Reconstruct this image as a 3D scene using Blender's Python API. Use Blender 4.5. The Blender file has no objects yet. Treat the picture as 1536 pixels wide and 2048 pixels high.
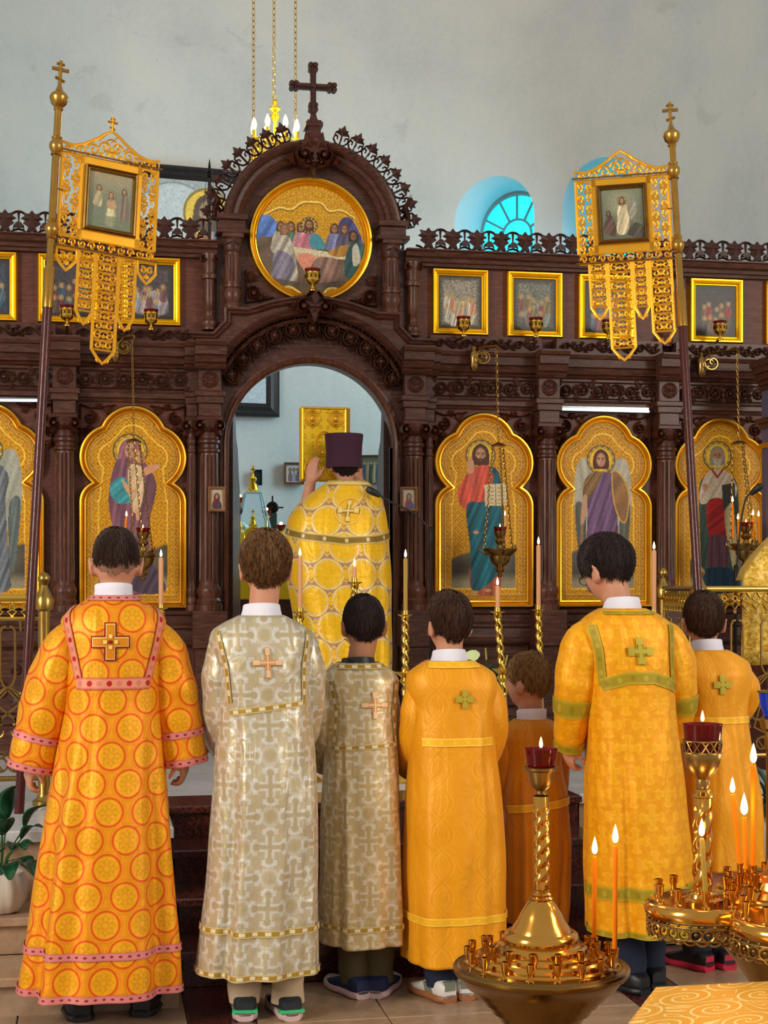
import bpy, bmesh, math, random
import numpy as np
from math import sin, cos, tan, pi, atan, sqrt, radians
from mathutils import Vector, Matrix
random.seed(7); rng = np.random.default_rng(7)
S = bpy.context.scene
COL = S.collection

# ------------------------------------------------------------------ camera
F, CX, HY, ZC, TH = 3100.0, 768.0, 1165.0, 1.55, radians(10.6)
cam = bpy.data.cameras.new('camera'); camo = bpy.data.objects.new('camera', cam)
COL.objects.link(camo); S.camera = camo
cam.sensor_width = 36.0; cam.lens = F * 36.0 / 2048.0
cam.shift_y = (HY - 1024.0) / 2048.0
cam.clip_end = 200
camo.location = (0, 0, ZC); camo.rotation_euler = (pi / 2, 0, -TH)

# ------------------------------------------------------------------ world, lights, exposure
W = bpy.data.worlds.new('daylight'); S.world = W; W.use_nodes = True
bg = W.node_tree.nodes['Background']
bg.inputs[0].default_value = (1.0, 0.97, 0.93, 1); bg.inputs[1].default_value = 0.58
S.view_settings.view_transform = 'Standard'; S.view_settings.look = 'None'
S.view_settings.gamma = 1.0; S.view_settings.exposure = -0.1
S.view_settings.use_curve_mapping = False

def area(name, loc, aim, sx, sy, power, col):
    l = bpy.data.lights.new(name, 'AREA'); l.shape = 'RECTANGLE'; l.size = sx; l.size_y = sy
    l.energy = power; l.color = col
    o = bpy.data.objects.new(name, l); COL.objects.link(o); o.location = loc
    o.rotation_euler = (Vector(aim) - Vector(loc)).to_track_quat('-Z', 'Y').to_euler()
    return o
# area lights added left and right for the unseen nave; no nave windows built
area('nave_area_light', (-6.0, 1.0, 4.2), (1.2, 8.5, 1.4), 1.6, 3.2, 560, (1.0, 0.93, 0.82))
area('nave_area_light', (7.5, 0.0, 4.2), (1.2, 8.5, 1.4), 1.6, 3.2, 330, (1.0, 0.93, 0.82))
area('altar_fill_light', (3.9, 10.6, 3.2), (0.4, 11.6, 2.0), 1.2, 2.0, 110, (0.55, 0.86, 1.0))  # bluish fill added inside the apse to brighten the altar

# ------------------------------------------------------------------ survey: photograph pixel -> point at distance Y
def at(px, py, Y):
    X = Y * tan(TH + atan((px - CX) / F))
    d = X * sin(TH) + Y * cos(TH)
    return Vector((X, Y, ZC + (HY - py) / F * d))
def mpp(px, Y):           # metres per pixel there
    X = Y * tan(TH + atan((px - CX) / F)); return (X * sin(TH) + Y * cos(TH)) / F

# ------------------------------------------------------------------ node expressions
class E:
    def __init__(s, t, v): s.t, s.v = t, v
    def _m(s, op, *a):
        n = s.t.nodes.new('ShaderNodeMath'); n.operation = op
        for i, x in enumerate((s,) + a):
            x = x.v if isinstance(x, E) else x
            if isinstance(x, (int, float)): n.inputs[i].default_value = x
            else: s.t.links.new(x, n.inputs[i])
        return E(s.t, n.outputs[0])
    def __add__(s, o): return s._m('ADD', o)
    __radd__ = __add__
    def __sub__(s, o): return s._m('SUBTRACT', o)
    def __rsub__(s, o): return s._m('MULTIPLY_ADD', -1.0, o)
    def __mul__(s, o): return s._m('MULTIPLY', o)
    __rmul__ = __mul__
    def __truediv__(s, o): return s._m('DIVIDE', o)
    def abs(s): return s._m('ABSOLUTE')
    def frac(s): return s._m('FRACT')
    def floor(s): return s._m('FLOOR')
    def sin(s): return s._m('SINE')
    def cos(s): return s._m('COSINE')
    def sqrt(s): return s._m('SQRT')
    def min(s, o): return s._m('MINIMUM', o)
    def max(s, o): return s._m('MAXIMUM', o)
    def atan2(s, o): return s._m('ARCTAN2', o)
    def lt(s, o, soft=0.0):
        if not soft: return s._m('LESS_THAN', o)
        n = s.t.nodes.new('ShaderNodeMapRange'); n.interpolation_type = 'SMOOTHSTEP'
        d = (s - o)
        s.t.links.new(d.v, n.inputs[0]); n.inputs[1].default_value = -soft; n.inputs[2].default_value = soft
        n.inputs[3].default_value = 1; n.inputs[4].default_value = 0
        return E(s.t, n.outputs[0])
    def band(s, c, w, soft=0.0): return (s - c).abs().lt(w, soft)

def lin(c):
    if isinstance(c, str):
        c = c.lstrip('#'); c = [int(c[i:i+2], 16) / 255 for i in (0, 2, 4)]
    return tuple(x / 12.92 if x <= .04045 else ((x + .055) / 1.055) ** 2.4 for x in c[:3]) + (1.0,)

class Mat:
    """small wrapper round one node material"""
    def __init__(s, name, col='#808080', rough=.5, metal=0., **kw):
        s.m = bpy.data.materials.new(name); s.m.use_nodes = True; s.t = s.m.node_tree
        s.b = s.t.nodes['Principled BSDF']
        s.b.inputs['Base Color'].default_value = lin(col); s.b.inputs['Roughness'].default_value = rough
        s.b.inputs['Metallic'].default_value = metal
        for k, v in kw.items(): s.b.inputs[k.replace('_', ' ')].default_value = v
    def node(s, typ, **kw):
        n = s.t.nodes.new(typ)
        for k, v in kw.items(): setattr(n, k, v)
        return n
    def uv(s):
        n = s.node('ShaderNodeUVMap'); x = s.node('ShaderNodeSeparateXYZ'); s.t.links.new(n.outputs[0], x.inputs[0])
        return E(s.t, x.outputs[0]), E(s.t, x.outputs[1])
    def co(s, kind='Object', scale=(1, 1, 1)):
        n = s.node('ShaderNodeTexCoord'); m = s.node('ShaderNodeMapping')
        s.t.links.new(n.outputs[kind], m.inputs[0]); m.inputs[3].default_value = scale
        return m.outputs[0]
    def sep(s, v):
        x = s.node('ShaderNodeSeparateXYZ'); s.t.links.new(v, x.inputs[0])
        return [E(s.t, o) for o in x.outputs]
    def noise(s, vec, scale=5., detail=4., rough=.55, dist=0.):
        n = s.node('ShaderNodeTexNoise'); s.t.links.new(vec, n.inputs['Vector'])
        n.inputs['Scale'].default_value = scale; n.inputs['Detail'].default_value = detail
        n.inputs['Roughness'].default_value = rough; n.inputs['Distortion'].default_value = dist
        return E(s.t, n.outputs['Fac'])
    def mix(s, fac, a, b):
        n = s.node('ShaderNodeMix', data_type='RGBA')
        f = fac.v if isinstance(fac, E) else fac
        if isinstance(f, (int, float)): n.inputs[0].default_value = f
        else: s.t.links.new(f, n.inputs[0])
        for i, c in ((6, a), (7, b)):
            if isinstance(c, (str, tuple, list)): n.inputs[i].default_value = lin(c) if isinstance(c, str) else tuple(c)
            else: s.t.links.new(c, n.inputs[i])
        return n.outputs[2]
    def ramp(s, fac, *stops):
        n = s.node('ShaderNodeValToRGB'); e = n.color_ramp.elements
        while len(e) < len(stops): e.new(.5)
        for k, (p, c) in zip(e, stops): k.position = p; k.color = lin(c)
        s.t.links.new(fac.v, n.inputs[0]); return n.outputs[0]
    def set(s, **kw):
        for k, v in kw.items():
            v = v.v if isinstance(v, E) else v
            s.t.links.new(v, s.b.inputs[k.replace('_', ' ')])
        return s
    def bump(s, h, strength=.3, dist=.01):
        n = s.node('ShaderNodeBump'); n.inputs['Strength'].default_value = strength; n.inputs['Distance'].default_value = dist
        s.t.links.new(h.v, n.inputs['Height']); s.t.links.new(n.outputs[0], s.b.inputs['Normal']); return s
    def emit(s, col, strength):
        s.b.inputs['Emission Color'].default_value = lin(col); s.b.inputs['Emission Strength'].default_value = strength; return s

# ------------------------------------------------------------------ objects
ROOT = {}
def tag(o, label=None, cat=None, group=None, kind=None):
    if label: o['label'] = label
    if cat: o['category'] = cat
    if group: o['group'] = group
    if kind: o['kind'] = kind
    return o
def thing(name, label, cat, loc=(0, 0, 0), group=None):
    o = bpy.data.objects.new(name, None); COL.objects.link(o); o.location = loc; o.empty_display_size = .05
    return tag(o, label, cat, group)
def origin(o):
    v = Vector((0, 0, 0))
    while o is not None: v = v + Vector(o.location); o = o.parent
    return v
def mesh_obj(name, V, Fs, mat, parent=None, smooth=False, uv=None, base=None, col=None, kind=None):
    """V world coordinates; origin at the parent's origin, or at `base`"""
    off = origin(parent) if parent is not None else Vector(base or (0, 0, 0))
    V = np.asarray(V, float).reshape(-1, 3) - np.array(off)
    me = bpy.data.meshes.new(name); me.from_pydata(V.tolist(), [], Fs if isinstance(Fs, list) else Fs.tolist())
    if uv is not None:
        l = me.uv_layers.new(name='UVMap'); idx = np.empty(len(me.loops), int); me.loops.foreach_get('vertex_index', idx)
        l.data.foreach_set('uv', np.asarray(uv, np.float32)[idx].ravel())
    if col is not None:
        a = me.color_attributes.new('paint', 'FLOAT_COLOR', 'POINT'); a.data.foreach_set('color', np.asarray(col, np.float32).ravel())
    if mat is not None: me.materials.append(mat.m if isinstance(mat, Mat) else mat)
    if smooth is True: me.polygons.foreach_set('use_smooth', [True] * len(me.polygons))
    elif smooth: me.shade_auto_smooth = None
    o = bpy.data.objects.new(name, me); COL.objects.link(o)
    if parent is not None: o.parent = parent
    else: o.location = off
    if kind: o['kind'] = kind
    return o
def clone(o, loc=None, parent=None, dz=None):
    c = o.copy(); COL.objects.link(c)
    if parent is not None: c.parent = parent
    if loc is not None: c.location = loc
    for ch in list(o.children): clone(ch, parent=c)
    return c

class MB:
    def __init__(s): s.v, s.f, s.n = [], [], 0
    def add(s, V, Fs):
        V = np.asarray(V, float).reshape(-1, 3); s.v.append(V)
        s.f += [tuple(i + s.n for i in f) for f in Fs]; s.n += len(V); return s
    def box(s, x0, x1, y0, y1, z0, z1):
        V = [(x, y, z) for x in (x0, x1) for y in (y0, y1) for z in (z0, z1)]
        return s.add(V, [(0, 1, 3, 2), (4, 6, 7, 5), (0, 4, 5, 1), (2, 3, 7, 6), (0, 2, 6, 4), (1, 5, 7, 3)])
    def bbox(s, x0, x1, y0, y1, z0, z1, b=.004):     # box with chamfered front (low y) edges
        return s.prism([(x0, z0), (x1, z0), (x1, z1), (x0, z1)], y0 + b, y1).frus(x0, x1, z0, z1, y0 + b, y0, b)
    def frus(s, x0, x1, z0, z1, ya, yb, b):
        V = [(x0, ya, z0), (x1, ya, z0), (x1, ya, z1), (x0, ya, z1), (x0 + b, yb, z0 + b), (x1 - b, yb, z0 + b), (x1 - b, yb, z1 - b), (x0 + b, yb, z1 - b)]
        return s.add(V, [(0, 1, 5, 4), (1, 2, 6, 5), (2, 3, 7, 6), (3, 0, 4, 7), (4, 5, 6, 7)])
    def prism(s, poly, y0, y1):                       # polygon in (x, z), extruded in y
        n = len(poly); V = [(p[0], y0, p[1]) for p in poly] + [(p[0], y1, p[1]) for p in poly]
        Fs = [(i, (i + 1) % n, n + (i + 1) % n, n + i) for i in range(n)]
        return s.add(V, Fs + [tuple(range(n - 1, -1, -1)), tuple(range(n, 2 * n))])
    def lathe(s, prof, c, seg=24, twist=None):        # prof (r, z) from the bottom up
        a = np.linspace(0, 2 * pi, seg, endpoint=False); V = []
        for r, z in prof: V += [(c[0] + r * cos(t), c[1] + r * sin(t), c[2] + z) for t in a]
        Fs = [(i * seg + j, i * seg + (j + 1) % seg, (i + 1) * seg + (j + 1) % seg, (i + 1) * seg + j) for i in range(len(prof) - 1) for j in range(seg)]
        if prof[0][0] > 1e-6: Fs.append(tuple(range(seg - 1, -1, -1)))
        if prof[-1][0] > 1e-6: Fs.append(tuple(range((len(prof) - 1) * seg, len(prof) * seg)))
        return s.add(V, Fs)
    def tube(s, path, rad, seg=8, flat=1.0, cap=True):
        P = [Vector(p) for p in path]; n = len(P)
        R = rad if isinstance(rad, (list, tuple, np.ndarray)) else [rad] * n
        V = []; up = None
        for i in range(n):
            t = (P[min(i + 1, n - 1)] - P[max(i - 1, 0)]).normalized()
            if up is None:
                up = Vector((0, 0, 1)) if abs(t.z) < .9 else Vector((0, 1, 0))
            a = t.cross(up)
            if a.length < 1e-6: a = t.orthogonal()
            a.normalize(); b = a.cross(t).normalized(); up = b
            for j in range(seg):
                th = 2 * pi * j / seg; V.append(tuple(P[i] + a * (R[i] * cos(th)) + b * (R[i] * flat * sin(th))))
        Fs = [(i * seg + j, i * seg + (j + 1) % seg, (i + 1) * seg + (j + 1) % seg, (i + 1) * seg + j) for i in range(n - 1) for j in range(seg)]
        if cap: Fs += [tuple(range(seg - 1, -1, -1)), tuple(range((n - 1) * seg, n * seg))]
        return s.add(V, Fs)
    def ribbon(s, pts, w, y0, y1, taper=None, closed=False):   # flat stroke in the x,z plane with depth y0..y1, ridge in the middle
        P = np.asarray(pts, float); n = len(P)
        if closed: T = np.roll(P, -1, 0) - np.roll(P, 1, 0)
        else:
            T = np.empty_like(P); T[1:-1] = P[2:] - P[:-2]; T[0] = P[1] - P[0]; T[-1] = P[-1] - P[-2]
        T /= np.maximum(np.linalg.norm(T, axis=1, keepdims=True), 1e-9); N = np.stack([-T[:, 1], T[:, 0]], 1)
        ww = np.full(n, w) if taper is None else w * np.asarray(taper)
        V = []
        for i in range(n):
            a = P[i] - N[i] * ww[i] / 2; b = P[i] + N[i] * ww[i] / 2; c = P[i]
            V += [(a[0], y1, a[1]), (a[0], y0 + (y1 - y0) * .45, a[1]), (c[0], y0, c[1]), (b[0], y0 + (y1 - y0) * .45, b[1]), (b[0], y1, b[1])]
        Fs = []; m = n if closed else n - 1
        for i in range(m):
            k, l = i * 5, ((i + 1) % n) * 5
            for j in range(5): Fs.append((k + j, l + j, l + (j + 1) % 5, k + (j + 1) % 5))
        if not closed: Fs += [(0, 1, 2, 3, 4), tuple(((n - 1) * 5 + q) for q in (4, 3, 2, 1, 0))]
        return s.add(V, Fs)
    def sweep(s, prof, path, closed=False):
        """prof (outward, forward): offset along the path's left normal in x,z and towards -y; path (x, z, y)"""
        P = np.asarray(path, float); n = len(P); Q = P[:, :2]; V = []
        for i in range(n):
            if closed: a, b = Q[i] - Q[i - 1], Q[(i + 1) % n] - Q[i]
            else: a = Q[i] - Q[max(i - 1, 0)]; b = Q[min(i + 1, n - 1)] - Q[i]
            if not a.any(): a = b
            if not b.any(): b = a
            a = a / np.linalg.norm(a); b = b / np.linalg.norm(b)
            na, nb = np.array([-a[1], a[0]]), np.array([-b[1], b[0]]); m = na + nb; m /= max(np.linalg.norm(m), 1e-6)
            k = 1 / max(m @ na, .35)
            for o, fw in prof: V.append((Q[i][0] + m[0] * o * k, P[i][2] - fw, Q[i][1] + m[1] * o * k))
        q = len(prof); Fs = []
        for i in range(n if closed else n - 1):
            k, l = i * q, ((i + 1) % n) * q
            for j in range(q - 1): Fs.append((k + j, k + j + 1, l + j + 1, l + j))
            Fs.append((k + q - 1, k, l, l + q - 1))
        if not closed: Fs += [tuple(range(q)), tuple(range(n * q - 1, (n - 1) * q - 1, -1))]
        return s.add(V, Fs)
    def sphere(s, c, r, seg=14, rings=9, rot=None):
        r = (r, r, r) if isinstance(r, (int, float)) else r; V = []
        for i in range(rings + 1):
            t = pi * i / rings
            for j in range(seg):
                p = 2 * pi * j / seg; q = Vector((r[0] * sin(t) * cos(p), r[1] * sin(t) * sin(p), r[2] * cos(t)))
                if rot is not None: q = rot @ q
                V.append((c[0] + q.x, c[1] + q.y, c[2] + q.z))
        Fs = [(i * seg + j, (i + 1) * seg + j, (i + 1) * seg + (j + 1) % seg, i * seg + (j + 1) % seg) for i in range(rings) for j in range(seg)]
        return s.add(V, Fs)
    def mirror_x(s, xc):
        V = np.concatenate(s.v) if s.v else np.zeros((0, 3)); V2 = V.copy(); V2[:, 0] = 2 * xc - V2[:, 0]
        fs = list(s.f); n = s.n; s.v.append(V2); s.f += [tuple(i + n for i in reversed(f)) for f in fs]; s.n += len(V2); return s
    def build(s, name, mat, parent=None, smooth=False, base=None, kind=None, angle=None):
        o = mesh_obj(name, np.concatenate(s.v), s.f, mat, parent, False, base=base, kind=kind)
        if smooth:
            me = o.data; me.polygons.foreach_set('use_smooth', [True] * len(me.polygons))
            me.set_sharp_from_angle(angle=radians(angle or 38))
        return o
def arc(cx, cz, r, a0, a1, n=24):
    return [(cx + r * cos(radians(a)), cz + r * sin(radians(a))) for a in np.linspace(a0, a1, n)]
def spiral(cx, cz, r0, r1, a0, a1, n=22):
    return [(cx + (r0 + (r1 - r0) * t) * cos(radians(a0 + (a1 - a0) * t)), cz + (r0 + (r1 - r0) * t) * sin(radians(a0 + (a1 - a0) * t))) for t in np.linspace(0, 1, n)]
# ------------------------------------------------------------------ materials
def wood_mat(name, a, b, c, axis, rough=.36):
    m = Mat(name, a, rough); sc = {'x': (1.2, 9, 9), 'z': (9, 9, 1.0)}[axis]
    v = m.co('Object', sc); n = m.noise(v, 7, 6, .62, 1.2); n2 = m.noise(v, 40, 3, .6)
    m.set(Base_Color=m.ramp(n * .75 + n2 * .25, (.28, a), (.5, b), (.72, c)))
    m.bump(n2, .12, .002); m.b.inputs['Specular IOR Level'].default_value = .32
    return m
WOODX = wood_mat('carved_wood', '#28140d', '#4a2a1f', '#704639', 'x')
WOODZ = wood_mat('column_wood', '#2b140c', '#502c1e', '#7c4a38', 'z', .33)
BOARD = wood_mat('oak_board', '#3a1c12', '#5c3022', '#784634', 'x', .45)
DARKW = wood_mat('dark_carving', '#260f08', '#442014', '#603222', 'x', .38)
CREST = wood_mat('cresting_wood', '#26100c', '#3e1e16', '#522c22', 'x', .42)
REDW = wood_mat('pole_wood', '#30100e', '#4a1c18', '#5c2822', 'z', .2)

def metal(name, col, rough, var=.12, col2=None):
    m = Mat(name, col, rough, 1.0)
    n = m.noise(m.co('Object', (1, 1, 1)), 14, 3, .6)
    m.set(Roughness=n * var + (rough - var / 2))
    if col2: m.set(Base_Color=m.mix(n, col, col2))
    return m
GOLD = metal('gilded_moulding', '#d9a428', .3, .1, '#f0c24a')
GOLDB = metal('bright_gilding', '#f2bc1c', .3, .1, '#ffd23c')
BRASS = metal('polished_brass', '#c58a38', .16, .08, '#d8a24c')
BRASSD = metal('aged_brass', '#8a6a3a', .3, .15, '#a88448')
BRASSY = metal('yellow_brass', '#d6aa40', .22, .1, '#e6c060')
FRET = metal('gilded_fretwork', '#e09a18', .38, .1, '#f0b030'); FRET.b.inputs['Metallic'].default_value = .7
POLEB = metal('worn_pole_brass', '#a87c34', .28, .12, '#c4984a')
DARKM = metal('dark_metal', '#2a2624', .4)
CHROME = metal('steel_tube', '#9aa0a8', .2)

def plaster():
    m = Mat('grey_plaster', '#a8a69e', .9); v = m.co('Object')
    n = m.noise(v, 1.1, 5, .6); n2 = m.noise(v, 26, 5, .7); n3 = m.noise(v, 2.3, 6, .68, .6)
    spots = n3.lt(.365, .02) * .5
    c = m.ramp(n * .7 + n2 * .3, (.3, '#b0b3b2'), (.52, '#bfc1be'), (.75, '#cac8be'))
    c = m.mix(spots * .55, c, '#a09e94'); c = m.mix(m.noise(v, 60, 2, .5).lt(.3, .02) * .35, c, '#8c8a82')
    m.set(Base_Color=c); m.bump(n2, .25, .01); return m
PLASTER = plaster()
def granite():
    m = Mat('red_granite', '#4a1f1b', .22); v = m.co('Object')
    n = m.noise(v, 90, 3, .7); n2 = m.noise(v, 160, 2, .6)
    m.set(Base_Color=m.mix(n2.lt(.4, .03), m.ramp(n, (.36, '#26100e'), (.5, '#4a1e18'), (.62, '#6c3228')), '#1c1010'))
    return m
GRANITE = granite()
def marble(name, a, b, c, rough=.3):
    m = Mat(name, a, rough); v = m.co('Object')
    n = m.noise(v, 3.5, 8, .68, 1.0); n2 = m.noise(v, 40, 4, .6)
    m.set(Base_Color=m.ramp(n * .7 + n2 * .3, (.32, a), (.5, b), (.68, c))); return m
TAN = marble('tan_marble', '#8d6f56', '#a5876a', '#b89c80', .28)
PALE = marble('pale_marble', '#a8a8a6', '#c0c2c2', '#d2d4d4', .3)
JOINT = Mat('joint_mortar', '#5c4a3c', .9)

def paint_mat(name, rough=.42):
    m = Mat(name, '#888888', rough); a = m.node('ShaderNodeVertexColor'); a.layer_name = 'paint'
    m.set(Base_Color=a.outputs[0]); return m
PAINT = paint_mat('painted_panel'); PAINTG = paint_mat('varnished_gold_panel', .5); PAINTG.b.inputs['Specular IOR Level'].default_value = .3

WAX = Mat('beeswax', '#f08000', .6, Specular_IOR_Level=.15); WAX.b.inputs['Subsurface Radius'].default_value = (.02, .01, .004)
WAX.b.inputs['Emission Color'].default_value = lin('#ff8a10'); WAX.b.inputs['Emission Strength'].default_value = 0
WAXP = Mat('pale_wax', '#d89a6a', .5, Subsurface_Weight=.2)
WAXY = Mat('olive_wax', '#a88420', .5)
WICK = Mat('wick', '#1a1008', .9)
FLAME = Mat('candle_flame', '#000000', 1.0).emit('#ffd488', 14.0)
BULB = Mat('lit_bulb', '#000000', 1.0).emit('#ffdf9a', 16.0)
TUBE = Mat('lit_tube', '#000000', 1.0).emit('#d8f6ff', 2.2)
REDG = Mat('red_glass', '#8a0010', .05, Transmission_Weight=.75, IOR=1.4); 
BLUEG = Mat('blue_glass', '#0840d0', .08, Transmission_Weight=.5, IOR=1.45)
CLEARG = Mat('clear_glass', '#f4fcff', .0, Transmission_Weight=1.0, IOR=1.02)
PANE = Mat('cyan_window_pane', '#10c8e0', .2).emit('#18c8ee', 3.2)
MUNTIN = Mat('window_bar', '#6f8f92', .5)
LEAF = Mat('glossy_leaf', '#12402c', .25)
_v = LEAF.co('Object'); LEAF.set(Base_Color=LEAF.ramp(LEAF.noise(_v, 9, 4), (.3, '#0c2c20'), (.55, '#15492e'), (.75, '#2a6a3c')))
STEM = Mat('green_stem', '#2c5a2c', .5)
SPATHE = Mat('pale_spathe', '#cfe0a0', .35)
POTW = Mat('white_glazed_pot', '#d8d2c6', .35)
BLACK = Mat('black_plastic', '#121214', .45)
SHIRT = Mat('white_cotton', '#e4e2ec', .8); SHIRT.bump(SHIRT.noise(SHIRT.co('Object'), 300, 2), .1, .001)

# ------------------------------------------------------------------ the setting
XC = 1.265                       # axis of the icon screen
PZ = .57                         # platform height
def slab(name, x0, x1, y0, y1, z0, z1, mat, parent, b=.006):
    m = MB(); V = [(x0, y0, z0), (x1, y0, z0), (x1, y1, z0), (x0, y1, z0), (x0, y0, z1 - b), (x1, y0, z1 - b), (x1, y1, z1 - b), (x0, y1, z1 - b),
                   (x0 + b, y0 + b, z1), (x1 - b, y0 + b, z1), (x1 - b, y1 - b, z1), (x0 + b, y1 - b, z1)]
    m.add(V, [(3, 2, 1, 0), (0, 1, 5, 4), (1, 2, 6, 5), (2, 3, 7, 6), (3, 0, 4, 7), (4, 5, 9, 8), (5, 6, 10, 9), (6, 7, 11, 10), (7, 4, 8, 11), (8, 9, 10, 11)])
    return m.build(name, mat, parent)
fl = tag(MB().box(-4, 8, -1.5, 9.3, -.12, -.012).build('floor', JOINT), kind='structure')
GX = [(XC - .94, XC - .70), (XC + .70, XC + .94)]      # granite strips in the floor
def floor_run(x0, x1, nx, mat, y0=3.8, y1=5.965, ny=4, name='floor_tile'):
    for i in range(nx):
        for j in range(ny):
            a, b = x0 + (x1 - x0) * i / nx, x0 + (x1 - x0) * (i + 1) / nx
            c, d = y0 + (y1 - y0) * j / ny, y0 + (y1 - y0) * (j + 1) / ny
            slab(name, a + .002, b - .002, c + .002, d - .002, -.03, 0, mat, fl, .003)
floor_run(XC - .70, XC + .70, 3, TAN); floor_run(GX[0][0], GX[0][1], 1, GRANITE); floor_run(GX[1][0], GX[1][1], 1, GRANITE)
floor_run(-1.45, GX[0][0], 3, TAN); floor_run(GX[1][1], 4.1, 3, TAN)
fl2 = tag(MB().box(-4, 8, -1.5, 3.8, -.03, 0).build('floor', TAN), kind='structure')
st = tag(MB().box(-2.2, 5.2, 7.0, 13.0, -.01, PZ - .012).build('floor', JOINT), kind='structure')   # raised floor before and behind the screen
slab('platform_slab', XC - 3.3, XC - .95, 6.27, 9.3, PZ - .045, PZ, PALE, st); slab('platform_slab', XC + .95, XC + 3.8, 6.9, 9.3, PZ - .045, PZ, PALE, st)
slab('platform_slab', XC - .95, XC + .95, 7.16, 9.3, PZ - .045, PZ, PALE, st); slab('platform_slab', XC - 3.3, XC + 3.8, 9.3, 12.9, PZ - .045, PZ, PALE, st)
MB().box(XC - 3.3, XC - .96, 6.31, 7.0, 0, PZ - .05).build('platform_front', TAN, st); MB().box(XC + .96, XC + 3.8, 6.94, 7.0, 0, PZ - .05).build('platform_front', TAN, st)
# granite flight of four steps
h = PZ / 4
for k in range(4):
    y0 = 5.935 + .30 * k
    slab('step_tread', XC - .94, XC + .94, y0, y0 + .34, h * (k + 1) - .03, h * (k + 1), GRANITE, st)
    MB().box(XC - .93, XC + .93, y0 + .035, y0 + .30, h * k, h * (k + 1) - .03).build('step_riser', GRANITE, st)
# tan steps on both sides
for x0, x1, dy in ((XC - 3.3, XC - .95, 0), (XC + .95, XC + 3.8, .62)):
    for k, (y0, y1) in enumerate(((5.66, 6.02), (6.0, 6.32))):
        slab('step_tread', x0, x1, y0 + dy, y1 + dy, h * (k + 1) - .03, h * (k + 1), TAN, st)
        MB().box(x0, x1 - .01, y0 + dy + .03, y1 + dy, h * k, h * (k + 1) - .03).build('step_riser', TAN, st)

# apse wall with two arched windows
AC, AR, AH = (1.27, 9.7), 3.2, 7.4
def ap(s, r, z):               # s degrees from the axis, r radius
    return (AC[0] + r * sin(radians(s)), AC[1] + r * cos(radians(s)), z)
WINS = [(37.3, .35), (54.4, .35)]; WZ0, WSP = 3.0, 4.51
def wall_apse():
    cuts = sorted(set([-100 + 2.5 * i for i in range(81)]))
    cuts = [c for c in cuts if not any(abs(c - w) <= 6.5 for w, r in WINS)]
    half = math.degrees(.35 / AR); win = {}
    for w, r in WINS:
        for i in range(25):
            a = w - half * cos(pi * i / 24); cuts.append(a); win[round(a, 4)] = (WZ0, WSP + .35 * sin(pi * i / 24))
    cuts.sort(); m = MB()
    def q(a, b, za0, za1, zb0, zb1):
        m.add([ap(a, AR, za0), ap(b, AR, zb0), ap(b, AR, zb1), ap(a, AR, za1)], [(0, 1, 2, 3)])
    for a, b in zip(cuts, cuts[1:]):
        wa, wb = win.get(round(a, 4)), win.get(round(b, 4))
        if wa and wb:
            q(a, b, .5, wa[0], .5, wb[0]); q(a, b, wa[1], AH, wb[1], AH)
        else: q(a, b, .5, AH, .5, AH)
    # thickness: outer skin
    for a in range(-100, 100, 5):
        m.add([ap(a, AR + .75, .5), ap(a, AR + .75, AH), ap(a + 5, AR + .75, AH), ap(a + 5, AR + .75, .5)], [(0, 1, 2, 3)]) if not any(abs(a + 2.5 - w) < 11 for w, r in WINS) else None
    for w, r in WINS:          # reveals
        pts = [(-.35, WZ0)] + [(-.35 * cos(pi * i / 24), WSP + .35 * sin(pi * i / 24)) for i in range(25)] + [(.35, WZ0)]
        ex, ey = cos(radians(w)), -sin(radians(w)); nx, ny = sin(radians(w)), cos(radians(w))
        V = []
        for x, z in pts:
            a0 = ap(w + math.degrees(x / AR), AR, z); V.append(a0)
            x2 = x * .93; V.append((AC[0] + nx * (AR + .52) + ex * x2, AC[1] + ny * (AR + .52) + ey * x2, z - (.02 if z > WSP else 0)))
        n = len(pts); m.add(V, [(2 * i, 2 * i + 1, 2 * ((i + 1) % n) + 1, 2 * ((i + 1) % n)) for i in range(n)])
    return m.build('wall_apse', PLASTER, smooth=True, angle=30)
tag(wall_apse(), kind='structure')
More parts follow.
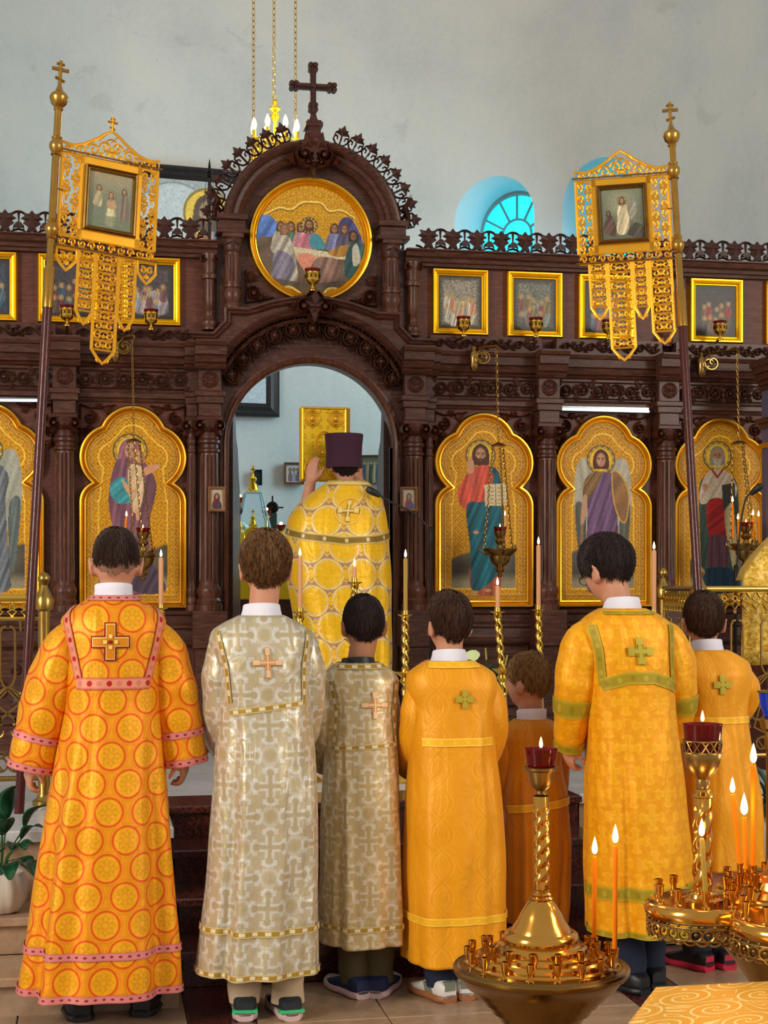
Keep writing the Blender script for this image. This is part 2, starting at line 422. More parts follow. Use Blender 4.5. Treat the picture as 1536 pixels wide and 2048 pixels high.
def window(k, w):
    ex, ey = cos(radians(w)), -sin(radians(w)); nx, ny = sin(radians(w)), cos(radians(w)); D = AR + .50
    o = Vector((AC[0] + nx * D, AC[1] + ny * D, 0)); R0 = .326; sp = WSP - .01
    def wp(x, z, d=0): return (o.x + ex * x + nx * d, o.y + ey * x + ny * d, z)
    root = tag(thing('window_%d' % k, None, None, (o.x, o.y, WZ0)), kind='structure')
    m = MB()
    def bar(pts, r=.011): m.tube([wp(x, z, -.012) for x, z in pts], r, 6)
    full = [(-R0, WZ0)] + arc(0, sp, R0, 180, 0, 25) + [(R0, WZ0)]
    bar(full, .02); inner = [(-.13, WZ0)] + arc(0, sp - .02, .13, 180, 0, 17) + [(.13, WZ0)]; bar(inner)
    for a in (25, 60, 90, 120, 155):
        bar([(.13 * cos(radians(a)), sp - .02 + .13 * sin(radians(a))), (R0 * cos(radians(a)), sp + R0 * sin(radians(a)))])
    for z in (4.3, 3.9, 3.5): bar([(-R0, z), (-.13, z)]); bar([(.13, z), (R0, z)])
    m.build('window_frame', MUNTIN, root, smooth=True)
    def pane(poly):
        V = [wp(x, z, 0) for x, z in poly] + [wp(x, z, .01) for x, z in poly]; n = len(poly)
        MB().add(V, [tuple(range(n)), tuple(range(2 * n - 1, n - 1, -1))] + [(i, i + n, (i + 1) % n + n, (i + 1) % n) for i in range(n)]).build('window_pane', PANE, root)
    pane([(-.13, WZ0)] + arc(0, sp - .02, .13, 180, 0, 17) + [(.13, WZ0)])
    an = (180, 155, 120, 90, 60, 25, 0)
    for a, b in zip(an, an[1:]):
        pane(arc(0, sp - .02, .13, b, a, 5) + arc(0, sp, R0, a, b, 7))
    zs = (sp, 4.3, 3.9, 3.5, WZ0)
    for sgn in (-1, 1):
        for z1, z0 in zip(zs, zs[1:]): pane([(sgn * .13, z0), (sgn * R0, z0), (sgn * R0, z1), (sgn * .13, z1)])
for k, (w, r) in enumerate(WINS): window(k + 1, w)
# ------------------------------------------------------------------ the icon screen
YP = 9.10
SCR = thing('icon_screen', 'tall carved dark wooden icon screen with arched central doorway, columns and cresting', 'icon screen', (XC, YP, PZ))
def X(o): return XC + o
def both(f, *a):
    for s in (-1, 1): f(s, *a)
XL, XR = -2.35, 3.05
# boards: lower bays, upper register, centre
def bay_panel(x0, x1):
    MB().box(X(x0), X(x1), YP, YP + .08, PZ, 2.94).build('bay_panel', BOARD, SCR)
for x0, x1 in ((XL, -1.43), (-1.43, -.67), (.67, 1.43), (1.43, 2.19), (2.19, XR)): bay_panel(x0, x1)
for x0, x1 in ((XL, -1.43), (-1.43, -.54), (.54, 1.43), (1.43, 2.19), (2.19, XR)):
    MB().box(X(x0), X(x1), YP + .01, YP + .07, 2.94, 3.46).build('upper_board', BOARD, SCR)
cp = [(X(-.67), PZ), (X(-.489), PZ), (X(-.489), 2.355)] + [(x, z) for x, z in arc(X(0), 2.355, .489, 180, 0, 33)][1:-1] + [(X(.489), 2.355), (X(.489), PZ), (X(.67), PZ), (X(.67), 3.02), (X(.56), 3.02), (X(.56), 3.7)]
cp += arc(X(0), 3.612, .48, 10, 170, 25) + [(X(-.56), 3.7), (X(-.56), 3.02), (X(-.67), 3.02)]
MB().prism(cp, YP - .01, YP + .09).build('centre_panel', WOODX, SCR)
# door moulding
ap_ = [(X(.489), PZ)] + arc(X(0), 2.355, .489, 0, 180, 41) + [(X(-.489), PZ)]
pr = [(0, -.1), (0, .012), (-.012, .026), (-.028, .03), (-.034, .018), (-.052, .014), (-.056, -.1)]
MB().sweep(pr, [(x, z, YP - .01) for x, z in ap_]).build('door_arch_moulding', WOODZ, SCR, smooth=True)

def xf(pts, cx, cz, rot=0., sx=1., sz=1.):
    c, s = cos(rot), sin(rot); return [(cx + (x * sx) * c - (z * sz) * s, cz + (x * sx) * s + (z * sz) * c) for x, z in pts]
# reusable ornament strokes in unit size: lists of (points, width)
LEAF5 = [[(0, 0), (-.16, .12), (-.5, .2), (-.36, .38), (-.46, .62), (-.22, .6), (0, 1.0), (.22, .6), (.46, .62), (.36, .38), (.5, .2), (.16, .12)]]
def vol(cx, cz, r, a0, turns, d=1, n=18): return spiral(cx, cz, r, r * .16, a0, a0 + d * 360 * turns, n)
def leaf_mb(m, cx, cz, rot, s, y0, y1, poly=LEAF5[0]):
    P = xf([(x * s, z * s) for x, z in poly], cx, cz, rot); c = np.mean(P, 0); n = len(P)
    V = [(p[0], y1, p[1]) for p in P] + [(p[0], y0 + (y1 - y0) * .5, p[1]) for p in P] + [(c[0], y0, c[1])]
    m.add(V, [(i, (i + 1) % n, n + (i + 1) % n, n + i) for i in range(n)] + [(n + i, n + (i + 1) % n, 2 * n) for i in range(n)])

# pierced fretwork over the door: one rosette per part
def fret_unit(a):
    rot = radians(a - 90); r = .545; cx, cz = X(0) + r * cos(radians(a)), 2.50 + r * sin(radians(a)); m = MB(); y0, y1 = YP - .075, YP - .03
    T = lambda pts: xf(pts, cx, cz, rot)
    m.ribbon(T(arc(0, 0, .043, 0, 345, 15)), .013, y0, y1, closed=True)
    for k in range(4): leaf_mb(m, *T([(0, 0)])[0], rot + k * pi / 2 + pi / 4, .044, y0, y1)
    for s in (-1, 1):
        m.ribbon(T(xf(vol(.034, .062, .027, 200, 1.2), 0, 0, 0, s)), .010, y0 + .006, y1)
        m.ribbon(T([(s * .036, 0), (s * .05, -.03), (s * .03, -.062)]), .010, y0 + .006, y1)
        m.ribbon(T([(s * .03, .03), (s * .058, .012), (s * .062, -.02)]), .009, y0 + .006, y1)
    p = T([(0, -.07)])[0]; m.sphere((p[0], YP - .05, p[1]), .011, 8, 6)
    p = T([(0, 0)])[0]; m.sphere((p[0], YP - .066, p[1]), .014, 8, 6)
    m.build('fret_rosette', WOODX, SCR)
for i in range(11): fret_unit(29 + (151 - 29) * i / 10)
# recess behind the fretwork is the panel; rim bands
MB().sweep([(0, 0), (0, .05), (.012, .062), (.026, .05), (.026, 0)], [(x, z, YP - .01) for x, z in arc(X(0), 2.50, .605, 26, 154, 41)]).build('fret_rim', WOODX, SCR, smooth=True)
# stepped hood moulding over the fretwork
ho = [(-.745, 3.0), (-.59, 3.0), (-.525, 3.068), (-.525, 3.148), (-.385, 3.148), (-.235, 3.198), (-.09, 3.226), (0, 3.23)]
ho = ho + [(-x, z) for x, z in ho[-2::-1]]
inn = [(x - XC, z) for x, z in arc(X(0), 2.50, .632, 33, 147, 37)]
poly = ho + [(.745, 2.885), (.60, 2.885)] + inn[:] + [(-.60, 2.885), (-.745, 2.885)]
MB().prism([(X(x), z) for x, z in poly][::-1], YP - .085, YP - .005).build('hood_moulding', WOODX, SCR)
bead = [(0, 0), (0, .03), (-.014, .038), (-.022, .022), (-.034, .03), (-.044, .012), (-.05, 0)]
MB().sweep(bead, [(X(x), z, YP - .08) for x, z in ho]).build('hood_bead', WOODX, SCR, smooth=True)
bl = [(-.745, 2.875), (-.60, 2.875)] + [(x - XC, z) for x, z in arc(X(0), 2.50, .628, 147, 33, 37)] + [(.60, 2.875), (.745, 2.875)]
MB().sweep([(.034, 0), (.034, .012), (.02, .034), (.008, .022), (0, .03), (-.012, .0)], [(X(x), z, YP - .08) for x, z in bl]).build('hood_bead', WOODX, SCR, smooth=True)
# keystone ornaments
def keystone(cx, cz, s, name):
    m = MB(); y0, y1 = YP - .17, YP - .07
    m.prism([(cx, cz + .1 * s), (cx + .055 * s, cz + .035 * s), (cx + .03 * s, cz - .02 * s), (cx, cz - .1 * s), (cx - .03 * s, cz - .02 * s), (cx - .055 * s, cz + .035 * s)][::-1], y0 + .03, y1)
    m.prism([(cx, cz + .1 * s), (cx + .022 * s, cz + .05 * s), (cx, cz), (cx - .022 * s, cz + .05 * s)][::-1], y0, y1)
    for q in (-1, 1):
        m.ribbon(xf(vol(.062, .0, .044, 120, 1.6, -1, 24), cx, cz, 0, q * s, s), .022 * s, y0 + .01, y1)
        m.ribbon(xf([(.02, .09), (.05, .06), (.034, .03)], cx, cz, 0, q * s, s), .016 * s, y0 + .005, y1)
        m.ribbon(xf([(.0, -.02), (.03, -.045), (.0, -.1)], cx, cz, 0, q * s, s), .012 * s, y0 + .02, y1)
        p = (cx + q * .062 * s, cz); m.sphere((p[0], y0 + .02, p[1]), .016 * s, 8, 6)
        leaf_mb(m, cx + q * .09 * s, cz + .005 * s, -q * 1.6, .06 * s, y0 + .02, y1)
    m.box(cx - .03 * s, cx + .03 * s, y0 + .0, y1, cz - .004 * s, cz + .008 * s)
    m.build(name, DARKW, SCR)
keystone(X(0), 3.16, 1.0, 'keystone')
# top hood arch over the round icon
pr = [(0, -.06), (0, .05), (.02, .075), (.04, .055), (.062, .06), (.085, .10), (.105, .11), (.12, .09), (.125, -.06)]
pa = [(x, z, YP - .01) for x, z in arc(X(0), 3.612, .412, 8, 172, 45)]
MB().sweep([(-o, f) for o, f in pr][::-1], pa).build('top_arch', WOODX, SCR, smooth=True)
def hood_end(s):
    m = MB(); a, b = X(s * .385), X(s * .565); a, b = min(a, b), max(a, b)
    m.bbox(a, b, YP - .12, YP, 3.655, 3.69); m.bbox(a + .012, b - .012, YP - .10, YP, 3.60, 3.655); m.bbox(a - .006, b + .006, YP - .125, YP, 3.575, 3.60)
    m.build('arch_impost', WOODX, SCR)
both(hood_end)
def fluted(c, r0, r1, z0, z1, nf=12, seg=48):
    V, Fs = [], []; zs = [z0, z0 + .012, z0 + .02, z1 - .02, z1 - .012, z1]
    for i, z in enumerate(zs):
        t = (z - z0) / (z1 - z0); rr = r0 + (r1 - r0) * t
        for j in range(seg):
            th = 2 * pi * j / seg; fl_ = 0 if i in (0, 1, 4, 5) else .16 * max(0, sin(nf * th)) * rr
            V.append((c[0] + (rr - fl_) * cos(th), c[1] + (rr - fl_) * sin(th), z))
    Fs = [(i * seg + j, i * seg + (j + 1) % seg, (i + 1) * seg + (j + 1) % seg, (i + 1) * seg + j) for i in range(len(zs) - 1) for j in range(seg)]
    return V, Fs
def small_pillar(s):                          # beside the round icon
    c = (X(s * .472), YP - .05); m = MB().add(*fluted((c[0], c[1]), .05, .046, 3.285, 3.47))
    o = m.build('small_pillar', WOODZ, SCR, smooth=True)
    MB().lathe([(.054, 0), (.054, .02), (.048, .03), (.058, .06), (.06, .09), (.05, .115), (.056, .12), (.056, .135), (.05, .14)], (c[0], c[1], 3.148), 20).build('pillar_base', WOODZ, o, smooth=True)
    m = MB().bbox(c[0] - .062, c[0] + .062, YP - .12, YP, 3.55, 3.58).lathe([(.048, 0), (.054, .01), (.05, .02), (.058, .06), (.064, .085)], (c[0], c[1], 3.47), 20)
    leaf_mb(m, c[0], 3.565, pi, .085, YP - .13, YP - .09)
    m.build('pillar_capital', WOODX, o, smooth=True)
both(small_pillar)
def baluster(x, z0, z1, name='baluster', sc=1.0):
    k = (z1 - z0) / .46
    pf = [(.045, 0), (.045, .02), (.05, .03), (.048, .05), (.03, .065), (.024, .09), (.03, .115), (.022, .125), (.03, .15), (.033, .2), (.03, .30), (.03, .305), (.045, .31), (.047, .325), (.045, .34), (.034, .345), (.036, .37), (.042, .41), (.05, .45), (.05, .46)]
    m = MB().lathe([(r * sc, z * k) for r, z in pf], (x, YP - .04, z0), 16)
    for t in (-1, 1):
        m.ribbon(vol(x + t * .035 * sc, z0 + .425 * k, .02, 90, 1.1, -t), .012, YP - .1, YP - .06)
    return m.build(name, WOODZ, SCR, smooth=True)
both(lambda s: baluster(X(s * .605), 3.02, 3.46))
baluster(X(2.19), 3.0, 3.46); baluster(X(-1.86) - .49, 3.0, 3.46)
# finial and cross
m = MB(); cx = X(.0)
m.prism([(cx - .085, 4.06), (cx + .085, 4.06), (cx + .075, 4.1), (cx + .045, 4.16), (cx + .03, 4.22), (cx - .03, 4.22), (cx - .045, 4.16), (cx - .075, 4.1)], YP - .13, YP - .01)
for q in (-1, 1):
    m.ribbon(xf(vol(.058, 4.045, .05, 60, 1.5, -1, 24), cx, 0, 0, q), .022, YP - .17, YP - .08)
    leaf_mb(m, cx + q * .10, 4.03, -q * 1.7, .07, YP - .15, YP - .08); leaf_mb(m, cx + q * .02, 4.08, -q * .3, .11, YP - .155, YP - .1)
    m.sphere((cx + q * .058, YP - .15, 4.045), .018, 8, 6)
leaf_mb(m, cx, 4.03, pi, .09, YP - .17, YP - .08); m.box(cx - .05, cx + .05, YP - .14, YP, 4.215, 4.24); m.box(cx - .042, cx + .042, YP - .13, YP, 4.24, 4.252)
m.build('finial', DARKW, SCR)
m = MB(); y0, y1 = YP - .09, YP - .05; zc = 4.462
m.bbox(cx - .017, cx + .017, y0, y1, 4.25, 4.575, .005).bbox(cx - .105, cx + .105, y0 + .001, y1 - .001, zc - .017, zc + .017, .005)
m.prism([(cx - .03, 4.25), (cx + .03, 4.25), (cx + .017, 4.29), (cx - .017, 4.29)], y0 - .004, y1)
for px_, pz_, rr in ((cx - .112, zc, 0), (cx + .112, zc, 0), (cx, 4.575, 0), (cx, 4.34, 0)):
    for dx, dz in ((.013, .013), (-.013, .013), (.013, -.013), (-.013, -.013)): m.lathe([(.016, 0), (.016, .03)], (0, 0, 0), 1) if 0 else m.prism(arc(px_ + dx, pz_ + dz, .0165, 0, 330, 12), y0 + .002, y1)
m.bbox(cx - .008, cx + .008, y0 - .008, y0, 4.3, 4.57, .003).bbox(cx - .1, cx + .1, y0 - .008, y0, zc - .008, zc + .008, .003).sphere((cx, y0 - .006, zc), .016, 10, 6)
m.build('cross', CREST, SCR)
keystone(cx, 4.0, .62, 'arch_drop')

# cresting leaves: straight runs and over the top arch
def crest_unit(cx, cz, rot, s, fan=True):
    m = MB(); y0, y1 = YP - .055, YP - .03; T = lambda p: xf([(a * s, b * s) for a, b in p], cx, cz, rot)
    pl = [(-.03, 0), (-.014, .02), (-.05, .045), (-.036, .06), (-.062, .072), (-.042, .085), (-.05, .105), (-.018, .098), (0, .12), (.018, .098), (.05, .105), (.042, .085), (.062, .072), (.036, .06), (.05, .045), (.014, .02), (.03, 0)]
    leaf_mb(m, cx, cz, rot, s, y0 - .012, y1, pl)
    for q in (-1, 1):
        m.ribbon(T([(q * .01, .0), (q * .03, -.008), (q * .05, .006), (q * .075, .012)]), .011 * s, y0, y1)
    m.ribbon(T(arc(.075, .062, .05, 25, 155, 11)), .013 * s, y0, y1)
    m.ribbon(T([(.075, .11), (.075, .05)]), .010 * s, y0, y1, taper=[1.6, .7]); m.prism(T(arc(.075, .028, .024, -20, 200, 9)), y0, y1)
    m.ribbon(T([(.046, .012), (.05, .034), (.062, .03)]), .008 * s, y0, y1); m.ribbon(T([(.104, .012), (.10, .034), (.088, .03)]), .008 * s, y0, y1)
    return m.build('cresting_leaf', CREST, SCR)
for k in range(16): crest_unit(X(.70 + .1495 * k), 3.552, 0, 1.0)
for k in range(11): crest_unit(X(-.715 - .1495 * k), 3.552, 0, 1.0)
for k in range(8):
    for s in (-1, 1):
        a = 90 - s * (17 + 9.1 * k); r = .545
        m = MB(); cx_, cz_ = X(0) + r * cos(radians(a)), 3.612 + r * sin(radians(a)); rot = radians(a - 90); y0, y1 = YP - .06, YP - .035
        T = lambda p: xf(p, cx_, cz_, rot)
        leaf_mb(m, *T([(0, .055)])[0], rot, .07, y0 - .008, y1); m.ribbon(T([(0, -.01), (0, .06)]), .012, y0, y1)
        for q in (-1, 1):
            m.ribbon(T([(0, .0), (q * .026, .006), (q * .044, .03), (q * .04, .055), (q * .024, .05), (q * .022, .034)]), .010, y0, y1); m.ribbon(T([(q * .044, .03), (q * .04, .07), (q * .02, .088)]), .009, y0, y1)
        m.build('cresting_leaf', CREST, SCR)
both(lambda s: leaf_mb_obj(s) if 0 else None)
def wing(s):
    m = MB(); cx_, cz_ = X(s * .545), 3.70; y0, y1 = YP - .07, YP - .03
    m.ribbon(xf([(0, -.05), (.03, -.02), (.03, .03), (.008, .07), (.05, .16)], cx_, cz_, 0, s), .03, y0, y1, taper=[.6, 1, 1, 1.2, .3]); m.ribbon(xf(vol(.0, .03, .03, 0, 1.2), cx_, cz_, 0, s), .011, y0, y1)
    m.build('cresting_wing', CREST, SCR)
both(wing)
# horizontal mouldings
def run(name, x0, x1, z, prof, mat=WOODX, y=YP):
    MB().sweep(prof, [(X(x0), z, y), (X(x1), z, y)]).build(name, mat, SCR)
topc = [(-.092, 0), (-.092, .03), (-.075, .034), (-.07, .05), (-.05, .055), (-.04, .075), (-.015, .085), (-.008, .1), (0, .1), (0, -.06), (-.092, -.06)]
run('top_cornice', XL, -.56, 3.535, topc); run('top_cornice', .56, XR, 3.535, topc)
corn = [(-.155, 0), (-.155, .03), (-.14, .05), (-.125, .04), (-.12, .06), (-.085, .075), (-.08, .1), (-.035, .105), (-.03, .12), (-.01, .13), (0, .13), (0, 0)]
arch_ = [(-.06, 0), (-.06, .02), (-.045, .03), (-.04, .05), (-.015, .05), (0, .065), (0, 0)]
BAYS = [(XL, -1.50), (-1.365, -.72), (.72, 1.365), (1.50, 2.13), (2.26, XR)]
for x0, x1 in BAYS:
    run('main_cornice', x0 - .02, x1 + .02, 2.935, corn); run('architrave', x0, x1, 2.655, arch_)
    # frieze with carved scrolls
    m = MB().box(X(x0), X(x1), YP - .045, YP + .01, 2.655, 2.785)
    m.build('frieze_panel', WOODX, SCR)
    m = MB(); w = x1 - x0; n = max(3, int(round(w / .105))); y0, y1 = YP - .075, YP - .044
    m.ribbon([(X(x0 + .01), 2.668), (X(x1 - .01), 2.668)], .008, y0 + .01, y1); m.ribbon([(X(x0 + .01), 2.768), (X(x1 - .01), 2.768)], .008, y0 + .01, y1)
    for k in range(n):
        cx_ = X(x0 + w * (k + .5) / n); d = 1 if k < n / 2 else -1; up = 1 if k % 2 else -1
        m.ribbon(xf(vol(0, 0, .042, 180, 1.7, -1, 24), cx_, 2.718, 0, d, up), .013, y0, y1)
        m.sphere((cx_, y0 + .012, 2.718), .011, 8, 6)
        leaf_mb(m, cx_ + d * .045, 2.718 + up * .02, -d * .9, .045, y0, y1); leaf_mb(m, cx_ - d * .02, 2.718 - up * .046, d * 1.4, .04, y0 + .004, y1)
        leaf_mb(m, cx_ + d * .05, 2.718 - up * .03, -d * 2.2, .034, y0 + .004, y1)
    m.build('frieze_carving', WOODX, SCR)
    # vine carving under the upper icons
    m = MB(); n = max(3, int(round(w / .16))); y0, y1 = YP - .125, YP - .09
    MB().box(X(x0 - .02), X(x1 + .02), YP - .1, YP + .01, 2.93, 3.022).build('vine_ground', WOODX, SCR)
    for k in range(n):
        cx_ = X(x0 + w * (k + .5) / n); L = w / n; d = 1 if (x0 + x1) < 0 else -1
        pts = [(cx_ - L / 2 + L * t, 2.972 + .022 * sin(2 * pi * t)) for t in np.linspace(0, 1, 14)]; m.ribbon(pts, .013, y0, y1)
        m.ribbon(vol(cx_ - L * .25, 2.972, .026, 60, 1.2), .010, y0, y1); m.ribbon(vol(cx_ + L * .25, 2.972, .026, 240, 1.2), .010, y0, y1)
        leaf_mb(m, cx_, 2.985, -.8, .034, y0, y1); leaf_mb(m, cx_ - L * .4, 2.955, 1.9, .03, y0, y1); leaf_mb(m, cx_ + L * .45, 2.99, .9, .028, y0, y1)
    m.build('vine_carving', WOODX, SCR)
# columns
def column(xo, r=.058, z0=1.385, proj=.075, rose=True, name='column'):
    c = (X(xo), YP - proj * .75); hw = r * 1.28
    o = MB().add(*fluted(c, r, r * .93, 1.545, 2.30, 13, 104)).build(name, WOODZ, SCR, smooth=True)
    MB().lathe([(r * 1.35, 0), (r * 1.35, .035), (r * 1.2, .04), (r * 1.28, .06), (r * 1.1, .075), (r * 1.12, .085), (r * 1.24, .11), (r * 1.2, .13), (r * 1.05, .145), (r, .16)], (c[0], c[1], z0), 24).build('column_base', WOODZ, o, smooth=True)
    m = MB().lathe([(r * .95, 0), (r * 1.1, .008), (r * 1.1, .02), (r * .95, .03), (r * .95, .05), (r * 1.12, .06), (r * 1.12, .075), (r * .95, .085), (r * .98, .12), (r * 1.25, .17), (r * 1.3, .19)], (c[0], c[1], 2.30), 24)
    for t in (-1, 1):
        m.ribbon(vol(c[0] + t * r * 1.0, 2.455, .03, 90, 1.6, -t, 24), .015, c[1] - r * 1.45, c[1]); m.sphere((c[0] + t * r, c[1] - r * 1.35, 2.455), .012, 8, 6)
        leaf_mb(m, c[0] + t * r * .7, 2.40, -t * .5, .06, c[1] - r * 1.2, c[1])
    leaf_mb(m, c[0], 2.40, 0, .09, c[1] - r * 1.45, c[1]); m.bbox(c[0] - hw, c[0] + hw, c[1] - hw, YP, 2.485, 2.51)
    m.build('column_capital', DARKW, o, smooth=True)
    m = MB().bbox(c[0] - r * 1.1, c[0] + r * 1.1, c[1] - r * 1.05, YP, 2.51, 2.585).bbox(c[0] - r * 1.5, c[0] + r * 1.5, c[1] - r * 1.4, YP, 2.625, 2.655).bbox(c[0] - r * 1.32, c[0] + r * 1.32, c[1] - r * 1.25, YP, 2.585, 2.625)
    m.bbox(c[0] - r * 1.15, c[0] + r * 1.15, c[1] - r * 1.05, YP, 2.655, 2.79); m.build('impost_block', WOODX, o)
    m = MB().sweep([(a, b + r * 1.15) for a, b in corn], [(c[0] - r * 1.55, 2.935, c[1]), (c[0] + r * 1.55, 2.935, c[1])]); m.build('block_cornice', WOODX, o)
    if rose:
        m = MB().lathe([(0, 0)], (0, 0, 0), 3) if 0 else MB(); yc = c[1] - r * 1.06
        m.ribbon(arc(c[0], 2.722, .042, 0, 345, 20), .012, yc - .012, yc, closed=True)
        for k in range(8): leaf_mb(m, c[0], 2.722, k * pi / 4, .036, yc - .014, yc, [(0, 0), (-.3, .5), (-.2, .9), (0, 1), (.2, .9), (.3, .5)])
        m.sphere((c[0], yc - .01, 2.722), .008, 8, 6); m.build('rosette', DARKW, o)
    return o
for xo in (-2.19, -1.43, -.607, .607, 1.43, 2.19): column(xo)
for xo in (-.705, .705): column(xo, .03, proj=.03, rose=False, name='slender_column')
# dado: mouldings, plinths under columns, sunk panels
dado = [(-.2, 0), (-.2, .05), (-.185, .06), (-.165, .04), (-.11, .035), (-.10, .06), (-.085, .06), (-.07, .03), (-.03, .03), (-.02, .06), (0, .07), (0, 0)]
base_ = [(-.14, 0), (-.14, .07), (-.05, .07), (-.03, .05), (0, .03), (0, 0)]
for x0, x1 in ((XL, -.51), (.51, XR)):
    run('dado_moulding', x0, x1, 1.385, dado); run('skirting', x0, x1, PZ + .14, base_)
for x0, x1 in BAYS:
    x0, x1 = x0 + .03, x1 - .03; m = MB().bbox(X(x0), X(x1), YP - .02, YP, .73, 1.17, .012).bbox(X(x0 + .06), X(x1 - .06), YP - .035, YP, .79, 1.11, .02); m.build('dado_panel', WOODX, SCR)
    m = MB(); cx_ = X((x0 + x1) / 2)
    for k in (-1, 1):
        m.ribbon(vol(cx_ + k * .13, .95, .07, 90, 1.7, k, 26), .016, YP - .055, YP - .034); m.ribbon(vol(cx_ + k * .22, 1.05, .035, 90, 1.3, -k, 20), .012, YP - .05, YP - .034)
        leaf_mb(m, cx_ + k * .2, .88, -k * 2, .07, YP - .055, YP - .034); leaf_mb(m, cx_ + k * .05, .95, -k * 1.5, .06, YP - .055, YP - .034)
    m.ribbon([(cx_ - .14, .95), (cx_, .97), (cx_ + .14, .95)], .012, YP - .05, YP - .034); m.build('panel_carving', DARKW, SCR)
for xo in (-2.19, -1.43, -.607, .607, 1.43, 2.19):
    MB().bbox(X(xo) - .085, X(xo) + .085, YP - .14, YP, PZ, 1.17).bbox(X(xo) - .1, X(xo) + .1, YP - .155, YP, 1.17, 1.385).bbox(X(xo) - .06, X(xo) + .06, YP - .152, YP, .75, 1.12, .012).build('plinth', WOODX, SCR)
# spandrel carvings round the trefoil icons
def spandrel(xc, s):
    m = MB(); y0, y1 = YP - .03, YP
    T = lambda p: xf(p, X(xc), 0, 0, s)
    m.ribbon(T(vol(.24, 2.50, .038, 90, 1.7, 1, 24)), .013, y0, y1); m.ribbon(T(vol(.28, 2.42, .026, 270, 1.4, -1, 20)), .011, y0, y1)
    m.ribbon(T([(.10, 2.575), (.17, 2.56), (.24, 2.555), (.295, 2.575)]), .011, y0, y1); m.ribbon(T([(.295, 2.58), (.30, 2.45), (.295, 2.33)]), .011, y0, y1)
    for x_, z_, r_, q in ((.17, 2.54, 1.2, .06), (.26, 2.455, 2.4, .05), (.29, 2.37, 2.9, .06), (.21, 2.555, .8, .045)): leaf_mb(m, X(xc) + s * x_, z_, s * r_, q, y0, y1)
    m.build('spandrel_carving', DARKW, SCR)
for xc_ in (-1.80, -1.043, 1.043, 1.80, 2.56):
    for s in (-1, 1): spandrel(xc_, s)
def corner_carving(s):                     # beside the foot of the round icon
    m = MB(); T = lambda p: xf(p, X(0), 0, 0, s); y0, y1 = YP - .05, YP - .008
    m.ribbon(T(vol(.345, 3.245, .042, 30, 1.8, 1, 26)), .014, y0, y1); m.sphere((X(s * .345), y0 + .01, 3.245), .014, 8, 6)
    m.ribbon(T([(.39, 3.38), (.385, 3.3), (.39, 3.2)]), .011, y0, y1); m.ribbon(T([(.39, 3.19), (.3, 3.205), (.23, 3.225)]), .009, y0, y1); m.sphere((X(s * .275), y0 + .012, 3.235), .013, 8, 6)
    leaf_mb(m, X(s * .36), 3.31, 0, .07, y0, y1); leaf_mb(m, X(s * .32), 3.225, s * 1.8, .05, y0, y1); m.build('corner_carving', DARKW, SCR)
both(corner_carving)
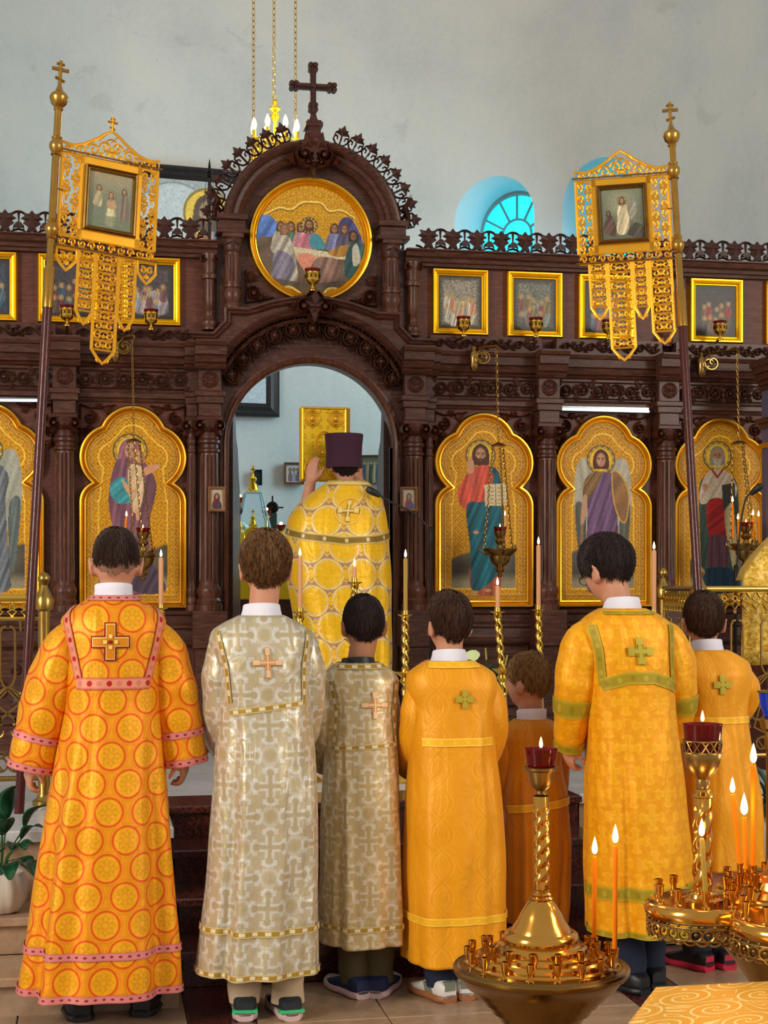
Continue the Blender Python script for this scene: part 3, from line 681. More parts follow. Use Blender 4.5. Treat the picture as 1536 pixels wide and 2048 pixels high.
# ------------------------------------------------------------------ painted panels
def smooth_poly(P, n=8, closed=True):
    P = np.asarray(P, float); out = []
    N = len(P)
    for i in range(N if closed else N - 1):
        p0, p1, p2, p3 = (P[(i - 1) % N], P[i], P[(i + 1) % N], P[(i + 2) % N]) if closed else (P[max(i - 1, 0)], P[i], P[i + 1], P[min(i + 2, N - 1)])
        for t in np.linspace(0, 1, n, endpoint=False):
            out.append(.5 * ((2 * p1) + (-p0 + p2) * t + (2 * p0 - 5 * p1 + 4 * p2 - p3) * t * t + (-p0 + 3 * p1 - 3 * p2 + p3) * t ** 3))
    return np.array(out)
def rgb(c):
    if isinstance(c, str): c = c.lstrip('#'); return np.array([int(c[i:i+2], 16) for i in (0, 2, 4)], float) / 255
    return np.asarray(c, float)
class Canvas:
    """colours on a grid of (w, h) picture units, y down"""
    def __init__(s, w, h, step=1.2, base='#d89a10'):
        s.nx, s.ny = int(w / step) + 1, int(h / step) + 1; s.w, s.h = w, h
        s.x, s.y = np.meshgrid(np.linspace(0, w, s.nx), np.linspace(0, h, s.ny)); s.c = np.tile(rgb(base), (s.ny, s.nx, 1))
    def mix(s, a, col):
        a = np.clip(a, 0, 1)[..., None]; s.c = s.c * (1 - a) + (col if isinstance(col, np.ndarray) and col.ndim == 3 else rgb(col)) * a; return s
    def inside(s, P):
        P = np.asarray(P, float); ins = np.zeros(s.x.shape, bool); n = len(P)
        bx = (s.x >= P[:, 0].min() - 1) & (s.x <= P[:, 0].max() + 1) & (s.y >= P[:, 1].min() - 1) & (s.y <= P[:, 1].max() + 1)
        if not bx.any(): return ins
        x, y = s.x[bx], s.y[bx]; r = np.zeros(x.shape, bool)
        for i in range(n):
            x1, y1 = P[i]; x2, y2 = P[(i + 1) % n]
            if y1 == y2: continue
            c = (y1 > y) != (y2 > y); r ^= c & (x < (x2 - x1) * (y - y1) / (y2 - y1) + x1)
        ins[bx] = r; return ins
    def poly(s, P, col, sm=6, fold=None, shade=None, a=1.0):
        P = smooth_poly(P, sm) if sm else np.asarray(P, float); m = s.inside(P).astype(float) * a
        C = np.tile(rgb(col), s.x.shape + (1,))
        if fold:
            f, ang, amp = fold; t = (s.x * cos(ang) + s.y * sin(ang)) * f; v = np.sin(t + 1.3 * np.sin(t * .31 + s.y * .03)) * .6 + np.sin(t * 1.9 + s.y * .04) * .4
            C = C * (1 + amp * v)[..., None]
        if shade is not None:
            xm, xw = P[:, 0].mean(), max(np.ptp(P[:, 0]), 1); C = C * (1 - shade * ((s.x - xm) / xw * 1.6) ** 2 - shade * .5 * (s.x - xm) / xw)[..., None]
        return s.mix(m, np.clip(C, 0, 1))
    def disc(s, cx, cy, rx, ry, col, soft=.12, a=1.0):
        d = np.sqrt(((s.x - cx) / rx) ** 2 + ((s.y - cy) / ry) ** 2); return s.mix(np.clip((1 - d) / soft, 0, 1) * a, col)
    def ring(s, cx, cy, r, w, col, a=1.0):
        d = np.abs(np.hypot(s.x - cx, s.y - cy) - r); return s.mix(np.clip(1.5 - d / w, 0, 1) * a, col)
    def line(s, P, w, col, a=1.0):
        P = np.asarray(P, float)
        for p, q in zip(P, P[1:]):
            d = q - p; L = max((d * d).sum(), 1e-9); t = np.clip(((s.x - p[0]) * d[0] + (s.y - p[1]) * d[1]) / L, 0, 1)
            s.mix(np.clip(1.5 - np.hypot(s.x - p[0] - t * d[0], s.y - p[1] - t * d[1]) / w, 0, 1) * a, col)
        return s
    def arabesque(s, col, f=.42, amp=.6, mask=None, ph=0.):
        u, v = s.x * f, s.y * f
        k = np.sin(u + 2.2 * np.sin(v * .7 + ph) + ph) * np.sin(v + 2.2 * np.sin(u * .7 - ph)); k = np.clip((np.abs(k) - .25) * 2.2, 0, 1)
        k = k * amp if mask is None else k * amp * mask; return s.mix(k, col)
    def noise(s, amp=.05, cell=3):
        g = rng.normal(0, 1, (s.ny // cell + 2, s.nx // cell + 2)); g = np.kron(g, np.ones((cell, cell)))[:s.ny, :s.nx]; s.c = np.clip(s.c * (1 + amp * g)[..., None], 0, 1); return s
    def head(s, cx, cy, r, skin='#c89a72', hair='#4a2c1c', beard=None, veil=None, halo=None):
        if halo:
            s.disc(cx, cy, halo, halo, '#e4b42c', .08); s.ring(cx, cy, halo, 1.6, '#5a4a28'); s.ring(cx, cy, halo * .86, 1.0, '#8a6a20')
            for k in range(26):
                t = 2 * pi * k / 26; s.disc(cx + halo * .93 * cos(t), cy + halo * .93 * sin(t), 1.6, 1.6, '#e8dcae' if k % 2 else '#4c4a38', .6)
        if veil: s.poly([(cx, cy - r * 1.5), (cx + r * 1.15, cy - r * .6), (cx + r * 1.3, cy + r * 1.6), (cx - r * 1.3, cy + r * 1.6), (cx - r * 1.15, cy - r * .6)], veil, fold=(.35, .3, .15))
        else: s.poly([(cx, cy - r * 1.42), (cx + r * .95, cy - r * .7), (cx + r * 1.05, cy + r * 1.1), (cx, cy + r * 1.2), (cx - r * 1.05, cy + r * 1.1), (cx - r * .95, cy - r * .7)], hair)
        s.disc(cx, cy, r * .72, r * 1.05, skin, .25); s.disc(cx + r * .3, cy + r * .1, r * .4, r * .9, tuple(rgb(skin) * .78), .9, .5)
        if beard: s.poly([(cx - r * .66, cy + r * .2), (cx - r * .3, cy + r * .42), (cx, cy + r * .35), (cx + r * .3, cy + r * .42), (cx + r * .66, cy + r * .2), (cx + r * .45, cy + r * 1.15), (cx, cy + r * 1.5), (cx - r * .45, cy + r * 1.15)], beard); s.disc(cx, cy + r * .62, r * .2, r * .09, '#9a5a4a', .5)
        else: s.disc(cx, cy + r * .58, r * .22, r * .09, '#a05a50', .5)
        for q in (-1, 1):
            s.disc(cx + q * r * .3, cy - r * .08, r * .16, r * .09, '#2c1a12', .5); s.line([(cx + q * r * .12, cy - r * .26), (cx + q * r * .5, cy - r * .24)], r * .05, '#4a2c1c', .8)
        s.line([(cx, cy - r * .1), (cx + r * .05, cy + r * .3)], r * .05, tuple(rgb(skin) * .7), .8); return s
    def colours(s):
        c = s.c; l = np.where(c <= .04045, c / 12.92, ((c + .055) / 1.055) ** 2.4); return np.concatenate([l, np.ones(l.shape[:2] + (1,))], 2).reshape(-1, 4)
    def build(s, name, place, mat, parent, outline=None, **kw):
        """place(u, v in picture units) -> world point"""
        V = np.array([place(a, b) for a, b in zip(s.x.ravel(), s.y.ravel())]); i = np.arange(s.ny * s.nx).reshape(s.ny, s.nx)
        Fs = np.stack([i[:-1, :-1], i[1:, :-1], i[1:, 1:], i[:-1, 1:]], -1).reshape(-1, 4); col = s.colours()
        if outline is not None:
            keep = s.inside(outline); k = (keep[:-1, :-1] & keep[1:, :-1] & keep[1:, 1:] & keep[:-1, 1:]).ravel(); Fs = Fs[k]
            use = np.unique(Fs); mp = np.full(len(V), -1); mp[use] = np.arange(len(use)); V, col, Fs = V[use], col[use], mp[Fs]
        return mesh_obj(name, V, Fs, mat, parent, True, col=col, **kw)

def trefoil(w=217., h=407., inset=0.):
    k = w / 217.; c = w / 2; P = []
    def a(cx, cy, r, a0, a1, n): return [(cx + (r - inset / k) * cos(radians(t)), cy - (r - inset / k) * sin(radians(t))) for t in np.linspace(a0, a1, n)]
    R = a(0, 70, 70, 90, 25, 12) + a(40, 106, 68.5, 69, -48, 18) + a(63, 196, 45.5, 52, 0, 8)
    R = [(x * k, y * k) for x, y in R]; bot = h - inset; P = R + [(R[-1][0], bot)]
    return np.array([(c + x, y) for x, y in P] + [(c - x, y) for x, y in P[::-1]][:-1])
def big_icon(name, label, xc, painter, z1=2.575, w=.622, hh=1.178, tint=1.0):
    o = thing(name, label, 'icon', (X(xc), YP - .02, z1 - hh)); k = w / 217.; y = YP - .03
    cv = Canvas(217., hh / k, 1.25, '#d09008'); H = hh / k
    out = trefoil(217., H); i1, i2 = trefoil(217., H, 26), trefoil(217., H, 40)
    m1, m2 = cv.inside(i1), cv.inside(i2)
    cv.arabesque('#7a4a06', .40, .62); cv.arabesque('#e8ac1c', .23, .35, None, 1.1)
    cv.mix((~m1).astype(float) * .15, '#5a3000')
    cv.line(list(i1) + [i1[0]], 1.3, '#7a4608', .8); cv.line([tuple(p + (0, -1)) for p in i1], .7, '#ffdf80', .6)
    cv.line(list(i2) + [i2[0]], 1.2, '#ffd860', .7); 
    painter(cv, H, m2); cv.noise(.04, 2)
    pl = lambda u, v: (X(xc) - w / 2 + u * k, y, z1 - v * k)
    cv.build('painting', pl, PAINTG, o, outline=trefoil(217., H, 6))
    P = [(X(xc) - w / 2 + u * k, z1 - v * k, y + .02) for u, v in trefoil(217., H)]
    pr = [(0, 0), (0, .03), (.008, .046), (.018, .048), (.026, .034), (.03, .022), (.036, .032), (.044, .03), (.05, .012), (.056, .016), (.062, .006), (.062, 0)]
    MB().sweep([(-a, b) for a, b in pr], P, closed=True).build('frame', GOLD, o, smooth=True, angle=50)
    return o
def ground(c, H, m2, x0=40, x1=177, y0=285):
    rr = np.clip((c.y - y0 - 8 * np.sin(c.x * .06)) / 6, 0, 1) * (c.x > x0) * (c.x < x1) * (c.y < H - 42)
    g = np.stack([.42 - .14 * np.abs(c.x - 108) / 70, .38 - .12 * np.abs(c.x - 108) / 70, .27 - .04 * np.abs(c.x - 108) / 70], -1) * (1.0 + .12 * np.sin(c.x * .05 + c.y * .08))[..., None]
    c.mix(rr, g); lo = np.clip((c.y - (H - 75)) / 20, 0, 1) * rr; c.mix(lo * .7, '#a89a78')
def virgin(c, H, m2):
    ground(c, H, m2); c.head(103, 92, 17, '#c49070', veil='#8a5864', halo=33)
    c.poly([(72, 120), (92, 108), (120, 108), (140, 125), (155, 165), (140, 250), (146, 370), (78, 372), (76, 290), (60, 195)], '#7a4e5c', fold=(.28, .1, .22), shade=.25)
    c.poly([(62, 165), (85, 145), (108, 165), (104, 195), (74, 196)], '#3e8c94', fold=(.3, .8, .15)); c.poly([(100, 310), (130, 300), (175, 372), (110, 374)], '#4a3a46', fold=(.25, .4, .2))
    c.poly([(100, 125), (118, 120), (130, 135), (128, 185), (118, 215), (106, 212), (100, 170)], '#d0b08a', fold=(.3, .3, .12)); c.poly([(128, 128), (158, 118), (160, 126), (132, 142)], '#c8906a')
    c.head(120, 104, 10.5, '#cc9870', '#a87848'); c.poly([(86, 150), (110, 170), (120, 168), (100, 180)], '#c8966e'); c.poly([(114, 210), (122, 208), (121, 230), (115, 230)], '#cc9870')
def christ(c, H, m2):
    ground(c, H, m2, y0=300); c.head(102, 90, 17, '#b98a62', '#4c2c18', beard='#4c2c18', halo=31)
    c.poly([(60, 150), (80, 122), (98, 112), (122, 114), (134, 140), (132, 200), (72, 205), (52, 178)], '#c8503c', fold=(.3, .2, .2), shade=.2)
    c.poly([(78, 160), (76, 120), (84, 118), (88, 150)], '#c05848'); c.poly([(72, 108), (80, 96), (84, 98), (88, 110), (86, 126), (76, 128)], '#c08c64'); c.line([(77, 108), (76, 94)], 2, '#c08c64'); c.line([(81, 106), (82, 93)], 2, '#c08c64')
    c.poly([(82, 320), (138, 310), (142, 378), (86, 378)], '#a04c2c', fold=(.3, 0, .2))
    c.poly([(72, 196), (110, 186), (130, 140), (122, 114), (142, 128), (152, 200), (150, 300), (136, 345), (86, 374), (80, 290)], '#145a66', fold=(.26, .35, .3), shade=.3)
    c.poly([(110, 152), (158, 148), (158, 195), (112, 197)], '#cdbb90', 0); c.line([(134, 150), (135, 196)], .8, '#6a5638')
    for k in range(5):
        for x0 in (116, 139): c.line([(x0, 159 + k * 8), (x0 + 14, 158 + k * 8)], .9, '#6a5638', .7)
    c.disc(90, 378, 9, 4, '#b98a62', .3); c.disc(118, 374, 9, 4, '#b98a62', .3); c.disc(92, 252, 8, 5, '#c08c6c', .4)
def angel(robe, w1, w2, shield=True, hair='#4a2414'):
    def f(c, H, m2):
        ground(c, H, m2, y0=285)
        for s, d in ((-1, 0), (1, 6)):
            X_ = lambda p: [(108 + s * a, b) for a, b in p]
            c.poly(X_([(20, 110), (46, 92), (60, 120), (64, 180), (58, 250), (44, 330), (36, 250), (24, 190)]), w1, fold=(.22, .25 * s, .10)); c.poly(X_([(40, 200), (60, 190), (58, 260), (46, 338), (38, 280)]), w2, fold=(.4, .1 * s, .2))
        c.head(104, 96, 16, '#c08a68', hair, halo=30)
        c.poly([(66, 150), (82, 126), (128, 124), (146, 150), (140, 200), (148, 330), (144, 374), (76, 376), (72, 280), (74, 200)], robe, fold=(.3, .28, .26), shade=.25)
        c.poly([(68, 140), (88, 122), (106, 128), (76, 180), (64, 176)], '#7a5a30', fold=(.5, .6, .25)); c.poly([(64, 176), (74, 178), (66, 232), (58, 232)], '#b98a68'); c.line([(62, 234), (58, 320)], 2.2, '#a06848')
        if shield: c.poly([(130, 122), (150, 130), (166, 170), (160, 225), (146, 222), (132, 180)], '#8a6038', fold=(.1, .5, .15)); c.line(smooth_poly([(130, 122), (150, 130), (166, 170), (160, 225), (146, 222), (132, 180)]), 1.4, '#c89a40')
    return f
def bishop(c, H, m2):
    ground(c, H, m2, y0=300); c.head(102, 84, 16, '#a87858', '#8a7a68', beard='#a89a88', halo=31)
    c.poly([(60, 160), (76, 124), (102, 114), (132, 124), (150, 165), (148, 340), (150, 376), (66, 376), (64, 300)], '#2c4438', fold=(.25, .1, .25), shade=.3)
    c.poly([(64, 150), (78, 122), (102, 112), (130, 122), (148, 158), (128, 190), (90, 186), (62, 186)], '#b8a48c', fold=(.3, .5, .12)); c.poly([(78, 186), (118, 180), (128, 240), (112, 272), (84, 262)], '#8e1c1c', fold=(.25, .9, .2))
    c.poly([(84, 262), (122, 262), (124, 340), (82, 342)], '#54343c', fold=(.4, 0, .2)); c.poly([(68, 330), (146, 330), (148, 376), (68, 376)], '#16303e', fold=(.3, 0, .2))
    c.poly([(112, 146), (142, 142), (144, 200), (116, 202)], '#34342c', 0); c.poly([(128, 190), (140, 196), (150, 330), (138, 330), (118, 220)], '#a08c64', fold=(.2, 0, .15)); c.disc(74, 152, 7, 10, '#a87858', .3)
    c.line([(90, 114), (102, 130), (114, 114)], 2, '#8e1c1c')
big_icon('trefoil_icon', 'gold trefoil-topped icon of a veiled mother holding a child in white', -1.043, virgin)
big_icon('trefoil_icon', 'gold trefoil-topped icon of a bearded figure in red and teal holding an open book', 1.043, christ)
big_icon('trefoil_icon', 'gold trefoil-topped icon of a winged figure in a purple robe with a shield', 1.795, angel('#6a4a6c', '#a8a08c', '#54564c'))
big_icon('trefoil_icon', 'gold trefoil-topped icon of a winged figure in a grey robe', -1.85, angel('#6e747a', '#9a9a88', '#5a6460', False, '#6a4424'))
big_icon('trefoil_icon', 'gold trefoil-topped icon of a white-bearded bishop holding a dark closed book', 2.555, bishop)

# round icon over the door: a meal at a long table
def round_icon():
    o = thing('round_icon', 'round gold-framed icon of robed figures gathered round a long table', 'icon', (X(-.008), YP - .03, 3.2)); R = 123.; k = .37 / R; zc_ = 3.57; cx_ = X(-.008)
    c = Canvas(246, 246, 1.1, '#d2981c'); c.arabesque('#7a5408', .5, .55); c.arabesque('#f0c040', .3, .3, None, .7)
    c.line(smooth_poly([(30, 78), (60, 62), (84, 64), (105, 50), (125, 48), (145, 50), (160, 64), (185, 62), (214, 78)], 6, False), 1.4, '#f4d270'); c.line(smooth_poly([(32, 80), (60, 65), (86, 67), (108, 53), (125, 51), (145, 53), (158, 67), (185, 65), (212, 80)], 6, False), .9, '#7a5408')
    c.poly([(14, 84), (40, 78), (60, 96), (70, 130), (14, 140)], '#5a7cc0', fold=(.2, .5, .25)); c.poly([(178, 90), (190, 76), (206, 80), (226, 120), (226, 150), (170, 130)], '#4a4c80', fold=(.2, .5, .25))
    c.poly([(14, 130), (60, 120), (180, 132), (232, 130), (232, 220), (120, 240), (20, 200)], '#6c5846', fold=(.08, .8, .12))
    for x_, col_, r_ in ((84, '#4a7058', 9), (104, '#c08a90', 9), (170, '#74789c', 9), (190, '#5a5468', 9), (64, '#b0a078', 9)):
        c.poly([(x_ - 16, 140), (x_ - 12, 112), (x_, 106), (x_ + 12, 112), (x_ + 18, 140)], col_, fold=(.3, .2, .2)); c.head(x_, 99, 8, '#a87a5c', '#5a3e2a')
    c.poly([(96, 138), (108, 112), (120, 104), (134, 110), (150, 138)], '#b8707c', fold=(.3, .3, .15)); c.poly([(122, 114), (140, 112), (152, 138), (124, 138)], '#4a8a94'); c.head(120, 94, 9, '#b08464', '#5a3820', beard='#5a3820', halo=15)
    c.poly([(80, 136), (206, 150), (200, 158), (176, 158), (110, 158), (88, 150)], '#cdbf9c', 0); c.poly([(88, 150), (176, 156), (176, 178), (112, 186)], '#c89c80', 0); c.poly([(100, 150), (130, 152), (126, 176), (104, 176)], '#d88a70', 2)
    c.poly([(158, 144), (200, 128), (206, 146), (176, 154)], '#a87830', fold=(.3, .3, .2)); c.poly([(118, 190), (136, 158), (176, 160), (180, 190), (160, 210), (120, 206)], '#8a6a5c', fold=(.25, .3, .25))
    c.poly([(44, 140), (60, 112), (80, 118), (92, 150), (96, 205), (64, 215), (46, 196), (54, 160)], '#a8a090', fold=(.25, .4, .22)); c.poly([(52, 150), (80, 152), (92, 178), (70, 212), (48, 206)], '#7a7484', fold=(.25, .4, .22)); c.head(72, 104, 9, '#a87a5c', '#7a5c3a')
    c.poly([(200, 130), (218, 118), (232, 146), (226, 190), (196, 196), (190, 170)], '#345a5a', fold=(.22, .4, .25)); c.poly([(206, 136), (216, 128), (222, 160), (208, 170)], '#b8b4a4'); c.head(208, 112, 9, '#8a6448', '#3a2a20')
    c.poly([(30, 200), (90, 205), (150, 205), (200, 200), (200, 240), (40, 240)], '#5c4c3e', a=.8)
    c.poly([(20, 200), (60, 218), (84, 216), (110, 232), (125, 236), (145, 230), (160, 216), (190, 216), (226, 196), (200, 245), (40, 245)], '#cf9a22', 3); c.arabesque('#7a5408', .5, .5, (c.y > 216).astype(float)); c.line(smooth_poly([(36, 208), (60, 218), (84, 216), (110, 232), (125, 236), (145, 230), (160, 216), (190, 216), (212, 206)], 6, False), 1.4, '#f4d270')
    c.noise(.06, 2)
    t = np.linspace(0, 2 * pi, 90, endpoint=False); out = np.stack([123 + 117 * np.cos(t), 123 + 117 * np.sin(t)], 1)
    c.build('painting', lambda u, v: (cx_ + (u - R) * k, YP - .03, zc_ - (v - R) * k), PAINTG, o, outline=out)
    P = [(cx_ + .37 * cos(a), zc_ + .37 * sin(a), YP - .012) for a in np.linspace(0, 2 * pi, 72, endpoint=False)]
    MB().sweep([(0, 0), (0, .03), (.008, .05), (.018, .052), (.026, .034), (.032, .04), (.038, .026), (.046, .03), (.052, .016), (.056, 0)], P, closed=True).build('frame', GOLD, o, smooth=True, angle=50)
round_icon()

# upper row of small framed icons, each with a cup lamp in front
def frame_rect(x0, x1, z0, z1, y, pr, name, mat, parent):
    MB().sweep(pr, [(x0, z0, y), (x1, z0, y), (x1, z1, y), (x0, z1, y)], closed=True).build(name, mat, parent)
def small_icon(xc, label, cols, z0=3.037, z1=3.437, w=.35):
    o = thing('framed_icon', label, 'icon', (xc, YP, z0)); y = YP - .01
    frame_rect(xc - w / 2, xc + w / 2, z0, z1, y + .02, [(0, 0), (0, .035), (.007, .046), (.014, .046), (.018, .034), (.024, .04), (.03, .038), (.036, .026), (.042, .028), (.048, .012), (.05, 0)], 'frame', GOLDB, o)
    c = Canvas(90, 106, .95, cols[0]); c.noise(.12, 3); c.mix(np.clip(1 - np.minimum(np.minimum(c.x, 90 - c.x), np.minimum(c.y, 106 - c.y)) / 9, 0, 1) * .9, '#2c2622')
    c.arabesque('#141010', .5, .5, ((c.x < 11) | (c.x > 79) | (c.y < 11) | (c.y > 95)).astype(float))
    r = np.random.default_rng(int(abs(xc) * 1000))
    c.poly([(16, 96), (16, 60), (40, 50), (74, 58), (76, 96)], cols[1], fold=(.3, .3, .3), a=.8)
    for k in range(9):
        x_ = 18 + 54 * (k % 5) / 4 + r.uniform(-3, 3); y_ = 46 + 22 * (k // 5) + r.uniform(-8, 8); cc = cols[2 + k % (len(cols) - 2)]
        c.poly([(x_ - 6, y_ + 26), (x_ - 5, y_ + 5), (x_, y_), (x_ + 5, y_ + 5), (x_ + 7, y_ + 26)], cc, 3, fold=(.6, .2, .25)); c.disc(x_, y_ - 2, 3.4, 4.2, '#b08a64', .3); c.ring(x_, y_ - 2, 5, .7, '#c8a040', .7)
    c.noise(.10, 1)
    c.build('painting', lambda u, v: (xc - .13 + u * .26 / 90, YP - .012, z1 - .045 - v * (z1 - z0 - .09) / 106), PAINT, o)
SI = [(-.625, 'dark'), (0, 0)]
def pxX(px, Y=YP): return at(px, 600, Y).x
dk = ('#3c3638', '#4a4450', '#5a2830', '#34485a', '#4a4434')
small_icon(pxX(-28), 'gold-framed small icon cut off at the left end of the upper row', ('#34404c', '#2c4858', '#4a5a64', '#28404c'))
small_icon(pxX(137), 'gold-framed small dark icon with a reddish central figure, behind the banner with the river scene', dk)
small_icon(pxX(301), 'gold-framed small icon with a pale silvery crowd, beside the turned baluster', ('#4a4244', '#8a8084', '#a0908c', '#6a4a48', '#7c8490'))
small_icon(pxX(919), 'gold-framed small icon with a worn pale silver centre', ('#8c8474', '#b0a890', '#b8b0a0', '#c08a68', '#a8a08c'))
small_icon(pxX(1068), 'gold-framed small icon of a brown and green crowd scene', ('#6a6a5c', '#7a7a70', '#7a4a44', '#7a6a3c', '#56544c'))
small_icon(pxX(1210), 'gold-framed small icon half hidden behind the banner with a robed standing figure', ('#3c3c44', '#5a5460', '#8a4a44', '#54606c'))
small_icon(pxX(1430), 'gold-framed small dark icon of a crowd with one figure in bright red', ('#38302c', '#50402c', '#6a4a28', '#8a1c20', '#404034'))
small_icon(pxX(1582), 'gold-framed small icon cut off at the right end of the upper row', dk)
# two little icons on the columns by the door
def tiny_icon(px, py, cols, label):
    p = at(px, py, YP - .16); o = thing('tiny_icon', label, 'icon', (p.x, YP - .135, p.z - .075)); w, hh = .05, .072
    frame_rect(p.x - w, p.x + w, p.z - hh, p.z + hh, YP - .145, [(0, 0), (0, .014), (.006, .02), (.014, .014), (.016, 0)], 'frame', WOODF, o)
    MB().box(p.x - w + .002, p.x + w - .002, YP - .144, YP - .118, p.z - hh + .002, p.z + hh - .002).build('back', WOODF, o)
    c = Canvas(40, 60, .9, '#b8a890'); c.poly([(6, 58), (8, 36), (18, 28), (30, 34), (36, 58)], cols[0], fold=(.4, .3, .2)); c.poly([(20, 58), (22, 44), (34, 46), (36, 58)], cols[1]); c.head(20, 22, 7, '#b88a68', '#4a2c1c', veil=cols[2], halo=10)
    c.build('painting', lambda u, v: (p.x - .034 + u * .068 / 40, YP - .1455, p.z + .055 - v * .11 / 60), PAINT, o)
WOODF = wood_mat('frame_wood', '#6a4426', '#855a34', '#9c7044', 'x', .4)
tiny_icon(434, 998, ('#5a1c24', '#3a3044', '#5a1c24'), 'tiny wood-framed icon of a mother in dark red, on the fluted column')
tiny_icon(819, 998, ('#7a3038', '#2a4a84', None), 'tiny wood-framed icon of a man in red and blue, on the fluted column')
# ------------------------------------------------------------------ people
def skin_mat(name, col, red):
    m = Mat(name, col, .55, Subsurface_Weight=.12); m.b.inputs['Subsurface Radius'].default_value = (.012, .005, .003)
    m.set(Base_Color=m.mix(m.noise(m.co('Object'), 18, 3), col, red)); return m
SKIN = skin_mat('fair_skin', '#d09a78', '#c07a60'); SKIN2 = skin_mat('tanned_skin', '#b8845e', '#a86848')
def hair_mat(name, a, b):
    m = Mat(name, a, .6); m.b.inputs['Specular IOR Level'].default_value = .2; m.set(Base_Color=m.ramp(m.noise(m.co('Object', (50, 50, 10)), 3, 3), (.35, a), (.65, b))); return m
HAIRS = {'dark': hair_mat('dark_brown_hair', '#241712', '#3c2820'), 'brown': hair_mat('brown_hair', '#35200f', '#75502c'), 'black': hair_mat('near_black_hair', '#1a1212', '#30221f'), 'light': hair_mat('light_brown_hair', '#5a4026', '#94703f'), 'mid': hair_mat('mid_brown_hair', '#22120b', '#4a2e1e')}

def interp_rings(rings, n):
    R = np.array(rings, float); R = R[np.argsort(R[:, 0])]; z = np.linspace(R[0, 0], R[-1, 0], n)
    out = [z]
    for k in range(1, R.shape[1]):
        y = R[:, k]; x = R[:, 0]; d = np.diff(y) / np.diff(x); mm = np.empty_like(y); mm[1:-1] = np.where(d[:-1] * d[1:] > 0, 2 * d[:-1] * d[1:] / (d[:-1] + d[1:] + 1e-12), 0); mm[0], mm[-1] = d[0], d[-1]
        i = np.clip(np.searchsorted(x, z) - 1, 0, len(x) - 2); h_ = x[i + 1] - x[i]; t = (z - x[i]) / h_
        out.append((2*t**3-3*t**2+1)*y[i] + (t**3-2*t**2+t)*h_*mm[i] + (-2*t**3+3*t**2)*y[i+1] + (t**3-t**2)*h_*mm[i+1])
    return np.stack(out, 1)

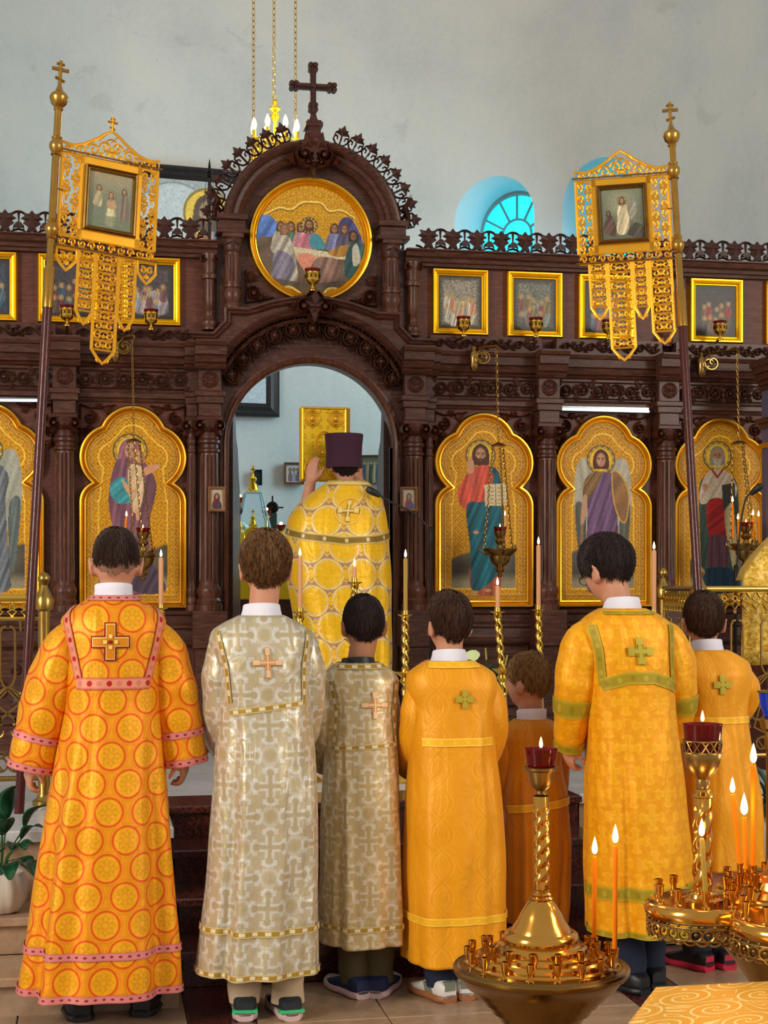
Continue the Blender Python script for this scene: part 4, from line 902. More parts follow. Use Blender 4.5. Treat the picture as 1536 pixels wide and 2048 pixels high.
class Robe:
    """tube lofted through horizontal rings (z, xc, yc, half width, half depth); back of the wearer faces -y"""
    NP = 129
    def __init__(s, rings, folds, nz=106, p=2.35, seed=0):
        s.r = interp_rings(rings, nz); s.z = s.r[:, 0]; s.ph = np.linspace(-pi, pi, s.NP); z0, z1 = s.z[0], s.z[-1]
        ph = s.ph[None, :]; t = ((z1 - s.z) / (z1 - z0))[:, None]
        cs, sn = np.cos(ph), np.sin(ph); x = np.sign(sn) * np.abs(sn) ** (2 / p); y = -np.sign(cs) * np.abs(cs) ** (2 / p)
        f = 0
        for (c, wd, am, drift, z_a) in folds:      # vertical folds: centre angle, width, depth, drift with height, start (0 top .. 1 hem)
            g = np.clip((t - z_a) / max(1 - z_a, .05), 0, 1) ** .8; cc = c + drift * t
            dd = (ph - cc + pi) % (2 * pi) - pi; f = f + am * g * np.exp(-(dd / (wd * (1 + .25 * t))) ** 2)
        rr = np.random.default_rng(seed)
        for k in range(7):
            c0, wd, am, za = rr.uniform(-1.5, 1.5), rr.uniform(.07, .14), rr.uniform(-.016, .016), rr.uniform(.2, .5); g = np.clip((t - za) / (1 - za), 0, 1) ** .9; f = f + am * g * np.exp(-((ph - c0 - rr.uniform(-.3, .3) * t) / (wd * (1 + .6 * t))) ** 2)
        for k in range(5): f = f + .0025 * t * np.sin((6 + 3 * k) * ph + rr.uniform(0, 6) + 2 * t * rr.uniform(-1, 1))
        f = f + .004 * np.sin(14 * t + 3 * np.sin(2 * ph + seed)) * np.cos(ph * 2 + 9 * t)
        w, d = s.r[:, 3][:, None], s.r[:, 4][:, None]
        s.X = s.r[:, 1][:, None] + w * x * (1 + f / np.maximum(w, .08) * .6); s.Y = s.r[:, 2][:, None] + d * y * (1 + f / np.maximum(d, .08)); s.Z = np.repeat(s.z[:, None], s.NP, 1)
        ds = np.hypot(np.diff(s.X, axis=1), np.diff(s.Y, axis=1)); S_ = np.concatenate([np.zeros((nz, 1)), np.cumsum(ds, 1)], 1); s.S = S_ - S_[:, s.NP // 2][:, None]
    def at(s, sv, z):
        j = np.clip((z - s.z[0]) / (s.z[-1] - s.z[0]) * (len(s.z) - 1), 0, len(s.z) - 1.001); i = int(j); t = j - i; o = []
        for A in (s.X, s.Y):
            a = np.interp(sv, s.S[i], A[i]); b = np.interp(sv, s.S[i + 1], A[i + 1]); o.append(a * (1 - t) + b * t)
        return np.array([o[0], o[1], z])
    def mesh(s):
        nz = len(s.z); V = np.stack([s.X, s.Y, s.Z], -1).reshape(-1, 3); i = np.arange(nz * s.NP).reshape(nz, s.NP)
        Fs = np.stack([i[:-1, :-1], i[:-1, 1:], i[1:, 1:], i[1:, :-1]], -1).reshape(-1, 4)
        return V, Fs, np.stack([s.S, s.Z], -1).reshape(-1, 2)
    def strip(s, path, w, mat, name, parent, off=.005, n=60):
        P = np.array(path, float); L = np.concatenate([[0], np.cumsum(np.hypot(*np.diff(P, axis=0).T))]); q = np.linspace(0, L[-1], n); P = np.stack([np.interp(q, L, P[:, 0]), np.interp(q, L, P[:, 1])], 1)
        T = np.gradient(P, axis=0); T /= np.maximum(np.linalg.norm(T, axis=1, keepdims=True), 1e-9); N = np.stack([-T[:, 1], T[:, 0]], 1); V, UV = [], []; K = 4
        for a in range(n):
            for b in range(K + 1):
                e = (b / K - .5) * w; pt = P[a] + N[a] * e; p0 = s.at(*pt); px_, pz_ = s.at(pt[0] + .012, pt[1]), s.at(pt[0], pt[1] + .012)
                nn = np.cross(px_ - p0, pz_ - p0); nn /= max(np.linalg.norm(nn), 1e-9); V.append(p0 + nn * off); UV.append((q[a], b / K))
        Fs = [(a * (K + 1) + b, (a + 1) * (K + 1) + b, (a + 1) * (K + 1) + b + 1, a * (K + 1) + b + 1) for a in range(n - 1) for b in range(K)]
        o = mesh_obj(name, V, Fs, mat, parent, True, uv=UV); return o
def sleeve_mesh(path, radii, seed=0, n=44, m=48, wr=.045):
    """path points (x, y, z), radii (r) along; open at the end; returns V, F, UV and a function for cuff bands"""
    P = np.array(path, float); L = np.concatenate([[0], np.cumsum(np.linalg.norm(np.diff(P, axis=0), axis=1))]); q = np.linspace(0, L[-1], n)
    C = smooth_poly(P, 12, False); C = np.vstack([C, P[-1:]]); LC = np.concatenate([[0], np.cumsum(np.linalg.norm(np.diff(C, axis=0), axis=1))]); q = np.linspace(0, LC[-1], n)
    Q = np.stack([np.interp(q, LC, C[:, k]) for k in range(3)], 1); R = np.interp(q / q[-1], np.linspace(0, 1, len(radii)), radii)
    T = np.gradient(Q, axis=0); T /= np.linalg.norm(T, axis=1, keepdims=True); rr = np.random.default_rng(seed); ph = rr.uniform(0, 6, 4)
    def ring(i, off=0.):
        t = T[i]; b = np.array([0, -1., 0]); b = b - t * (b @ t); b = b / max(np.linalg.norm(b), 1e-6) if np.linalg.norm(b) > .25 else np.array([0, 0, 1.]) - t * t[2]; b /= np.linalg.norm(b); a = np.cross(t, b)
        th = np.linspace(-pi, pi, m + 1); k = 1 + wr * np.sin(2.0 * q[i] * 24 + 2 * np.sin(th + ph[0]) + ph[1]) * .5 + wr * np.cos(3 * th + ph[2] + q[i] * 9) * min(1, q[i] * 4)
        r = R[i] * k + off; return Q[i] + np.outer(r * np.cos(th), b) + np.outer(r * np.sin(th), a), th * R[i]
    V, UV = [], []
    for i in range(n):
        p, u = ring(i); V.append(p); UV.append(np.stack([u, np.full(m + 1, -q[i])], 1))
    V = np.vstack(V); UV = np.vstack(UV); k = np.arange(n * (m + 1)).reshape(n, m + 1)
    Fs = np.stack([k[:-1, :-1], k[:-1, 1:], k[1:, 1:], k[1:, :-1]], -1).reshape(-1, 4)
    return V, Fs, UV, ring, q
def sleeve_band(sl, a, b, mat, parent, name='sleeve_band', off=.004):
    V, Fs, UV, ring, q = sl; i0, i1 = int(a * (len(q) - 1)), int(b * (len(q) - 1)); Vs, U = [], []
    for i in range(i0, i1 + 1):
        p, u = ring(i, off); Vs.append(p); U.append(np.stack([u, np.full(len(u), (i - i0) / max(i1 - i0, 1))], 1))
    m = len(Vs[0]); k = np.arange(len(Vs) * m).reshape(len(Vs), m); F_ = np.stack([k[:-1, :-1], k[:-1, 1:], k[1:, 1:], k[1:, :-1]], -1).reshape(-1, 4)
    return mesh_obj(name, np.vstack(Vs), F_, mat, parent, True, uv=np.vstack(U))

# --- heads, hair, hands
def head_points(n):
    """unit directions (x right, y forward, z up) -> head surface in head units of half sizes (.074, .094, .115)"""
    x, y, z = n[..., 0], n[..., 1], n[..., 2]
    px_, py_, pz_ = .074 * x, .094 * y, .115 * z
    jaw = np.clip(-z, 0, 1); px_ = px_ * (1 - .30 * jaw ** 1.3); py_ = np.where(y > 0, py_ * (1 - .06 * jaw), py_ * (1 - .42 * jaw ** 1.2))
    py_ = py_ + .012 * np.clip(z, 0, 1) * np.where(y < 0, -1, .3)              # fuller back of the skull
    fr = np.clip(y, 0, 1) ** 2
    nose = np.exp(-(x / .16) ** 2 - ((z + .12) / .20) ** 2) * fr; py_ = py_ + .024 * nose
    brow = np.exp(-((z - .17) / .09) ** 2) * fr; py_ = py_ + .005 * brow
    for q in (-1, 1): py_ = py_ - .010 * np.exp(-((x - q * .36) / .17) ** 2 - ((z - .02) / .10) ** 2) * fr; py_ = py_ + .005 * np.exp(-((x - q * .36) / .09) ** 2 - ((z - .02) / .045) ** 2) * fr
    py_ = py_ + .007 * np.exp(-(x / .30) ** 2 - ((z + .45) / .07) ** 2) * fr - .004 * np.exp(-(x / .3) ** 2 - ((z + .56) / .05) ** 2) * fr + .008 * np.exp(-(x / .3) ** 2 - ((z + .8) / .14) ** 2) * np.clip(y + .3, 0, 1)
    return np.stack([px_, py_, pz_], -1)
def sph_dirs(nu, nv):
    th = np.linspace(0, pi, nv); ph = np.linspace(0, 2 * pi, nu, endpoint=False); T, P = np.meshgrid(th, ph, indexing='ij')
    return np.stack([np.sin(T) * np.cos(P), np.sin(T) * np.sin(P), np.cos(T)], -1)
def head_rot(yaw, pitch, roll=0): return np.array(Matrix.Rotation(yaw, 3, 'Z') @ Matrix.Rotation(pitch, 3, 'X') @ Matrix.Rotation(roll, 3, 'Y'))
def add_head(m, c, s, R):
    D = sph_dirs(56, 40); P = head_points(D).reshape(-1, 3) * s @ R.T + c; nv, nu = 40, 56
    m.add(P, [(i * nu + j, (i + 1) * nu + j, (i + 1) * nu + (j + 1) % nu, i * nu + (j + 1) % nu) for i in range(nv - 1) for j in range(nu)])
    for q in (-1, 1):                              # ears: shell, rim and lobe
        e = np.array([q * .081, -.006, -.012]) * s; rot = Matrix(R.tolist()) @ Matrix.Rotation(q * .5, 3, 'Z')
        m.sphere(tuple(R @ e + c), (.009 * s, .02 * s, .033 * s), 14, 10, rot)
        rim = [(q * (.088 + .005 * cos(t)), -.014 - .016 * sin(t) * .9 - .004, -.010 + .031 * cos(t)) for t in np.linspace(-.3, 2.9, 10)]
        m.tube([tuple(R @ (np.array(p) * s) + c) for p in rim], .0062 * s, 7); m.sphere(tuple(R @ (np.array([q * .077, -.004, -.037]) * s) + c), .0085 * s, 8, 6)
def add_hand(m, w, d, nrm, side, s=1., curl=.5, thumb=.6):
    """w wrist, d forearm direction, nrm palm normal (the side fingers curl to), side: +1/-1 thumb side"""
    d = Vector(d).normalized(); nrm = Vector(nrm); nrm = (nrm - d * nrm.dot(d)).normalized(); lat = d.cross(nrm).normalized() * side; w = Vector(w)
    lens = (.072, .080, .074, .058)
    for k in range(4):
        lo = lat * ((1.5 - k) * .0185 * s); a = w + d * .012 * s + lo * .6; b = w + d * (.085 - .004 * abs(k - 1)) * s + lo; m.tube([a, (a + b) / 2, b], [.0155 * s, .0145 * s, .0118 * s], 8); m.sphere(b, .0118 * s, 8, 6)
        p = b; ang = curl * .5; L = lens[k] * s; r = [.0095, .0088, .0080, .0068]
        for g, f in enumerate((.45, .31, .24)):
            q = p + (d * cos(ang) + nrm * sin(ang)) * (L * f); m.tube([p, q], [r[g] * s, r[g + 1] * s], 8); m.sphere(q, r[g + 1] * s, 8, 6); p = q; ang += curl
    p = w + d * .025 * s + lat * .026 * s; q = p + (d * .75 + lat * .7 + nrm * thumb * .6).normalized() * .040 * s; e = q + (d * .9 + lat * .15 + nrm * thumb).normalized() * .030 * s; t = e + (d * 1.0 - lat * .1 + nrm * thumb).normalized() * .022 * s
    m.tube([w + d * .01 * s, p, q], [.015 * s, .0145 * s, .011 * s], 8); m.tube([q, e], [.011 * s, .0098 * s], 8); m.sphere(e, .0098 * s, 8, 6); m.tube([e, t], [.0098 * s, .0075 * s], 8); m.sphere(t, .0075 * s, 8, 6)
    m.sphere(w, (.024 * s, .022 * s, .022 * s), 10, 7)
def add_limb(m, pts, rad):
    for a, b, r0, r1 in zip(pts, pts[1:], rad, rad[1:]):
        a, b = Vector(a), Vector(b); m.tube([a.lerp(b, t) for t in (0, .25, .5, .75, 1)], [r0 + (r1 - r0) * t for t in (0, .25, .5, .75, 1)], 14)
    for p, r in zip(pts, rad): m.sphere(p, r, 12, 8)
def remeshed(m, name, mat, parent, voxel=.0082):
    o = m.build(name, mat, parent); md = o.modifiers.new('r', 'REMESH'); md.mode = 'VOXEL'; md.voxel_size = voxel; md.use_smooth_shade = True
    sm = o.modifiers.new('s', 'SMOOTH'); sm.factor = .5; sm.iterations = 2
    dg = bpy.context.evaluated_depsgraph_get(); me = bpy.data.meshes.new_from_object(o.evaluated_get(dg)); old = o.data; o.modifiers.clear(); o.data = me; bpy.data.meshes.remove(old)
    me.polygons.foreach_set('use_smooth', [True] * len(me.polygons)); me.materials.clear(); me.materials.append(mat.m); return o
def add_hair(c, s, R, mat, parent, top=.022, side=.012, hb=-.055, hs=.0, hf=.06, strands=1300, whorl=(0, -.35, 1), wave=.15, seed=0, tuft=.0, shag=0.):
    D = sph_dirs(72, 52); rr = np.random.default_rng(seed)
    def hline(n):
        az = np.arctan2(n[..., 0], -n[..., 1]); k = np.abs(az) / pi; return np.where(k < .5, hb + (hs - hb) * (k / .5) ** 1.15, hs + (hf - hs) * np.clip((k - .5) / .3, 0, 1)) + .006 * np.sin(az * 9 + seed)
    def surf(n, ex=0.):
        p = head_points(n); hl = hline(n); z = p[..., 2]; e = np.clip((z - hl) / .075, 0, 1) ** .7; zt = np.clip(z / .115, 0, 1); th = side + (top - side) * zt ** 1.3
        az = np.arctan2(n[..., 0], -n[..., 1]); th = th * (1 + wave * (np.sin(az * 11 + 5 * n[..., 2] + seed) * .5 + np.sin(az * 23 + 3 * seed) * .3)) + tuft * np.exp(-((az - .8) / .7) ** 2) * zt
        return p + n * ((th * e + .001)[..., None] + ex), z - hl
    P, ok = surf(D); nv, nu = 52, 72; V = P.reshape(-1, 3) * s @ R.T + c; o = ok.reshape(nv, nu) > -.004; Fs = []
    for i in range(nv - 1):
        for j in range(nu):
            k = (j + 1) % nu
            if o[i, j] and o[i + 1, j] and o[i + 1, k] and o[i, k]: Fs.append((i * nu + j, (i + 1) * nu + j, (i + 1) * nu + k, i * nu + k))
    m = MB().add(V, Fs); w = np.array(whorl, float); w /= np.linalg.norm(w)
    n = rr.normal(size=(strands * 4, 3)); n /= np.linalg.norm(n, axis=1, keepdims=True); _, a = surf(n); n = n[a > .004][:strands]; N = len(n)
    t = n - w * (n @ w)[:, None]; t /= np.maximum(np.linalg.norm(t, axis=1, keepdims=True), 1e-6); sw = np.cross(w[None, :], t) * rr.normal(0, .35, (N, 1)) + rr.normal(0, .08 + shag, (N, 3)); st = rr.uniform(.10, .16, (N, 1)) * (1 + shag * 2)
    q = n.copy(); C = []; ok = np.ones(N, bool)
    for g in range(5):
        pp, a = surf(q, .0); C.append((pp + q * (.0012 + .0016 * g * rr.uniform(.3, 1.2, (N, 1)) + shag * .012 * g / 4 * rr.uniform(0, 1, (N, 1)))) * s @ R.T + c); ok &= (a > -.012) | (g > 3)
        q = q + (t + sw) * st; q[:, 2] -= .03 * g; q /= np.linalg.norm(q, axis=1, keepdims=True)
    C = np.stack(C, 1)[ok]; N = len(C); T = np.gradient(C, axis=1); T /= np.maximum(np.linalg.norm(T, axis=2, keepdims=True), 1e-9); up = C - np.asarray(c); s1 = np.cross(T, up); s1 /= np.maximum(np.linalg.norm(s1, axis=2, keepdims=True), 1e-9); s2 = np.cross(s1, T)
    rad = np.array([.0034, .003, .0025, .0018, .0008])[None, :, None]; TV = np.stack([C + s1 * rad, C - s1 * rad, C + s2 * rad], 2).reshape(-1, 3); k0 = (np.arange(N) * 15)[:, None, None, None]; g_ = (np.arange(4) * 3)[None, :, None, None]; qd = np.array([[0, 1, 4, 3], [1, 2, 5, 4], [2, 0, 3, 5]])[None, None]
    m.add(TV, (k0 + g_ + qd).reshape(-1, 4).tolist())
    ob = m.build('hair', mat, parent, smooth=True, angle=70); return ob
def shoe(parent, x, y, z, yaw, L, upper, sole, heel=None, name='shoe', w=.048, hi=.085, stripes=None):
    """heel towards -y"""
    R = np.array(Matrix.Rotation(yaw, 3, 'Z')); n = 14; V, Fs = [], []; K = 16
    sec = [(0, .62, .80), (.03, .86, .92), (.12, .95, 1.0), (.3, .92, .98), (.45, .95, .85), (.62, 1.1, .62), (.8, 1.1, .5), (.93, .85, .4), (1.0, .4, .25)]
    a = np.array(sec); t = np.linspace(0, 1, n); ws = np.interp(t, a[:, 0], a[:, 1]) * w; hs = np.interp(t, a[:, 0], a[:, 2]) * hi
    def loft(z0, kh, kw, zt=None):
        V = []
        for i in range(n):
            for j in range(K):
                th = 2 * pi * j / K; xx = ws[i] * kw * np.sign(cos(th)) * abs(cos(th)) ** .6; top = (hs[i] if zt is None else zt + .012 * (abs(t[i] - .3) > .45) ); zz = z0 + (top - z0) * (.5 + .5 * np.sign(sin(th)) * abs(sin(th)) ** .5)
                V.append(R @ np.array([xx, (t[i] - .22) * L, zz]) + np.array([x, y, z]))
        F_ = [(i * K + j, i * K + (j + 1) % K, (i + 1) * K + (j + 1) % K, (i + 1) * K + j) for i in range(n - 1) for j in range(K)] + [tuple(range(K - 1, -1, -1)), tuple(range((n - 1) * K, n * K))]
        return V, F_
    o = MB().add(*loft(.018, 1, .96)).build(name, upper, parent, smooth=True, angle=50); MB().add(*loft(0.0, 1, 1.06, .03)).build('sole', sole, o, smooth=True, angle=50)
    if heel:
        heel, hz0, hz1, hw_ = heel
        V = [R @ np.array([q * w * hw_, -.225 * L, zz]) + np.array([x, y, z]) for zz in (hz0, hz1) for q in (-1, 1)] + [R @ np.array([q * w * hw_, -.1 * L, zz]) + np.array([x, y, z]) for zz in (hz0, hz1) for q in (-1, 1)]
        MB().add(V, [(0, 1, 3, 2), (4, 6, 7, 5), (0, 4, 5, 1), (2, 3, 7, 6), (0, 2, 6, 4), (1, 5, 7, 3)]).build('heel_tab', heel, o)
    if stripes:
        for q in (-1, 1):
            for k in range(3):
                V = [R @ np.array([q * w * (.93 + .03 * e), (.06 + .07 * k + dz * .05 - .02) * L + yy * .006, .03 + dz * .035]) + np.array([x, y, z]) for e in (0, 1) for dz in (0, 1) for yy in (-1, 1)]
                MB().add(V, [(0, 1, 3, 2), (4, 6, 7, 5), (0, 4, 5, 1), (2, 3, 7, 6), (0, 2, 6, 4), (1, 5, 7, 3)]).build('stripe', stripes, o)
    return o
def depth_to_Y(px, d): return d / (tan(TH + atan((px - CX) / F)) * sin(TH) + cos(TH))

def person(label, d, rings, sleeves, head, skin, hair, robe_mat, folds, collar=SHIRT, z_floor=0., shoes=None, legs=None, trousers=None, seed=0, robe_name='robe', hands=True, collar_h=.045, body_extra=None, cuff=None):
    cxp = rings[len(rings) // 2][1]; Y0 = depth_to_Y(cxp, d); k = d / F
    def wp(px, py, dy=0.):
        p = at(px, py, Y0); return np.array([p.x, Y0 + dy, p.z])
    base = wp(cxp, 1165); root = thing('person', label, 'person', (base[0], Y0, z_floor), None)
    R = []
    for r in rings:
        py, px, hw, hd = r[:4]; yc = r[4] if len(r) > 4 else 0.; p = wp(px, py); R.append((p[2], p[0], Y0 + yc, hw * k, hd))
    rb = Robe(R, folds, seed=seed); V, Fs, UV = rb.mesh(); allV, allF, allU, sls = [V], [Fs], [UV], []; n = len(V)
    sleeves = [([(a[0][0] + (cxp - a[0][0]) * .5, a[0][1] - 14, 0)] + a, [b[0] * .5] + b) if len(b) < 5 else (a, b) for a, b in sleeves]
    for sp, sr in sleeves:
        path = [wp(a, b, c) for a, b, c in sp]; sl = sleeve_mesh(path, [q * k for q in sr], seed + len(sls)); sls.append(sl); allV.append(sl[0]); allF.append(sl[1] + n); allU.append(sl[2]); n += len(sl[0])
    robe = mesh_obj(robe_name, np.vstack(allV), np.vstack(allF), robe_mat, root, True, uv=np.vstack(allU))
    sd = robe.modifiers.new('thick', 'SOLIDIFY'); sd.thickness = .004; sd.offset = -1
    # body
    hx, hy, s, yaw, pitch = head[:5]; hc = wp(hx, hy); hc[1] = Y0 + .015 + (head[5] if len(head) > 5 else 0); Rm = head_rot(yaw, pitch); m = MB(); add_head(m, hc, s, Rm)
    top = R[np.argmax([q[0] for q in R])]; nb = np.array([top[1], top[2] + .005, top[0] - .05]); nt = hc + Rm @ np.array([0, -.018, -.06]) * s
    m.tube([nb, nb * .5 + nt * .5, nt, hc + Rm @ np.array([0, -.012, -.01]) * s], [.062 * s, .053 * s, .053 * s, .05 * s], 18)
    sh = max(q[3] for q in R[len(R) // 2:]); Rz = sorted(R, key=lambda q: q[0]); zt, z0 = Rz[-1][0], z_floor; H = zt - z0; rg = interp_rings(R, 60)
    def cen(z): return np.array([np.interp(z, rg[:, 0], rg[:, 1]), np.interp(z, rg[:, 0], rg[:, 2]), z])
    def half(z): return np.interp(z, rg[:, 0], rg[:, 3]), np.interp(z, rg[:, 0], rg[:, 4])
    for f in (.88, .83, .78, .72, .66, .60, .55):
        z = z0 + H * f; w_, d_ = half(z); m.sphere(cen(z), (w_ * .66, d_ * .66, H * .06), 16, 10)
    hipz = z0 + H * .55; cx_, cy_ = cen(hipz)[:2]; ftx = [p for p in (shoes or [])]
    fp = []
    if shoes:
        for (fx, fy, fyaw) in shoes['at']: q = wp(fx, fy); yy = None; dd = (ZC - z_floor) * F / (fy - HY); Yf = depth_to_Y(fx, dd); fp.append((at(fx, fy, Yf).x, Yf, fyaw))
    else: fp = [(cx_ - .09, Y0, 0), (cx_ + .09, Y0, 0)]
    for q, (fx, fy, fyaw) in zip((-1, 1), fp): add_limb(m, [(cx_ + q * .07, cy_, hipz), (cx_ * .5 + fx * .5 + q * .02, cy_ + .01, z0 + H * .30), (fx, fy + .03, z0 + .09), (fx, fy + .10, z0 + .05)], [.075, .055, .036, .034])
    for (sp, sr), q in zip(sleeves, (-1, 1)):
        path = [wp(a, b, c) for a, b, c in sp]; path = path[1:]; sh_ = path[0] + np.array([-q * .02, 0, -.03]); e = Vector(path[-1]) - Vector(path[-2]); e.normalize(); wr = Vector(path[-1]) + e * (cuff if cuff is not None else -.03)
        add_limb(m, [tuple(sh_)] + [tuple(p) for p in path[1:-1]] + [tuple(wr)], [.046] + [.04] * (len(path) - 2) + [.027])
        if hands: add_hand(m, wr, e, (-q, .35, 0) if abs(e.z) > .6 else (0, 0, -1), (1 if q < 0 else -1) if abs(e.z) > .6 else q, s * .95, .8, .7)
    if body_extra: body_extra(m, wp, Y0)
    remeshed(m, 'body', skin, root)
    if hair: add_hair(hc, s, Rm, parent=root, **hair)
    if collar is not None:
        cz = zt; kx, ky = .058 * s, .062 * s; bx, by = top[3] / kx, top[4] / ky; mc = MB(); cc = np.array([top[1], top[2]])
        bm = min(bx, by) * .97; pr = [(bm, -.012), (bm, -.002), (bm * .45 + .6, collar_h * .35), (1.12, collar_h * .75), (1.07, collar_h * .82), (1.03, collar_h * .75), (1.06, .01), (1.1, -.03)]; K = 36
        Vc = [(cc[0] + kx * r * cos(t), cc[1] + ky * r * sin(t), cz + z + (.008 * max(0, -sin(t)) - .02 * max(0, sin(t))) * (z > .005)) for r, z in pr for t in np.linspace(0, 2 * pi, K, endpoint=False)]
        mc.add(Vc, [(i * K + j, i * K + (j + 1) % K, (i + 1) * K + (j + 1) % K, (i + 1) * K + j) for i in range(len(pr) - 1) for j in range(K)] + [((len(pr) - 1) * K + j, (len(pr) - 1) * K + (j + 1) % K, (j + 1) % K, j) for j in range(K)])
        mc.build('shirt_collar' if collar is SHIRT else 'tee_collar', collar, root, smooth=True, angle=60)
    if trousers is not None:
        for q, (fx, fy, fyaw) in zip((-1, 1), fp):
            mt = MB(); zs = np.linspace(z0 + .05, z0 + H * .56, 14)
            pts = [(fx + (cx_ + q * .07 - fx) * t * .6, fy + .02 + (cy_ - fy) * t * .5, z) for t, z in zip(np.linspace(0, 1, 14), zs)]; rad = [.058 + .02 * t + .004 * sin(t * 40 + q) * (1 - t) for t in np.linspace(0, 1, 14)]
            mt.tube(pts, rad, 18); mt.build('trouser_leg', trousers, root, smooth=True, angle=60)
    if shoes:
        for fx, fy, fyaw in fp: shoe(root, fx, fy, z_floor, fyaw, shoes.get('L', .26), shoes['upper'], shoes['sole'], shoes.get('heel'), w=shoes.get('w', .046), hi=shoes.get('hi', .085), stripes=shoes.get('stripes'))
    return root, rb, robe, sls, wp, k
# --- vestment cloth
def lattice(m, u, v, dx, dz):
    def cell(o):
        x = ((u / dx + o).frac() - .5) * dx; y = ((v / dz + o).frac() - .5) * dz; return x, y, (x * x + y * y).sqrt()
    xa, ya, da = cell(.5); xb, yb, db = cell(0.); sel = da.lt(db); return xb + sel * (xa - xb), yb + sel * (ya - yb), da.min(db)
def cloth(name, base, rough=.5, metal=.3, sheen=.25):
    m = Mat(name, base, rough, metal); m.b.inputs['Sheen Weight'].default_value = sheen * .25; m.b.inputs['Specular IOR Level'].default_value = .35; m.b.inputs['Sheen Roughness'].default_value = .4; return m
def wrinkle(m, strength=.55, dist=.03):
    b2 = m.node('ShaderNodeBump'); b2.inputs['Strength'].default_value = strength; b2.inputs['Distance'].default_value = dist
    h = m.noise(m.co('UV', (11, 2.2, 1)), 1.0, 3, .5, .8) * .7 + m.noise(m.co('UV', (6, 5, 1)), 1.6, 2, .5, 1.5) * .3
    m.t.links.new(h.v, b2.inputs['Height']); l = m.b.inputs['Normal'].links
    if l: m.t.links.new(b2.outputs[0], l[0].from_node.inputs['Normal'])
    else: m.t.links.new(b2.outputs[0], m.b.inputs['Normal'])
    return m
def mat_rings():
    m = cloth('orange_gold_ring_brocade', '#f09a08'); u, v = m.uv(); x, y, d = lattice(m, u, v, .128, .190)
    ring = d.band(.0475, .0042, .0012); a = y.atan2(x); pet = ((a * 8.).cos() * .009 + .026 - d).abs().lt(.0028, .001); pet2 = d.band(.012, .003, .001); dots = ((a * 8.).cos() - .2).lt(0.) * d.band(.024, .006, .001)
    tex = m.noise(m.co('UV', (1, 1, 1)), 60, 3)
    c = m.mix(d.lt(.0475, .001), m.mix(tex, '#ea8e04', '#f4a008'), m.mix(tex, '#e89a06', '#f4ae0e'))
    c = m.mix((pet.max(pet2)).max(dots) * .4, c, '#b87c10'); out = d.band(.058, .003, .0015) * .35; c = m.mix(out, c, '#c87a10'); c = m.mix(ring, c, '#de5a0a')
    m.set(Base_Color=c); m.bump(ring * .6 + tex * .4, .15, .002); return m
def cross_shape(x, y, L, t, soft=.0035):
    ax, ay = x.abs(), y.abs(); mx, mn = ax.max(ay), ax.min(ay); fl = mx.band(L * .78, L * .14) * t * .7; return mn.lt(fl + t, soft) * mx.lt(L, soft)
def mat_cross(name, base, base2, cr, cr2, dx, dz, metal=.3, rough=.4):
    m = cloth(name, base, rough, metal); u, v = m.uv(); x, y, d = lattice(m, u, v, dx, dz)
    tex = m.noise(m.co('UV'), 130, 3); big = m.noise(m.co('UV'), 7, 2)
    o = cross_shape(x, y, dx * .36, dx * .085); i = cross_shape(x, y, dx * .31, dx * .04); xx, yy, d2 = lattice(m, u + dx * .5, v, dx, dz); sq = xx.abs().max(yy.abs()); dia = ((u / .012).frac() - .5).abs() + ((v / .012).frac() - .5).abs()
    c = m.mix(big, base, base2); c = m.mix(d2.band(dx * .16, dx * .03, .004) * .45, c, cr); c = m.mix(d2.lt(dx * .09, .004) * .35, c, cr2); c = m.mix(o * .9, c, cr); c = m.mix(i * .8, c, cr2); c = m.mix(tex.lt(.42, .06) * .3, c, cr2)
    m.set(Base_Color=c); m.bump(o + tex * .4, .12, .002); return m
def mat_damask(name, a, b, line):
    m = cloth(name, a, .5, .12); u, v = m.uv(); tex = m.noise(m.co('UV'), 90, 3); big = m.noise(m.co('UV'), 5, 2)
    w = (v * (2 * pi / .23)).sin() * .22; f1 = ((u / .17 + w).frac() - .5).abs(); f2 = ((u / .17 - w).frac() - .5).abs(); f = f1.min(f2); lines = f.band(.06, .018, .01).max(f.band(.14, .01, .008) * .7)
    x, y, d = lattice(m, u, v, .17, .23); an = y.atan2(x); fl = (((an * 5.).cos() * .012 + .030) - d).abs().lt(.004, .002).max(d.lt(.010, .003)); c = m.mix(big, a, b); c = m.mix((lines.max(fl * .5)) * .4, c, line); c = m.mix(tex * .25, c, b)
    m.set(Base_Color=c); m.bump(lines + tex * .5, .15, .002); return m
def mat_priest():
    m = cloth('yellow_ring_brocade', '#f0b810', .42, .2); u, v = m.uv(); x, y, d = lattice(m, u, v, .19, .29); tex = m.noise(m.co('UV'), 60, 3); a = y.atan2(x)
    c = m.mix(tex, '#e8a808', '#ffd020'); gap = d.lt(.086, .002); fl = ((a * 4.).cos() * .03 + .05 - d).abs().lt(.004, .002); x2, y2, d2 = lattice(m, u + .095, v, .19, .29); bud = x2.abs() + y2.abs()
    c = m.mix(1 - gap, c, m.mix(bud.lt(.030, .003).max(bud.band(.045, .006, .002)), '#a88878', '#f0b818')); c = m.mix(d.band(.079, .0035, .0015), c, '#e8d2a0'); c = m.mix(d.band(.066, .0022, .001) * .8, c, '#e2c070'); c = m.mix(fl * .35, c, '#c88c10')
    m.set(Base_Color=c); m.bump(gap + tex * .3, .12, .003); return m
